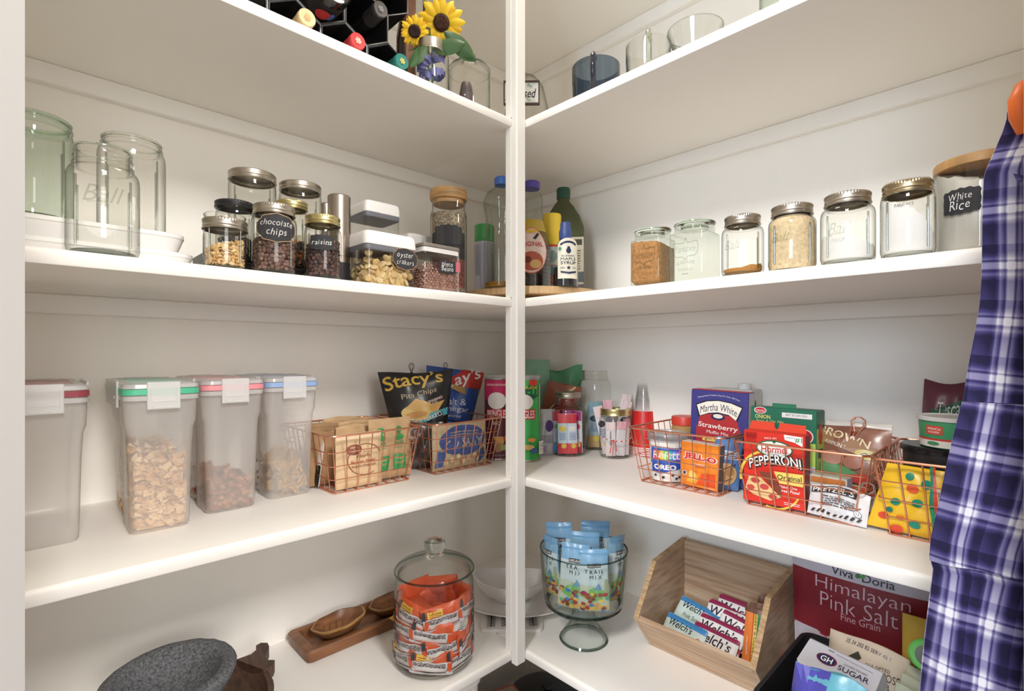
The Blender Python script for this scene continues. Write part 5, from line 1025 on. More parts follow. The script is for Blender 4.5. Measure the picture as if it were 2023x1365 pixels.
c = onx(1803, -.258); bag('dotted_snack_bag', 'yellow snack bag with red and green dots in the last basket', 'bag', P3(c, zC+.004), rz, .118, .105, .03, mat('bag_yellow', (236, 190, 44), .35, bump=.4, bscale=30), .04, .04, p, seed=91, wr=.004, topw=.62)
c = onx(1795, -.215); bag('dark_pouch', 'small dark foil pouch behind the yellow dotted bag', 'pouch', P3(c, zb), rz, .06, .085, .016, mat('foil_black', (46, 44, 52), .25, bump=.6, bscale=40), .05, 0, None, seed=93, wr=.004)
# ------------------------------------------------------------------ bottom shelf
zD = ZT['D']+.0004
stone = mat('basalt', (124, 126, 130), .9, var=.45, vscale=240, bump=.5, bscale=150)
dkw = mat('dark_wood', (96, 68, 52), .5, var=.35, vscale=10, stretch=(10, 1, 10))
acw = mat('acacia_wood', (146, 98, 62), .4, var=.4, vscale=8, stretch=(1, 9, 9), col2=(96, 60, 38)); acl = mat('acacia_edge', (196, 150, 92), .45, var=.25, vscale=14)
# wooden bowl with carved lug, stone mortar tilted in it
c = CAM+RT*-.592+FW*.905; t = thing('wooden_bowl', P3(c, zD), face_cam(c), 'wide dark wooden bowl with carved handle under the stone mortar', 'bowl')
M().lathe([(.110, 0), (.120, .001), (.144, .028), (.151, .045), (.149, .048), (.140, .0475), (.134, .036), (.112, .010), (.02, .0095)], 56, dkw).build('bowl_body', parent=t, smooth=50)
lug = [(-.002, -.045), (.018, -.050), (.030, -.040), (.024, -.026), (.030, -.012), (.044, 0), (.060, .012), (.068, .026), (.062, .040), (.050, .040), (.040, .026), (.024, .022), (-.002, .034)]
dv = PD(545, 1.09)-c; ang = math.atan2(dv.y, dv.x)-face_cam(c)
T = Matrix.Rotation(ang, 4, 'Z') @ Matrix.Translation((.136, 0, .030)) @ Matrix(((1, 0, 0, 0), (0, 0, 1, 0), (0, 1, 0, 0), (0, 0, 0, 1)))
M().prism(lug, .024, T=T).build('carved_handle', dkw, t)
c = CAM+RT*-.607+FW*.902; t = thing('stone_mortar', P3(c, zD+.0305), 0, 'grey speckled stone mortar standing in the dark wooden bowl', 'mortar')
m = M(); R = random.Random(6)
m.lathe([(.030, .002), (.055, .0), (.078, .024), (.098, .062), (.105, .078), (.103, .085), (.098, .088), (.084, .087), (.079, .082), (.068, .058), (.050, .040), (.025, .032), (.004, .031)], 48, stone)
m.v = [(x+R.uniform(-.0007, .0007), y+R.uniform(-.0007, .0007), z+R.uniform(-.0008, .0008)) for x, y, z in m.v]
o = m.build('mortar_body', parent=t, smooth=70)
for i in range(3):
    a = 2*PI*i/3+.4; M().lathe([(.008, -.020), (.013, -.018), (.020, .018), (.02, .026)], 16, stone).build('foot', parent=t, loc=(.045*math.cos(a), .045*math.sin(a), 0))
t.rotation_euler = (.03, -.03, face_cam(c))
# long tray with leaf bowls
t = thing('wooden_tray', (-.640, -.079, zD), 0, 'long brown wooden tray against the wall behind the cookie jar', 'tray')
hx, hy = .160, .062
def tr(kx, ky, z, r=.010): return [(a, b, z) for a, b in rrect(hx-kx, hy-ky, r, 4)]
M().rings([tr(.006, .006, 0), tr(.002, .002, .004), tr(0, 0, .024), tr(.003, .003, .028), tr(.020, .013, .028), tr(.028, .020, .010)]).build('tray_body', acw, t, smooth=30)
def leaf(label, x, ang, s=1.0):
    b = thing('leaf_bowl', (x, -.079, zD+.0104), ang, label, 'bowl', 'leaf shaped wooden bowls in the tray'); m = M()
    n = 40; prof = [(.35, 0), (.5, .001), (.80, .012), (.97, .028), (1.0, .033), (.95, .0335), (.80, .022), (.5, .009), (.1, .006)]
    rs = []
    for r, z in prof:
        ring = []
        for i in range(n):
            a = 2*PI*i/n; rx = .066*s*(1+.05*math.cos(a)); ry = .040*s*(1+.06*abs(math.sin(3.5*a))); w = 1+.03*math.sin(7*a)
            ring.append((r*rx*w*math.cos(a), r*ry*w*math.sin(a), z*s*(1+.10*math.cos(a))))
        rs.append(ring)
    m.rings(rs).build('bowl_body', acw, b, smooth=50)
    M().rings([[(p[0]*1.012, p[1]*1.012, p[2]+.0003) for p in rs[3]], [(p[0]*1.012, p[1]*1.012, p[2]+.0005) for p in rs[4]], [(p[0]*.99, p[1]*.99, p[2]+.0008) for p in rs[5]]], cap0=False, cap1=False).build('live_edge', acl, b)
    for k in range(5):
        q = -.036+.016*k; M().tube([(q, 0, .0075*s), (q+.008, .014*s, .0118*s), (q+.013, .024*s, .0195*s)], .0007, 5, acw).build('vein', parent=b)
leaf('leaf shaped wooden bowl at the near end of the long tray', -.702, .05)
leaf('leaf shaped wooden bowl at the far end, partly behind the cookie jar', -.556, .0, .96)
# cookie jar with snack packets
c, r = cylz(779, 936, 1298, zD); h = .196
t = thing('cookie_jar', P3(c, zD), face_cam(c), 'large glass cookie jar with knobbed lid full of orange snack packs', 'jar')
M().lathe([(r*.80, .002), (r*.9, .0004), (r*.97, .004), (r, .016), (r*1.0, h*.80), (r*.985, h*.90), (r*.93, h*.955), (r*.92, h), (r*.90, h), (r*.91, h*.95)], 56, G, cap1=False).build('glass_body', parent=t, smooth=50)
M().lathe([(r*.70, .006), (r*.90, .0065), (r*.93, .011), (r*.90, .012), (r*.3, .010)], 44, GE, cap0=False).build('glass_base', parent=t)
M().lathe([(r*.88, h-.006), (r*.90, h+.001), (r*1.0, h+.002), (r*1.005, h+.006), (r*.985, h+.010), (r*.90, h+.016), (r*.72, h+.024), (r*.50, h+.030), (r*.30, h+.033), (r*.24, h+.035)], 56, glassm('lid_glass', (248, 250, 248), (100, 114, 106), .02, p=.74), cap0=False).build('glass_lid', parent=t, smooth=50)
M().lathe([(r*.24, h+.0352), (r*.20, h+.040), (r*.235, h+.046), (r*.27, h+.056), (r*.265, h+.064), (r*.22, h+.069), (r*.10, h+.0695)], 36, GR).build('knob', parent=t, smooth=60)
M().lathe([(r*.995, h+.0018), (r*1.012, h+.0028), (r*1.012, h+.0056), (r*.995, h+.0066)], 56, glassm('rim_tint2', (150, 164, 154), (96, 110, 100), p=.3), cap0=False, cap1=False).build('lid_rim', parent=t)
om = mat('pack_orange', (222, 96, 56), .3, bump=.4, bscale=40); gom = mat('pack_gold', (226, 180, 60), .3, .3, bump=.4, bscale=50); R = random.Random(21)
where = ['lowest layer', 'second layer up', 'third layer up', 'top layer']
side = ['at the front', 'at the front right', 'at the right', 'at the back right', 'at the back left', 'at the left', 'at the front left']
rz0 = face_cam(c)
for L in range(4):
    for k in range(7):
        a = -PI/2+2*PI*k/7+(.25 if L % 2 else -.1)+rz0; rr = r*.90
        x, y = c.x+rr*math.cos(a)*.93, c.y+rr*math.sin(a)*.93; z = zD+.013+L*.031
        p = Print(100, 70)
        if L == 2 and k == 1:
            p.lines(20, 50, 20, 56, 6, (70, 70, 80), seed=L); 
            for q, cl in enumerate(((210, 60, 60), (60, 120, 200), (240, 200, 60), (120, 90, 160))): p.ell(64, 16+q*11, 5, 5, cl)
            mm, gl = mat('pack_white', W_, .35), 'small white and gold pack'
            bag('snack_pack', '%s %s of the cookie jar, %s' % (gl, side[k], where[L]), 'packet', (x, y, z), a+PI/2, .045, .055, .016, mm, -.04, .15, p, 'snack packs in the cookie jar', seed=L*9+k, wr=.002, nu=9, nv=9, seal=.16, sealm=gom); continue
        p.rect(3, 8, 97, 40, (226, 222, 224)); p.lines(8, 84, 24, 39, 4, (70, 66, 74), th=.5, seed=L*7+k); p.rect(0, 2, 100, 9, (206, 202, 206))
        p.rect(2, 40, 10, 64, (60, 60, 66)); p.rect(88, 12, 97, 40, (214, 88, 52))
        if (L+k) % 3 == 0: p.rect(14, 44, 50, 62, (230, 190, 80)); p.lines(18, 46, 47, 60, 2, (150, 70, 40), seed=k)
        bag('snack_pack', 'orange and white pack %s of the cookie jar, %s' % (side[k], where[L]), 'packet', (x, y, z), a+PI/2, .086, .046, .018, om, R.uniform(-.05, .08), R.uniform(-.22, .22), p, 'snack packs in the cookie jar', seed=L*9+k, wr=.0022, nu=9, nv=9)
for k in range(3):
    bag('snack_pack', 'orange snack pack lying flat %s in the cookie jar' % ['low in the middle', 'halfway up in the middle', 'on top in the middle'][k], 'packet', (c.x+.01*k-.01, c.y+.035, zD+.03+k*.036), rz0+k, .09, .07, .03, (om, gom, om)[k], 1.35, 0, None, 'snack packs in the cookie jar', seed=90+k, wr=.003, nu=8, nv=8)
# trivet, platter and bowl
c = PD(1010.5, 1.315); rz = face_cam(c)
t = thing('tile_trivet', P3(c, zD), rz, 'square white trivet with black arrow branches under the platter', 'trivet')
M().lathe([(.99, 0), (1.0, .0012), (1.0, .0072), (.985, .0086)], 44, mat('tile_white', (232, 228, 222), .35), sq=1, sx=.078, sy=.078).build('tile', parent=t)
M().box(-.072, -.072, -.0003, .072, .072, .0004).build('cork_backing', mat('cork', (176, 140, 104), .8), t)
p = Print(100, 100)
for x in (16, 40, 64, 86):
    p.line([(x, 6), (x, 96)], 1.6, BK)
    for i in range(15): p.line([(x-7, 7+i*6), (x, 12+i*6), (x+7, 7+i*6)], 1.5, BK)
p.build('arrow_print', t, lambda u, v: ((u-.5)*.150, (v-.5)*.150, .0087))
cp = PD(1022, 1.375); zp = zD+.0092; wc = mat('white_ceramic', (236, 233, 230), .18)
t = thing('oval_platter', P3(cp, zp), rz, 'white oval platter standing on the black and white trivet', 'platter')
M().lathe([(.55, 0), (.62, .0005), (.80, .006), (.97, .016), (1.0, .0185), (.985, .0205), (.80, .0105), (.60, .0055), (.1, .005)], 56, wc, sx=.155, sy=.118).build('platter_body', parent=t, smooth=60)
cb = PD(1010, 1.385); t = thing('white_bowl', P3(cb, zp+.0058), rz, 'white oval serving bowl standing on the white platter', 'bowl'); rs = []
for r, z in [(.35, 0), (.48, .0005), (.50, .006), (.78, .022), (.95, .046), (1.0, .062), (.965, .063), (.90, .046), (.72, .024), (.4, .010), (.05, .009)]:
    rs.append([(r*.104*math.cos(a), r*.070*math.sin(a), z*(.86+.20*abs(math.cos(a))**2)) for a in [2*PI*i/48 for i in range(48)]])
M().rings(rs).build('bowl_body', wc, t, smooth=60)
# trifle bowl with trail mix bags
c, rb = cylz(1105, 1201, 1261, zD); r = depth(c)*86.5/1000*.985
t = thing('footed_glass_bowl', P3(c, zD), face_cam(c), 'footed clear glass bowl full of trail mix bags', 'bowl')
TG = glassm('bowl_glass', (243, 246, 244), (92, 112, 110), .02, p=.74)
M().lathe([(r*.86, .092), (r*.90, .096), (r*.94, .12), (r*.985, .18), (r, .218)], 64, TG, cap0=False, cap1=False).build('bowl_wall', parent=t, smooth=50)
M().lathe([(r*.999, .216), (r*1.012, .218), (r*1.006, .2205), (r*.992, .220), (r*.985, .2165)], 64, glassm('rim_dark', (176, 190, 186), (84, 104, 102), p=.3), cap0=False, cap1=False).build('bowl_rim', parent=t)
M().lathe([(.022, .078), (r*.55, .079), (r*.82, .083), (r*.875, .090), (r*.86, .096), (r*.80, .0945), (r*.02, .093)], 64, GR).build('bowl_base', parent=t, smooth=40)
M().lathe([(r*.80, .0825), (r*.885, .089), (r*.875, .0955)], 64, glassm('base_tint', (150, 168, 166), (80, 100, 98), p=.3), cap0=False, cap1=False).build('base_band', parent=t)
M().lathe([(.036, .0772), (.031, .070), (.027, .058), (.029, .046), (.037, .032), (.048, .018), (rb*.97, .006), (rb, .002), (rb*.98, .0), (rb*.8, .001)], 14, glassm('stem_glass', (246, 250, 248), (96, 112, 108), .02, p=.5), cap0=False, cap1=False).build('stem', parent=t, smooth=20)
M().lathe([(rb*.95, .0065), (rb*1.005, .0022), (rb*.985, .0003)], 48, glassm('foot_tint', (160, 174, 170), (90, 108, 104), p=.3), cap0=False, cap1=False).build('foot_rim', parent=t)
rz = face_cam(c); R = random.Random(33)
lbl = ['front left blue trail mix bag in the footed bowl', 'front right blue trail mix bag in the footed bowl', 'trail mix bag turned sideways at the right of the footed bowl', 'trail mix bag standing highest at back right of the footed bowl', 'trail mix bag at back left of the footed bowl, lettering hidden', 'trail mix bag in the middle behind the front two bags', 'trail mix bag at the far left of the footed bowl']
for i, (lx, ly, dz, ro, w, hh) in enumerate([(-.026, -.052, -.12, .06, .064, .150), (.024, -.060, .05, -.02, .066, .142), (.066, -.006, .95, .16, .066, .150), (.026, .050, .1, .02, .070, .170), (-.046, .040, -.2, -.10, .066, .166), (.0, .012, 0, .02, .070, .155), (-.072, .006, -.9, -.10, .06, .138)]):
    x = c.x+lx*math.cos(rz)-ly*math.sin(rz); y = c.y+lx*math.sin(rz)+ly*math.cos(rz)
    p = Print(100, 220); p.rect(2, 96, 98, 168, (206, 222, 226)); p.rect(30, 160, 74, 173, (52, 42, 50)); p.text('KIRKLAND', 52, 166.5, 8, W_, bold=.03, w=40); p.text('T R A I L', 52, 146, 13, (50, 50, 60), bold=.03, w=62); p.text('M I X', 56, 128, 13, (50, 50, 60), bold=.03, w=40)
    p.rect(0, 8, 100, 98, (196, 206, 186)); p.poly([(2, 60), (50, 94), (98, 74), (98, 56), (50, 40)], (126, 186, 104)); p.poly([(0, 30), (40, 40), (98, 24), (98, 10), (0, 8)], (222, 178, 110)); p.poly([(50, 84), (64, 108), (76, 84)], (110, 160, 200)); p.rect(84, 60, 94, 118, (170, 180, 150))
    for q in range(26): p.ell(R.uniform(8, 92), R.uniform(14, 74), R.uniform(6, 9), R.uniform(5, 8), [(176, 64, 62), (150, 80, 60), (70, 130, 200), (206, 160, 90), (150, 60, 80), (90, 180, 130), (226, 196, 90), (126, 70, 56)][q % 8])
    bag('trail_mix_bag', lbl[i], 'bag', (x, y, zD+.097), rz+dz, w, hh, .022, mat('bag_sky_blue', (140, 184, 216), .3, bump=.3, bscale=30), .0, ro, p, 'trail mix bags in the footed bowl', seed=50+i, wr=.002, seal=.10, sealm=mat('bag_sky_seal', (124, 172, 210), .25))
# wooden bin with fruit snacks
bnw = mat('oak_bin', (204, 178, 150), .55, var=.2, vscale=7, stretch=(1.0, 16, 16), col2=(172, 138, 108)); bns = mat('oak_bin_side', (204, 178, 150), .55, var=.2, vscale=7, stretch=(16, 2.2, 14), col2=(172, 138, 108)); bne = mat('oak_end', (206, 174, 132), .6, var=.35, vscale=40, stretch=(1, 1, 6), col2=(160, 124, 86))
by0, by1, bx = -.880, -.615, -.030
t = thing('wooden_bin', (bx, (by0+by1)/2, zD), -PI/2, 'open slant-fronted wooden bin holding fruit snack pouches', 'bin'); bw2 = (by1-by0)/2; th = .011
prof = [(0, 0), (-.158, 0), (-.227, .087), (-.147, .195), (0, .213)]
for s in (-1, 1):
    x0 = s*bw2-(th if s > 0 else 0)
    n = len(prof); vs = [(x0, y, z) for y, z in prof]+[(x0+th, y, z) for y, z in prof]
    M().add(vs, [tuple(range(n)), tuple(range(n, 2*n))[::-1]]+[(i, i+n, (i+1) % n+n, (i+1) % n) for i in range(n)]).build('side_panel', bns, t, smooth=0)
    for (a, b) in ((prof[2], prof[3]), (prof[3], prof[4])):
        d = Vector((0, b[0]-a[0], b[1]-a[1])); l = d.length; d.normalize(); nn = Vector((0, -d.z, d.y)); nn = nn if nn.z > 0 else -nn
        P0 = Vector((x0, a[0], a[1])); q = [P0, P0+Vector((th, 0, 0)), P0+Vector((th, 0, 0))+d*l, P0+d*l]
        M().add([v+nn*.0001 for v in q]+[v+nn*.0006 for v in q], [(0, 1, 2, 3), (4, 5, 6, 7), (0, 1, 5, 4), (1, 2, 6, 5), (2, 3, 7, 6), (3, 0, 4, 7)]).build('edge_strip', bne, t, smooth=0)
iw = bw2-th
M().box(-iw+.0002, -.012, .0, iw-.0002, 0, .211, b=.001).build('back_panel', bnw, t)
M().box(-iw+.0002, -.150, .0, iw-.0002, -.0124, .010, b=.001).build('bottom_panel', bnw, t)
d = Vector((0, -.069, .087)).normalized(); nn = Vector((0, .783, .621))
P0 = Vector((-iw+.0002, -.158, .0006)); P1 = P0+d*.1095; q = [P0, P0+Vector((2*iw-.0004, 0, 0)), P1+Vector((2*iw-.0004, 0, 0)), P1]
M().add([*q, *[v+nn*.011 for v in q]], [(0, 1, 2, 3), (4, 5, 6, 7), (0, 1, 5, 4), (1, 2, 6, 5), (2, 3, 7, 6), (3, 0, 4, 7)]).build('front_panel', bnw, t, smooth=0)
def fruit(lab, lx, ly, lz, kind, tilt, roll, dz, seed):
    x, y = bx+ly, (by0+by1)/2-lx; p = Print(120, 80)
    if kind == 'blue':
        p.rect(0, 66, 120, 80, (70, 140, 200)); p.rect(0, 8, 120, 66, (206, 222, 214)); p.text('Welch\u2019s', 50, 60, 19, (40, 50, 60), shear=.2, w=70, bold=.03); p.text('Fruit Snacks', 58, 34, 12, (60, 70, 60), shear=.2, w=64); p.ell(100, 20, 10, 9, (206, 74, 60)); p.ell(24, 14, 14, 7, (120, 180, 110)); p.ell(106, 46, 7, 6, (200, 70, 70)); cm_ = mat('fruit_blue', (120, 180, 200), .3, bump=.3, bscale=40)
    elif kind == 'red':
        p.rect(0, 70, 120, 80, (150, 42, 84)); p.rect(0, 34, 120, 69, (232, 228, 226)); p.text('Welch\u2019s', 58, 53, 25, (40, 36, 48), shear=.15, w=98, bold=.04); p.rect(0, 22, 120, 30, (196, 50, 60)); p.rect(4, 2, 116, 22, (222, 216, 214)); p.text('Fruit Snacks', 46, 12, 11, (70, 60, 66), shear=.2, w=58); p.ell(98, 12, 12, 9, (206, 56, 52)); cm_ = mat('fruit_purple', (136, 44, 92), .28, bump=.3, bscale=40)
    else:
        p.rect(44, 0, 60, 80, (222, 190, 80)); p.rect(60, 6, 100, 76, (46, 116, 74)); p.text('NATURE VALLEY', 84, 41, 16, (226, 222, 200), rot=-90, w=66, bold=.03); p.text('SWEET & SALTY NUT', 52, 40, 8, (70, 70, 50), rot=-90, w=64, bold=.02); p.rect(4, 4, 40, 76, (228, 128, 60)); p.line([(22, 20), (22, 42)], 2, W_); p.rect(0, 70, 120, 80, (110, 76, 60)); cm_ = mat('bar_orange', (206, 92, 52), .28, bump=.3, bscale=40)
    bag('granola_bar' if kind == 'bar' else 'fruit_snack_pouch', lab, 'bar' if kind == 'bar' else 'pouch', (x, y, zD+lz), -PI/2+dz, .050 if kind == 'bar' else .100, .135 if kind == 'bar' else .066, .016, cm_, tilt, roll, p, 'snacks in the wooden bin', seed=seed, wr=.0016, nu=10, nv=10)
fruit('pale blue fruit snack pouch nearest the bin left side', -.064, -.098, .034, 'blue', .75, .10, -.1, 1)
fruit('pale blue fruit snack pouch low at the bin front', -.062, -.160, .016, 'blue', .65, .04, -.12, 2)
fruit('purple fruit snack pouch nearest the bin back', .025, -.050, .050, 'red', .40, .03, 0, 3)
fruit('purple fruit snack pouch second from the bin back', .008, -.074, .042, 'red', .6, .06, .05, 4)
fruit('purple fruit snack pouch third from the bin back, tilted', .044, -.100, .036, 'red', .65, .24, .1, 5)
fruit('purple fruit snack pouch fourth from the bin back', .008, -.130, .030, 'red', .7, .06, -.02, 6)
fruit('purple fruit snack pouch at the bin front', .004, -.154, .018, 'red', .7, .05, -.05, 7)
fruit('orange granola bar at right front of the bin', .088, -.118, .012, 'bar', .30, .02, .12, 8)
fruit('orange granola bar standing behind the front bar', .094, -.062, .013, 'bar', .14, .05, .1, 9)
fruit('orange granola bar nearest the bin right side', .113, -.100, .013, 'bar', .22, -.02, .3, 10)
# black tray and its contents
t = thing('black_bin', (-.255, -1.110, zD), 0, 'black open bin right of the wooden bin holding baking supplies', 'bin'); hx, hy = .136, .185
M().rings([[(a, b, z) for a, b in rrect(hx*k, hy*k, .02, 4)] for k, z in ((.94, 0), (.96, .003), (1, .120), (1.012, .122), (1.012, .127), (.985, .127), (.95, .006))]).build('bin_body', blackp, t)
M().tube([(a, b, .1245) for a, b in rrect(hx*1.012, hy*1.012, .02, 4)], .003, 6, blackp, closed=True).build('bin_rim', parent=t)
zb = zD+.0075
p = Print(240, 290); mr = (136, 42, 52); wl = (206, 200, 212)
p.rect(2, 2, 238, 288, wl); p.rect(2, 122, 238, 235, mr); p.band([(2, 124), (60, 122), (130, 100), (238, 40)], [(2, 118), (60, 116), (130, 92), (238, 30)], (176, 60, 84)); p.band([(2, 142), (60, 142), (130, 142), (238, 142)], [(2, 122), (60, 120), (130, 98), (238, 38)], mr)
p.text('Viva  Doria', 124, 248, 15, (50, 50, 60), w=100, bold=.005); p.ell(118, 249, 5, 4, (70, 140, 80), rot=40); p.ell(126, 250, 5, 3, (90, 160, 90), rot=60); p.text('Himalayan', 122, 216, 30, (226, 190, 200), w=150, bold=-.012); p.text('Pink Salt', 118, 188, 28, (226, 190, 200), w=124, bold=-.012); p.text('Fine Grain', 124, 167, 13, (216, 170, 176), w=62)
a, b = onx(1573, -.075), onx(1850, -.075); cc = (a+b)/2
bag('salt_bag', 'large red and white pink salt bag standing at the back', 'bag', (cc.x, cc.y, zD+.0006), -PI/2, a.y-b.y, .292, .05, mat('bag_white_gloss', (206, 200, 212), .2), .04, 0, p, seed=101, wr=.002, topw=1.10, nu=20, nv=20)
flm = mat('flour_bag', (214, 198, 178), .8, var=.06, vscale=20, bump=.4, bscale=30)
p = Print(130, 190); p.poly([(40, 158), (58, 174), (66, 166), (50, 150)], (60, 56, 48)); p.line([(26, 158), (44, 158)], 1, (90, 84, 76)); p.text('PRE-SIFTED', 90, 160, 5.5, (80, 76, 70), w=32); p.text('ALL PURPOSE', 88, 149, 13, (80, 76, 72), w=62, sc=1); p.text('FLOUR', 90, 134, 11, (80, 76, 72), w=36, bold=.01); p.text('25 24 202 B2 SERV 45 1', 70, 182, 5, (90, 86, 90), w=70, rot=-3); p.text('OSE', 96, 46, 22, (90, 84, 84), w=50, bold=.02); p.line([(2, 108), (128, 104)], 1, (170, 154, 136))
c1 = onx(1704, -.200); bag('flour_bag', 'cream paper flour bag behind the white sugar box', 'bag', P3(c1, zb), -PI/2-.15, .130, .174, .075, flm, .06, .03, p, seed=103, wr=.005, topw=.92, cut=(.02,))
# sugar box: gable carton
c1 = onx(1650, -.300); w, h, d = .112, .158, .055
t = thing('sugar_box', P3(c1, zb), -PI/2-.18, 'white sugar box with red and navy arc in front of flour bag', 'box'); t.rotation_euler = (-.05, .03, -PI/2-.18); wb = flat((206, 204, 208), .5)
M().box(-w/2, -d/2, 0, w/2, d/2, h, b=.0015).build('carton_body', wb, t)
M().add([(-w/2, -d/2, h+.0003), (w/2, -d/2, h+.0003), (w/2, d/2, h+.0003), (-w/2, d/2, h+.0003), (-w/2+.002, d*.18, h+.026), (w/2-.002, d*.18, h+.026), (w/2-.002, d*.24, h+.026), (-w/2+.002, d*.24, h+.026)], [(0, 1, 5, 4), (2, 3, 7, 6), (0, 4, 7, 3), (1, 2, 6, 5), (4, 5, 6, 7), (0, 3, 2, 1)]).build('gable_top', flat((196, 194, 200), .5), t, smooth=0)
p = Print(120, 60); p.ell(40, 32, 17, 13, (150, 60, 80)); p.ell(40, 32, 15.5, 11.5, (44, 42, 80)); p.text('GH', 40, 32, 13, W_, bold=.04, w=19); p.text('CONFECTIONERS', 84, 40, 4, (90, 84, 110), w=36); p.text('SUGAR', 84, 28, 12, (54, 52, 84), w=48, bold=.01); p.line([(36, 55), (46, 55)], 1.5, (90, 80, 100)); p.line([(50, 53), (108, 50)], .8, (130, 126, 140))
p.build('printed_top', t, lambda u, v: ((u-.5)*w*.98, -d/2+v*d*.66, h+.0004+v*.0252), off=.0005)
p = Print(120, 170); p.arcband(56, 86, 52, 58, 0, 180, (176, 56, 64)); p.arcband(56, 86, 32, 51, 0, 180, (44, 42, 76)); p.rect(0, 60, 120, 64, (60, 60, 110)); p.line([(96, 110), (112, 126), (104, 138), (92, 126), (98, 90)], 3, (196, 70, 84))
p.build('printed_front', t, s_flat(w, h, d/2), off=.0004)
c1 = onx(1628, -.372); p = Print(130, 120); p.poly([(0, 0), (0, 120), (70, 120), (62, 60), (66, 0)], (84, 80, 176)); p.ell(100, 80, 10, 26, (120, 176, 206), rot=20)
bag('plastic_bag', 'knotted purple and turquoise plastic bag in front of the sugar box', 'bag', P3(c1, zb), -PI/2-.1, .120, .196, .05, mat('bag_turquoise', (104, 176, 196), .3, bump=.6, bscale=30), -.02, .05, p, seed=107, wr=.006, topw=.8, cut=(.04,))
M().tube([(0, -.012, .150), (.022, -.018, .176), (.030, -.018, .200), (.018, -.018, .208), (.010, -.018, .196), (.014, -.018, .168), (.012, -.014, .130)], .003, 8, mat('tie_red', (214, 76, 84), .5)).build('bag_tie', parent=bpy.data.objects['plastic_bag'], loc=(.044, 0, -.006))
c1 = onx(1850, -.175); p = Print(60, 100); p.line([(8, 20), (12, 50), (20, 84)], 1.5, BK)
bag('yellow_bag', 'crumpled translucent yellow bag beside the shirt on bottom shelf', 'bag', P3(c1, zb+.05), -PI/2, .09, .185, .05, mat('bag_amber', (206, 172, 70), .4, bump=.6, bscale=30), .02, 0, p, seed=109, wr=.006)
c1 = onx(1832, -.245); zc1 = zat(1296, c1)
t = thing('green_tape_roll', P3(c1, zc1), face_cam(c1), 'bright green ring lid in front of the yellow bag', 'lid'); t.rotation_euler = (1.25, 0, face_cam(c1))
M().lathe([(.011, -.004), (.021, -.005), (.0235, -.003), (.0235, .003), (.021, .005), (.011, .004)], 36, mat('ring_green', (106, 196, 90), .4)).build('ring', parent=t)
M().lathe([(.010, .0045), (.015, .0056), (.013, .0062), (.006, .0054)], 28, mat('ring_grey', (110, 116, 110), .5)).build('hub', parent=t)
for i in range(4):
    p = Print(80, 120); p.lines(6, 74, 20, 110, 12, (120, 140, 116), seed=i); p.rect(4, 4, 76, 16, (84, 140, 96)); p.rect(40, 44, 74, 80, (170, 176, 160))
    c1 = onx(1800+i*10, -.285+i*.022); bag('seasoning_packet', ['printed green and cream packet nearest the shelf edge beside the shirt', 'printed packet second from the shelf edge beside the shirt', 'printed packet third from the shelf edge beside the shirt', 'printed packet furthest from the shelf edge beside the shirt'][i], 'packet', P3(c1, zb+.03), -PI/2-.25, .085, .125+.006*i, .008, mat('packet_cream', (196, 200, 178), .5), .22, .10, p, 'printed packets beside the shirt', seed=111+i, wr=.002)
# ------------------------------------------------------------------ on the floor below
t = thing('white_bin', (-.635, -.235, .0004), 0, 'tall white plastic bin standing on the floor under the left shelf', 'bin')
M().rings([[(a, b, z) for a, b in rrect(.165*k, .125*k, .04, 6)] for k, z in ((.88, 0), (.90, .003), (.97, .49), (1.0, .495), (1.0, .525), (.97, .527), (.95, .52), (.86, .02))]).build('bin_body', whitep, t)
M().tube([(a, b, .526) for a, b in rrect(.163, .123, .04, 6)], .005, 8, whitep, closed=True).build('bin_rim', parent=t)
c1 = PD(975, 1.33); t = thing('cardboard_box', P3(c1, .0004), face_cam(c1)+.45, 'cardboard box with red edges standing on the floor in the corner', 'box')
M().box(-.085, -.05, 0, .085, .05, .33, b=.002).build('carton_body', flat((150, 128, 116), .7), t)
p = Print(100, 60); p.rect(0, 0, 100, 60, (186, 90, 66)); p.rect(4, 4, 96, 56, (170, 150, 142))
p.build('printed_top', t, lambda u, v: (-.085+u*.17, -.05+v*.10, .3302))
c1 = PD(1082, 1.52); t = thing('stock_pot', P3(c1, .0004), 0, 'black round lidded pot standing on the floor in the corner', 'pot')
M().lathe([(.10, 0), (.108, .004), (.112, .215), (.116, .217)], 48, blackp).build('pot_body', parent=t)
M().lathe([(.113, .2175), (.119, .218), (.119, .223), (.10, .234), (.05, .242), (.014, .244)], 48, mat('pot_lid', (30, 30, 32), .3)).build('lid', parent=t)
M().lathe([(.010, .2442), (.012, .252), (.018, .255), (.016, .260), (.004, .261)], 24, blackp).build('knob', parent=t)
# ------------------------------------------------------------------ top shelf: wine rack, flowers, glassware
zA = ZT['A']+.0004; hs = .0554; fy = YF+.11
rackm = mat('rack_black', (26, 26, 28), .45); edge_m = mat('rack_edge_highlight', (120, 120, 122), .35, .6)  # lighter grey edge colour paints in the highlight along the black cell rims
t = thing('wine_rack', (CAM.x+.408, fy, zA), 0, 'black hexagon cell wine rack on the top shelf', 'wine rack')
def hexo(s): return [(s*math.sin(PI/3*i), s*math.cos(PI/3*i)) for i in range(6)]
def cell_mesh():
    m = M(); o, q = hexo(hs*.995), hexo(hs*.925); n = 6; D = .15
    vs = [(x, 0, z) for x, z in o]+[(x, 0, z) for x, z in q]+[(x, D, z) for x, z in o]+[(x, D, z) for x, z in q]; fs = []
    for i in range(6):
        j = (i+1) % 6; fs += [(i, j, 6+j, 6+i), (12+i, 12+j, 18+j, 18+i), (i, j, 12+j, 12+i), (6+i, 6+j, 18+j, 18+i)]
    return m.add(vs, fs)
cell0 = None
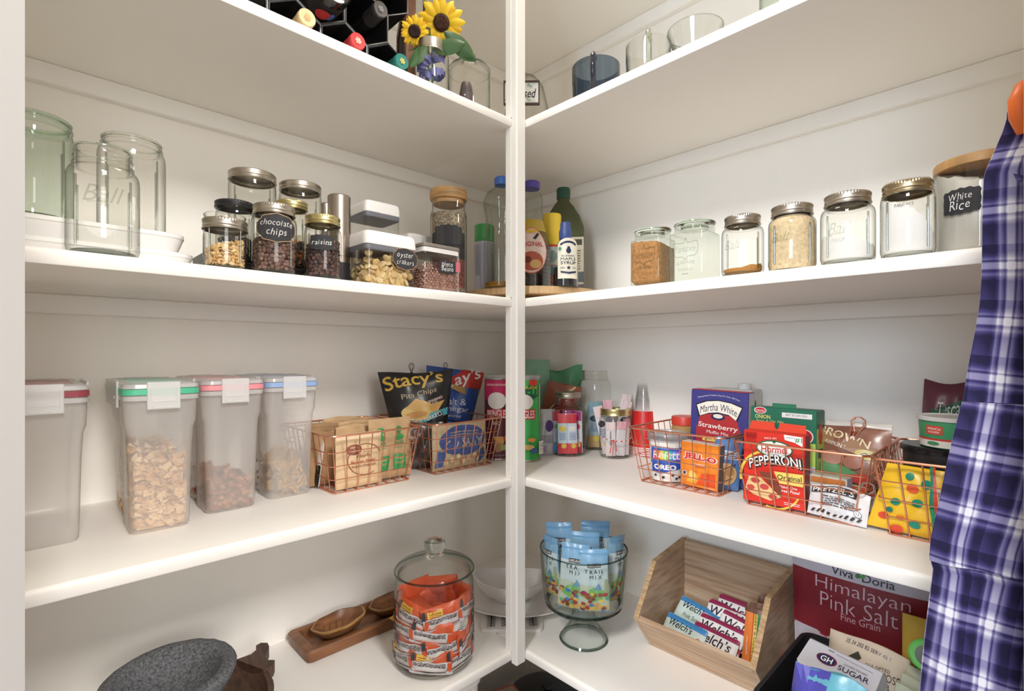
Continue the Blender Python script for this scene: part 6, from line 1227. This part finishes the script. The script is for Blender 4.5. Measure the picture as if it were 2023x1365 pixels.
for row, xs in enumerate(([-.240, -.144, -.048, .048, .144], [-.192, -.096, 0, .096], [-.144, -.048, .048, .144], [-.096, 0, .096])):
    for x in xs:
        if cell0 is None: o = cell0 = cell_mesh().build('hex_cell', rackm, t, smooth=0); e0 = M().tube([(x_, -.0004, z_) for x_, z_ in hexo(hs*.975)], .0011, 5, edge_m, closed=True).build('cell_edge_highlight', parent=o)
        else: o = copy_of(cell0, t)
        o.location = (x, 0, hs+row*hs*1.5)
bgl = mat('bottle_dark', (28, 32, 28), .08, spec=.7)
def wine(label, x, row, gm, cap, capc, rev=False, stick=.055):
    t = thing('wine_bottle', (CAM.x+.408+x, fy-stick, zA+hs+row*hs*1.5-.006), 0, label, 'bottle', 'wine bottles in the rack'); T = Matrix.Rotation(-PI/2, 4, 'X')
    if rev:
        M().lathe([(.025, .004), (.034, .0), (.037, .005), (.037, .19), (.03, .22), (.015, .25), (.014, .30)], 32, gm, T=T).build('bottle_body', parent=t)
        M().lathe([(.0375, .02), (.0375, .11)], 32, mat('wine_label', (46, 44, 46), .4), cap0=False, cap1=False, T=T).build('label', parent=t)
        p = Print(100, 60); p.text('SKORD', 50, 40, 14, (190, 160, 100), w=60); p.ell(50, 18, 14, 9, (190, 60, 60)); p.ell(66, 18, 8, 7, (70, 110, 190)); p.line([(10, 30), (90, 30)], 2, (190, 160, 100))
        p.build('label_print', t, lambda u, v: (-.0385*math.cos(.2+u*2.6), .02+.09*v, -.0385*math.sin(.2+u*2.6)))
        return t
    M().lathe([(.0135, .045), (.0137, .09), (.018, .11), (.034, .15), (.037, .17), (.037, .30), (.03, .305)], 32, gm, T=T).build('bottle_body', parent=t)
    M().lathe([(.009, .0006), (.0145, 0), (.0155, .002), (.0155, .012), (.0150, .013), (.0150, .046), (.014, .047)], 32, cap, T=T).build('foil_cap', parent=t)
    p = Print(40, 40)
    for i in range(6): p.ell(20+9*math.cos(i*PI/3), 20+9*math.sin(i*PI/3), 4, 4, capc)
    p.ell(20, 20, 5, 5, capc); p.build('cap_emblem', t, lambda u, v: ((u-.5)*.02, .0, (v-.5)*.02), off=.0003)
    return t
wine('dark wine bottle with cream cap in the lowest rack row', -.048, 0, bgl, mat('cap_cream', (226, 198, 152), .4), (206, 174, 124))
wine('wine bottle with red cap in the lowest rack row', .048, 0, bgl, mat('cap_red', (206, 66, 70), .35), (236, 190, 170))
wine('wine bottle with teal cap at right end of the rack', .144, 0, bgl, mat('cap_teal', (48, 126, 118), .35), (200, 190, 110))
wine('wine bottle with ribbed grey screw cap in the second rack row', .096, 1, bgl, mat('cap_grey', (112, 112, 114), .3, .8), (130, 130, 132))
wine('dark wine bottle pushed in base first with gold and red label', 0, 1, bgl, None, None, True, .06)
wine('pale green glass bottle with white cap high at the rack right', .144, 2, glassm('pale_bottle', (206, 200, 150), (110, 110, 70), .03), mat('cap_white', (226, 226, 226), .4), (206, 206, 206))
# wooden picture frame standing edge-on
c = on_col(801, 'L', .20); t = thing('picture_frame', P3(c, zA), 1.13, 'brown wooden frame standing edge-on between rack and flowers', 'frame'); fw = mat('frame_wood', (140, 88, 54), .45, var=.4, vscale=9, stretch=(9, 9, 1), col2=(92, 54, 34))
for bx_ in ((-.09, -.012, 0, .09, .012, .022), (-.09, -.012, .238, .09, .012, .26)): M().box(*bx_, b=.002).build('frame_rail', fw, t)
for x in (-.09, .068): M().box(x, -.012, .0222, x+.022, .012, .2378, b=.002).build('frame_stile', fw, t)
M().box(-.068, .004, .022, .068, .008, .238).build('backing', mat('frame_back', (84, 58, 44), .7), t)
# sunflowers in a canning jar
c, r = cyl(815, 887, 'L', .05); h = zat(88, c)-zA
t = thing('flower_vase', P3(c, zA), face_cam(c), 'canning jar with blue ribbon inside holding two sunflowers', 'vase'); jar_body(M(), r, h, r*.80, .70).build('glass_body', G, t, smooth=50)
M().lathe([(r*.80, h-.022), (r*.84, h-.021), (r*.84, h-.014), (r*.81, h-.013), (r*.83, h-.007), (r*.83, h-.001), (r*.80, h)], 40, silver, cap0=False, cap1=False).build('lid_band', parent=t)
m = M(); rib = mat('blue_ribbon', (112, 118, 190), .6, var=.3, vscale=40, bump=.6, bscale=60); R = random.Random(3)
for k in range(16):
    a = k*.7; m.grid(lambda u, v: ((r*.55+.25*r*math.sin(5*u+k))*math.cos(a+u*1.4), (r*.55+.25*r*math.sin(5*u+k))*math.sin(a+u*1.4), .008+k*h*.036+v*h*.12+.004*math.sin(7*u+k)), 8, 2)
o = m.build('ribbon_filling', rib, loc=P3(c, zA)); tag(o, 'crumpled blue ribbon stuffed inside the flower jar', 'ribbon', kind='stuff')
pet = [mat('petal', (250, 208, 40), .55), mat('petal_b', (240, 186, 30), .55)]; disc = mat('flower_disc', (86, 52, 36), .9, var=.5, vscale=200, bump=1, bscale=260); disc2 = mat('flower_disc_dark', (48, 30, 28), .95, bump=1, bscale=260)
leafm = mat('leaf_green', (70, 110, 62), .5, var=.2, vscale=25); stm = mat('stem_green', (90, 120, 60), .6)
def petal_mesh(l, w, cup):
    m = M(); m.grid(lambda u, v: ((u-.5)*2*w*math.sin(PI*min(1, (v*.92+.08)))**.7*(1-.15*v), cup*l*(v**2)*.5-.10*l*(1-(2*u-1)**2)*math.sin(PI*v), v*l), 4, 7); return m
def sunflower(label, pos, aim, R0, l, n, rot0, dm):
    t = bpy.data.objects.new('sunflower', None); COL.objects.link(t); tag(t, label, 'flower', 'sunflowers in the jar'); t.location = pos
    t.rotation_euler = (aim-Vector(pos)).to_track_quat('-Y', 'Z').to_euler(); RR = random.Random(n)
    M().lathe([(R0, 0), (R0*.98, .004), (R0*.7, .008), (R0*.3, .0065), (.0008, .006)], 28, dm, T=Matrix.Rotation(PI/2, 4, 'X')).build('flower_disc', parent=t)
    M().lathe([(R0*.95, -.001), (R0*.6, -.008), (.004, -.012)], 20, stm, T=Matrix.Rotation(PI/2, 4, 'X')).build('sepal_cup', parent=t)
    p0 = [petal_mesh(l, l*.25, .25).build('petal', pet[0], t, smooth=60, recalc=False), petal_mesh(l*.88, l*.24, -.10).build('petal', pet[1], t, smooth=60, recalc=False)]
    for k in range(n):
        for q in (0, 1):
            o = p0[q] if k == 0 else p0[q].copy()
            if k: COL.objects.link(o); o.parent = t
            a = rot0+2*PI*(k+.5*q)/n+RR.uniform(-.08, .08); rr = R0*.82
            o.location = (rr*math.sin(a), .001+.002*q, rr*math.cos(a)); o.rotation_euler = (RR.uniform(-.25, .3), a, 0); s = RR.uniform(.85, 1.1); o.scale = (s, s, s)
    return t
cam3 = Vector((CAM.x, CAM.y, CZ)); d0 = depth(c)
def at3(px, py, d): q = CAM+ray(px)*d; return Vector((q.x, q.y, CZ+(HY-py)/FP*d))
b1 = at3(872, 45, d0-.005); b2 = at3(819, 62, d0-.03)
sunflower('large sunflower bloom facing out above the flower jar', b1, cam3+Vector((0, 0, .25)), .017, .036, 13, .1, disc)
sunflower('small sunflower bloom with dark centre left of the large one', b2, cam3+Vector((-.15, .2, .1)), .0125, .021, 12, .2, disc2)
for b, k in ((b1, .004), (b2, -.006)):
    m = M().tube([b+Vector((0, .012, -.002)), b+Vector((0, .02, -.03)), Vector((c.x+k, c.y, zA+h)), Vector((c.x+k, c.y, zA+.02))], .0022, 7); m.build('stem', stm, bpy.data.objects['sunflower' if k > 0 else 'sunflower.001']).matrix_parent_inverse = Matrix()
bpy.context.view_layer.update()
for nm in ('sunflower', 'sunflower.001'):
    o = bpy.data.objects[nm]
    for ch in o.children:
        if ch.name.startswith('stem'): ch.matrix_parent_inverse = o.matrix_world.inverted()
for i, (px, py, dd, l, w, yaw, pit, own) in enumerate([(908, 88, 0, .042, .017, .3, .5, 0), (886, 92, -.015, .038, .016, -.2, -.2, 0), (846, 26, .02, .035, .013, -.6, 1.2, 0), (828, 108, -.03, .034, .013, -.3, -.9, 1), (838, 72, -.01, .034, .012, .2, -1.0, 1), (918, 104, .01, .036, .014, .5, .1, 0)]):
    q = at3(px, py, d0+dd); o = M(); o.grid(lambda u, v: ((v-.5)*l*2*.9, -.003*math.sin(PI*u)+.006*v*v, (u-.5)*2*w*math.sin(PI*(v*.94+.03))**.75), 6, 8)
    o = o.build('leaf', leafm, bpy.data.objects['sunflower.001' if own else 'sunflower'], smooth=60, recalc=False)
    o.rotation_euler = (.2, pit, face_cam(q)+yaw); o.location = q; o.matrix_parent_inverse = o.parent.matrix_world.inverted()
# cookie jar on the top shelf
c, r = cyl(885, 968, 'L', .055); h = zat(146, c)-zA
t = thing('lidded_glass_jar', P3(c, zA), face_cam(c), 'clear glass jar with domed lid beside the sunflowers', 'jar')
M().lathe([(r*.9, .0005), (r, .004), (r, h-.004), (r*.97, h)], 44, G, cap1=False).build('glass_body', parent=t)
M().lathe([(r*.95, h+.0005), (r*1.02, h+.002), (r*1.02, h+.006), (r*.9, h+.014), (r*.5, h+.020), (r*.3, h+.022), (r*.26, h+.026), (r*.34, h+.034), (r*.32, h+.040), (r*.1, h+.042)], 44, G, cap0=False).build('glass_lid', parent=t, smooth=60)
o = M().lathe([(.010, .0), (.013, .002), (.016, .03), (.012, .055), (.010, .060)], 20, mat('dark_scoop', (90, 78, 80), .4)).build('scoop_in_jar', loc=(c.x-.008, c.y, zA+.006)); tag(o, 'dark tapered scoop standing inside the domed jar', 'scoop')
# sign and glass cloche behind the post
r2 = .072; c2 = PD(1041, 1.52)
t = thing('glass_cloche', P3(c2, zA), 0, 'round glass dome in the corner behind the post', 'dome')
hd = zat(150, c2)-zA
M().lathe([(r2, .004), (r2*1.0, hd*.35), (r2*.92, hd*.62), (r2*.70, hd*.86), (r2*.40, hd*.97), (r2*.05, hd)], 44, G, cap0=False).build('glass_dome', parent=t, smooth=60)
M().lathe([(r2*1.12, 0), (r2*1.14, .001), (r2*1.14, .003), (r2*1.12, .0039)], 44, mat('cloche_base', (190, 170, 150), .5)).build('base', parent=t)
c = PD(1030.5, 1.235); w = .0885; zb_ = zat(205, c); hs2 = zat(158.5, c)-zb_
t = thing('framed_sign', P3(c, zb_), face_cam(c), 'small black framed sign with leaf print and script behind the post', 'sign')
for b_ in ((-w/2, 0, 0, w/2, .010, .003), (-w/2, 0, hs2-.003, w/2, .010, hs2), (-w/2, 0, .0032, -w/2+.003, .010, hs2-.0032), (w/2-.003, 0, .0032, w/2, .010, hs2-.0032)): M().box(*b_).build('frame_bar', mat('sign_frame', (70, 54, 46), .5), t)
M().tube([(.004, .004, hs2), (.010, .004, hs2+.006), (.014, .002, hs2+.012), (.011, -.004, hs2+.016), (.004, -.012, hs2+.014), (0, -.022, hs2+.013)], .0008, 6, steel).build('hanging_loop', parent=t)
M().box(-w/2+.004, .003, .004, w/2-.004, .007, hs2-.004).build('sign_board', flat((230, 232, 230)), t)
p = Print(90, 56); p.text('blessed', 50, 26, 26, BK, shear=.3, bold=.01, w=72)
for i in range(14): p.ell((i*29) % 84+3, [6, 50, 12, 46][i % 4], 5, 1.8, [(110, 160, 110), (100, 140, 190), (130, 176, 150)][i % 3], rot=i*47)
p.build('sign_print', t, lambda u, v: (-w/2+.005+u*(w-.010), .003, .005+v*(hs2-.010)))
# right run: mugs and dishes
smoke = glassm('smoky_glass', (186, 198, 210), (80, 92, 110), .03, p=.4)
def mug(label, pl, pr, gap, ytop, gm, hm, hpx, name='glass_mug'):
    c, r = cyl(pl, pr, 'R', gap); h = zat(ytop, c)-zA; t = thing(name, P3(c, zA), 0, label, 'mug', 'glass mugs on the top shelf')
    M().lathe([(r*.80, .0005), (r*.90, .003), (r*.96, .02), (r, h*.7), (r, h), (r*.97, h), (r*.965, h*.7), (r*.9, .022), (r*.84, .012)], 44, gm, cap1=True).build('mug_body', parent=t, smooth=50)
    q = on_col(hpx, 'R', 0)-c; a = math.atan2(q.y, q.x); e = Vector((math.cos(a), math.sin(a), 0))
    pts = [e*(r*.99+x)+Vector((0, 0, z)) for x, z in ((0, h*.90), (.014, h*.93), (.026, h*.84), (.030, h*.62), (.026, h*.40), (.012, h*.26), (0, h*.24))]
    sp = []
    for i in range(len(pts)-1):
        for k in range(4): sp.append(pts[i].lerp(pts[i+1], k/4))
    M().tube(sp+[pts[-1]], .0060, 10, hm).build('handle', parent=t, smooth=60); return t
mug('smoky blue glass mug near the post on the top shelf', 1130, 1225, .085, 135, smoke, mat('smoke_handle', (56, 60, 72), .08, trans=.4), 1170)
mug('clear glass mug beside the smoky blue mug', 1236, 1326, .085, 92, G, GR, 1282)
c, r = cyl(1318, 1430, 'R', .11); t = thing('glass_dish', P3(c, zA), 0, 'clear flared glass dish right of the clear mug', 'dish'); h = zat(62, c)-zA
M().lathe([(r*.45, .0005), (r*.5, .003), (r*.62, h*.35), (r*.85, h*.75), (r, h), (r*.985, h), (r*.83, h*.74), (r*.6, h*.36), (r*.4, .006)], 44, G, cap1=True).build('dish_body', parent=t, smooth=50)
M().lathe([(r*1.0, h-.001), (r*1.012, h+.0005), (r*.99, h+.001)], 44, GE, cap0=False, cap1=False).build('dish_rim', parent=t)
c, r = cyl(1500, 1590, 'R', .075); h = .14; t = thing('glass_jar', P3(c, zA), 0, 'pale green glass jar cut off by the top of frame', 'jar')
jar_body(M(), r, h, r*.8, .72).build('glass_body', GG, t, smooth=50); M().lathe([(r*.80, h), (r*.86, h+.001), (r*.86, h+.012), (r*.3, h+.013)], 36, GR).build('stopper', parent=t)
# ------------------------------------------------------------------ plaid shirt on an orange hanger by the door
pl = bpy.data.materials.new('plaid_flannel'); pl.use_nodes = True; nt = pl.node_tree; N = nt.nodes; L = nt.links
uvn = N.new('ShaderNodeUVMap'); uvn.uv_map = 'UVMap'; sp = N.new('ShaderNodeSeparateXYZ'); L.new(uvn.outputs[0], sp.inputs[0])
def stripes(sock, bands):
    f = N.new('ShaderNodeMath'); f.operation = 'FRACT'; L.new(sock, f.inputs[0]); r = N.new('ShaderNodeValToRGB'); r.color_ramp.interpolation = 'LINEAR'; L.new(f.outputs[0], r.inputs[0])
    e = r.color_ramp.elements; e[0].position = 0; e[0].color = (bands[0][1],)*3+(1,); e[1].position = bands[1][0]; e[1].color = (bands[1][1],)*3+(1,)
    for p_, v_ in bands[2:]: q = e.new(p_); q.color = (v_,)*3+(1,)
    return r.outputs[0]
bd = [(0, .28), (.26, .12), (.32, .28), (.36, .75), (.45, .30), (.49, 1), (.60, 1), (.64, .30), (.68, .75), (.78, .28), (.84, .12)]
a = stripes(sp.outputs[0], bd); b = stripes(sp.outputs[1], [(0, .28), (.34, .10), (.40, .28), (.46, .60), (.53, .2), (.57, .85), (.66, .85), (.70, .2), (.73, .60), (.80, .28), (.87, .10)])
ad = N.new('ShaderNodeMath'); ad.operation = 'ADD'; L.new(a, ad.inputs[0]); L.new(b, ad.inputs[1]); dv = N.new('ShaderNodeMath'); dv.operation = 'MULTIPLY'; dv.inputs[1].default_value = .5; L.new(ad.outputs[0], dv.inputs[0])
cr = N.new('ShaderNodeValToRGB'); L.new(dv.outputs[0], cr.inputs[0]); e = cr.color_ramp.elements
e[0].position = .16; e[0].color = rgb((40, 37, 66)); e[1].position = .80; e[1].color = rgb((224, 222, 232)); q = e.new(.29); q.color = rgb((70, 64, 116)); q = e.new(.55); q.color = rgb((138, 134, 172))
nz = N.new('ShaderNodeTexNoise'); nz.inputs['Scale'].default_value = 900; bp = N.new('ShaderNodeBump'); bp.inputs['Strength'].default_value = .3; bp.inputs['Distance'].default_value = .001; L.new(nz.outputs[0], bp.inputs['Height'])
bs = N['Principled BSDF']; bs.inputs['Roughness'].default_value = .95; bs.inputs['Specular IOR Level'].default_value = .1; L.new(cr.outputs[0], bs.inputs['Base Color']); L.new(bp.outputs[0], bs.inputs['Normal'])
S0 = CAM+RT*.56+FW*.475; t = thing('plaid_shirt', P3(S0, CZ-.60), A46-PI/2, 'purple and white plaid flannel shirt hanging by the door', 'shirt')
def interp(tab, z):
    for (z0, a), (z1, b) in zip(tab, tab[1:]):
        if z0 >= z >= z1: return a+(b-a)*(z0-z)/(z0-z1)
    return tab[-1][1] if z < tab[-1][0] else tab[0][1]
# left outline of the hanging cloth: (height, slope) at the depth of its edge
LT = [(py, (px-CX)/FP) for px, py in ((1992, 232), (1984, 258), (1966, 300), (1946, 345), (1943, 420), (1942, 540), (1938, 600), (1930, 650), (1916, 720), (1904, 790), (1886, 860), (1870, 930), (1856, 1000), (1842, 1060), (1838, 1105), (1846, 1118), (1838, 1180), (1828, 1260), (1818, 1365), (1796, 1800), (1790, 2200))]
YE_ = .500
def outline(z):
    py = HY-z/YE_*FP
    for (a, p), (b, q) in zip(LT, LT[1:]):
        if a <= py <= b: return (p+(q-p)*(py-a)/(b-a))*YE_
    return (LT[0][1] if py < LT[0][0] else LT[-1][1])*YE_
def cloth(name, z1, z0, out=0, xr=.125, uvo=(0, 0), nu=60, nv=44):
    m = M(); uv = []; n1 = nu+1; bk = []
    for j in range(nv+1):
        z = z1+(z0-z1)*j/nv; xl = outline(z)-.56-out
        for i in range(n1):
            u = i/nu; x = xl+(xr-xl)*u; d = x-xl; k = .5+.5*min(1, (.25-z)/.5); e = min(1, d/.03)
            y = .025*(1-e)**2-.012*e+e*k*(.010*math.sin(d*52+1.2+z*2)+.006*math.sin(d*125+z*5)+.003*math.sin(z*26+d*40))-out
            m.v.append((x, y, z+.60)); uv.append((d/.0255+uvo[0]+.12*math.sin(z*9), z/.054+uvo[1]+.12*math.sin(d*30)))
            bk.append((x, y+.0015+.045*min(1, d/.05), z+.60))
    k = len(m.v); m.v += bk; uv += [(a+.4, b) for a, b in uv]
    fq = lambda *q: (m.f.append(q), m.m.append(0))
    for j in range(nv):
        for i in range(nu): q = j*n1+i; fq(q, q+1, q+n1+1, q+n1); fq(k+q, k+q+n1, k+q+n1+1, k+q+1)
        for i in (0, nu): q = j*n1+i; fq(q, q+n1, q+n1+k, q+k)
    for j in (0, nv):
        for i in range(nu): q = j*n1+i; fq(q, q+1, q+1+k, q+k)
    return m.build(name, pl, t, smooth=80, uv=uv)
cloth('shirt_yoke', .240, -.046)
cloth('shirt_body', -.0465, -.2035, .0012, uvo=(.12, .35))
cloth('shirt_tail', -.204, -.60, -.0012, uvo=(.30, .2))
m = M(); uv = []
for j in range(9):
    for i in range(17):
        u, v = i/16, j/8; a = PI*(.15+1.25*v)
        x = outline(.172)-.56+.052*u-.004; y = -.016-.020*math.sin(PI*min(1, u*1.1))-.009*math.sin(a); z = .60+.172+.016*math.cos(a)-.016*math.sin(PI*u)+.022*u*u
        m.v.append((x, y, z)); uv.append((u*1.5+.1*v, v*.6+.2))
for j in range(8):
    for i in range(16): q = j*17+i; m.f.append((q, q+1, q+18, q+17)); m.m.append(0)
m.build('folded_cuff', pl, t, smooth=80, uv=uv, recalc=False)
org = mat('hanger_orange', (240, 116, 44), .4)
t = thing('coat_hanger', P3(S0, CZ-.60), A46-PI/2, 'bright orange plastic coat hanger carrying the plaid shirt', 'hanger'); zz = .60
M().tube([(-.070, .006, zz+.214), (-.079, .004, zz+.226), (-.080, .004, zz+.240), (-.074, .005, zz+.252), (-.055, .008, zz+.262), (0, .012, zz+.285), (.06, .012, zz+.262), (.10, .012, zz+.236)], .0085, 10, org).build('hanger_arm', parent=t, smooth=60)
M().tube([(0, .012, zz+.285), (0, .012, zz+.33), (.012, .012, zz+.345), (.020, .012, zz+.36), (.010, .012, zz+.378), (-.008, .012, zz+.374), (-.014, .012, zz+.362)], .0028, 8, steel).build('hanger_hook', parent=t)
M().tube([(-.078, .0, zz+.246), (-.076, -.008, zz+.240), (-.068, -.009, zz+.236)], .003, 8, org).build('notch', parent=t)
hk = CAM+RT*.558+FW*.385; t = thing('wall_hook', P3(hk, CZ+.36), A46-PI/2, 'steel hook on the entry wall above the orange hanger', 'hook')
M().lathe([(.014, 0), (.015, .001), (.015, .004), (.012, .005)], 24, steel, T=Matrix.Rotation(-PI/2, 4, 'X')).build('plate', parent=t)
M().tube([(0, .005, 0), (0, .06, .002), (0, .085, -.006), (0, .11, .002), (0, .118, .02)], .0035, 8, steel).build('peg', parent=t)
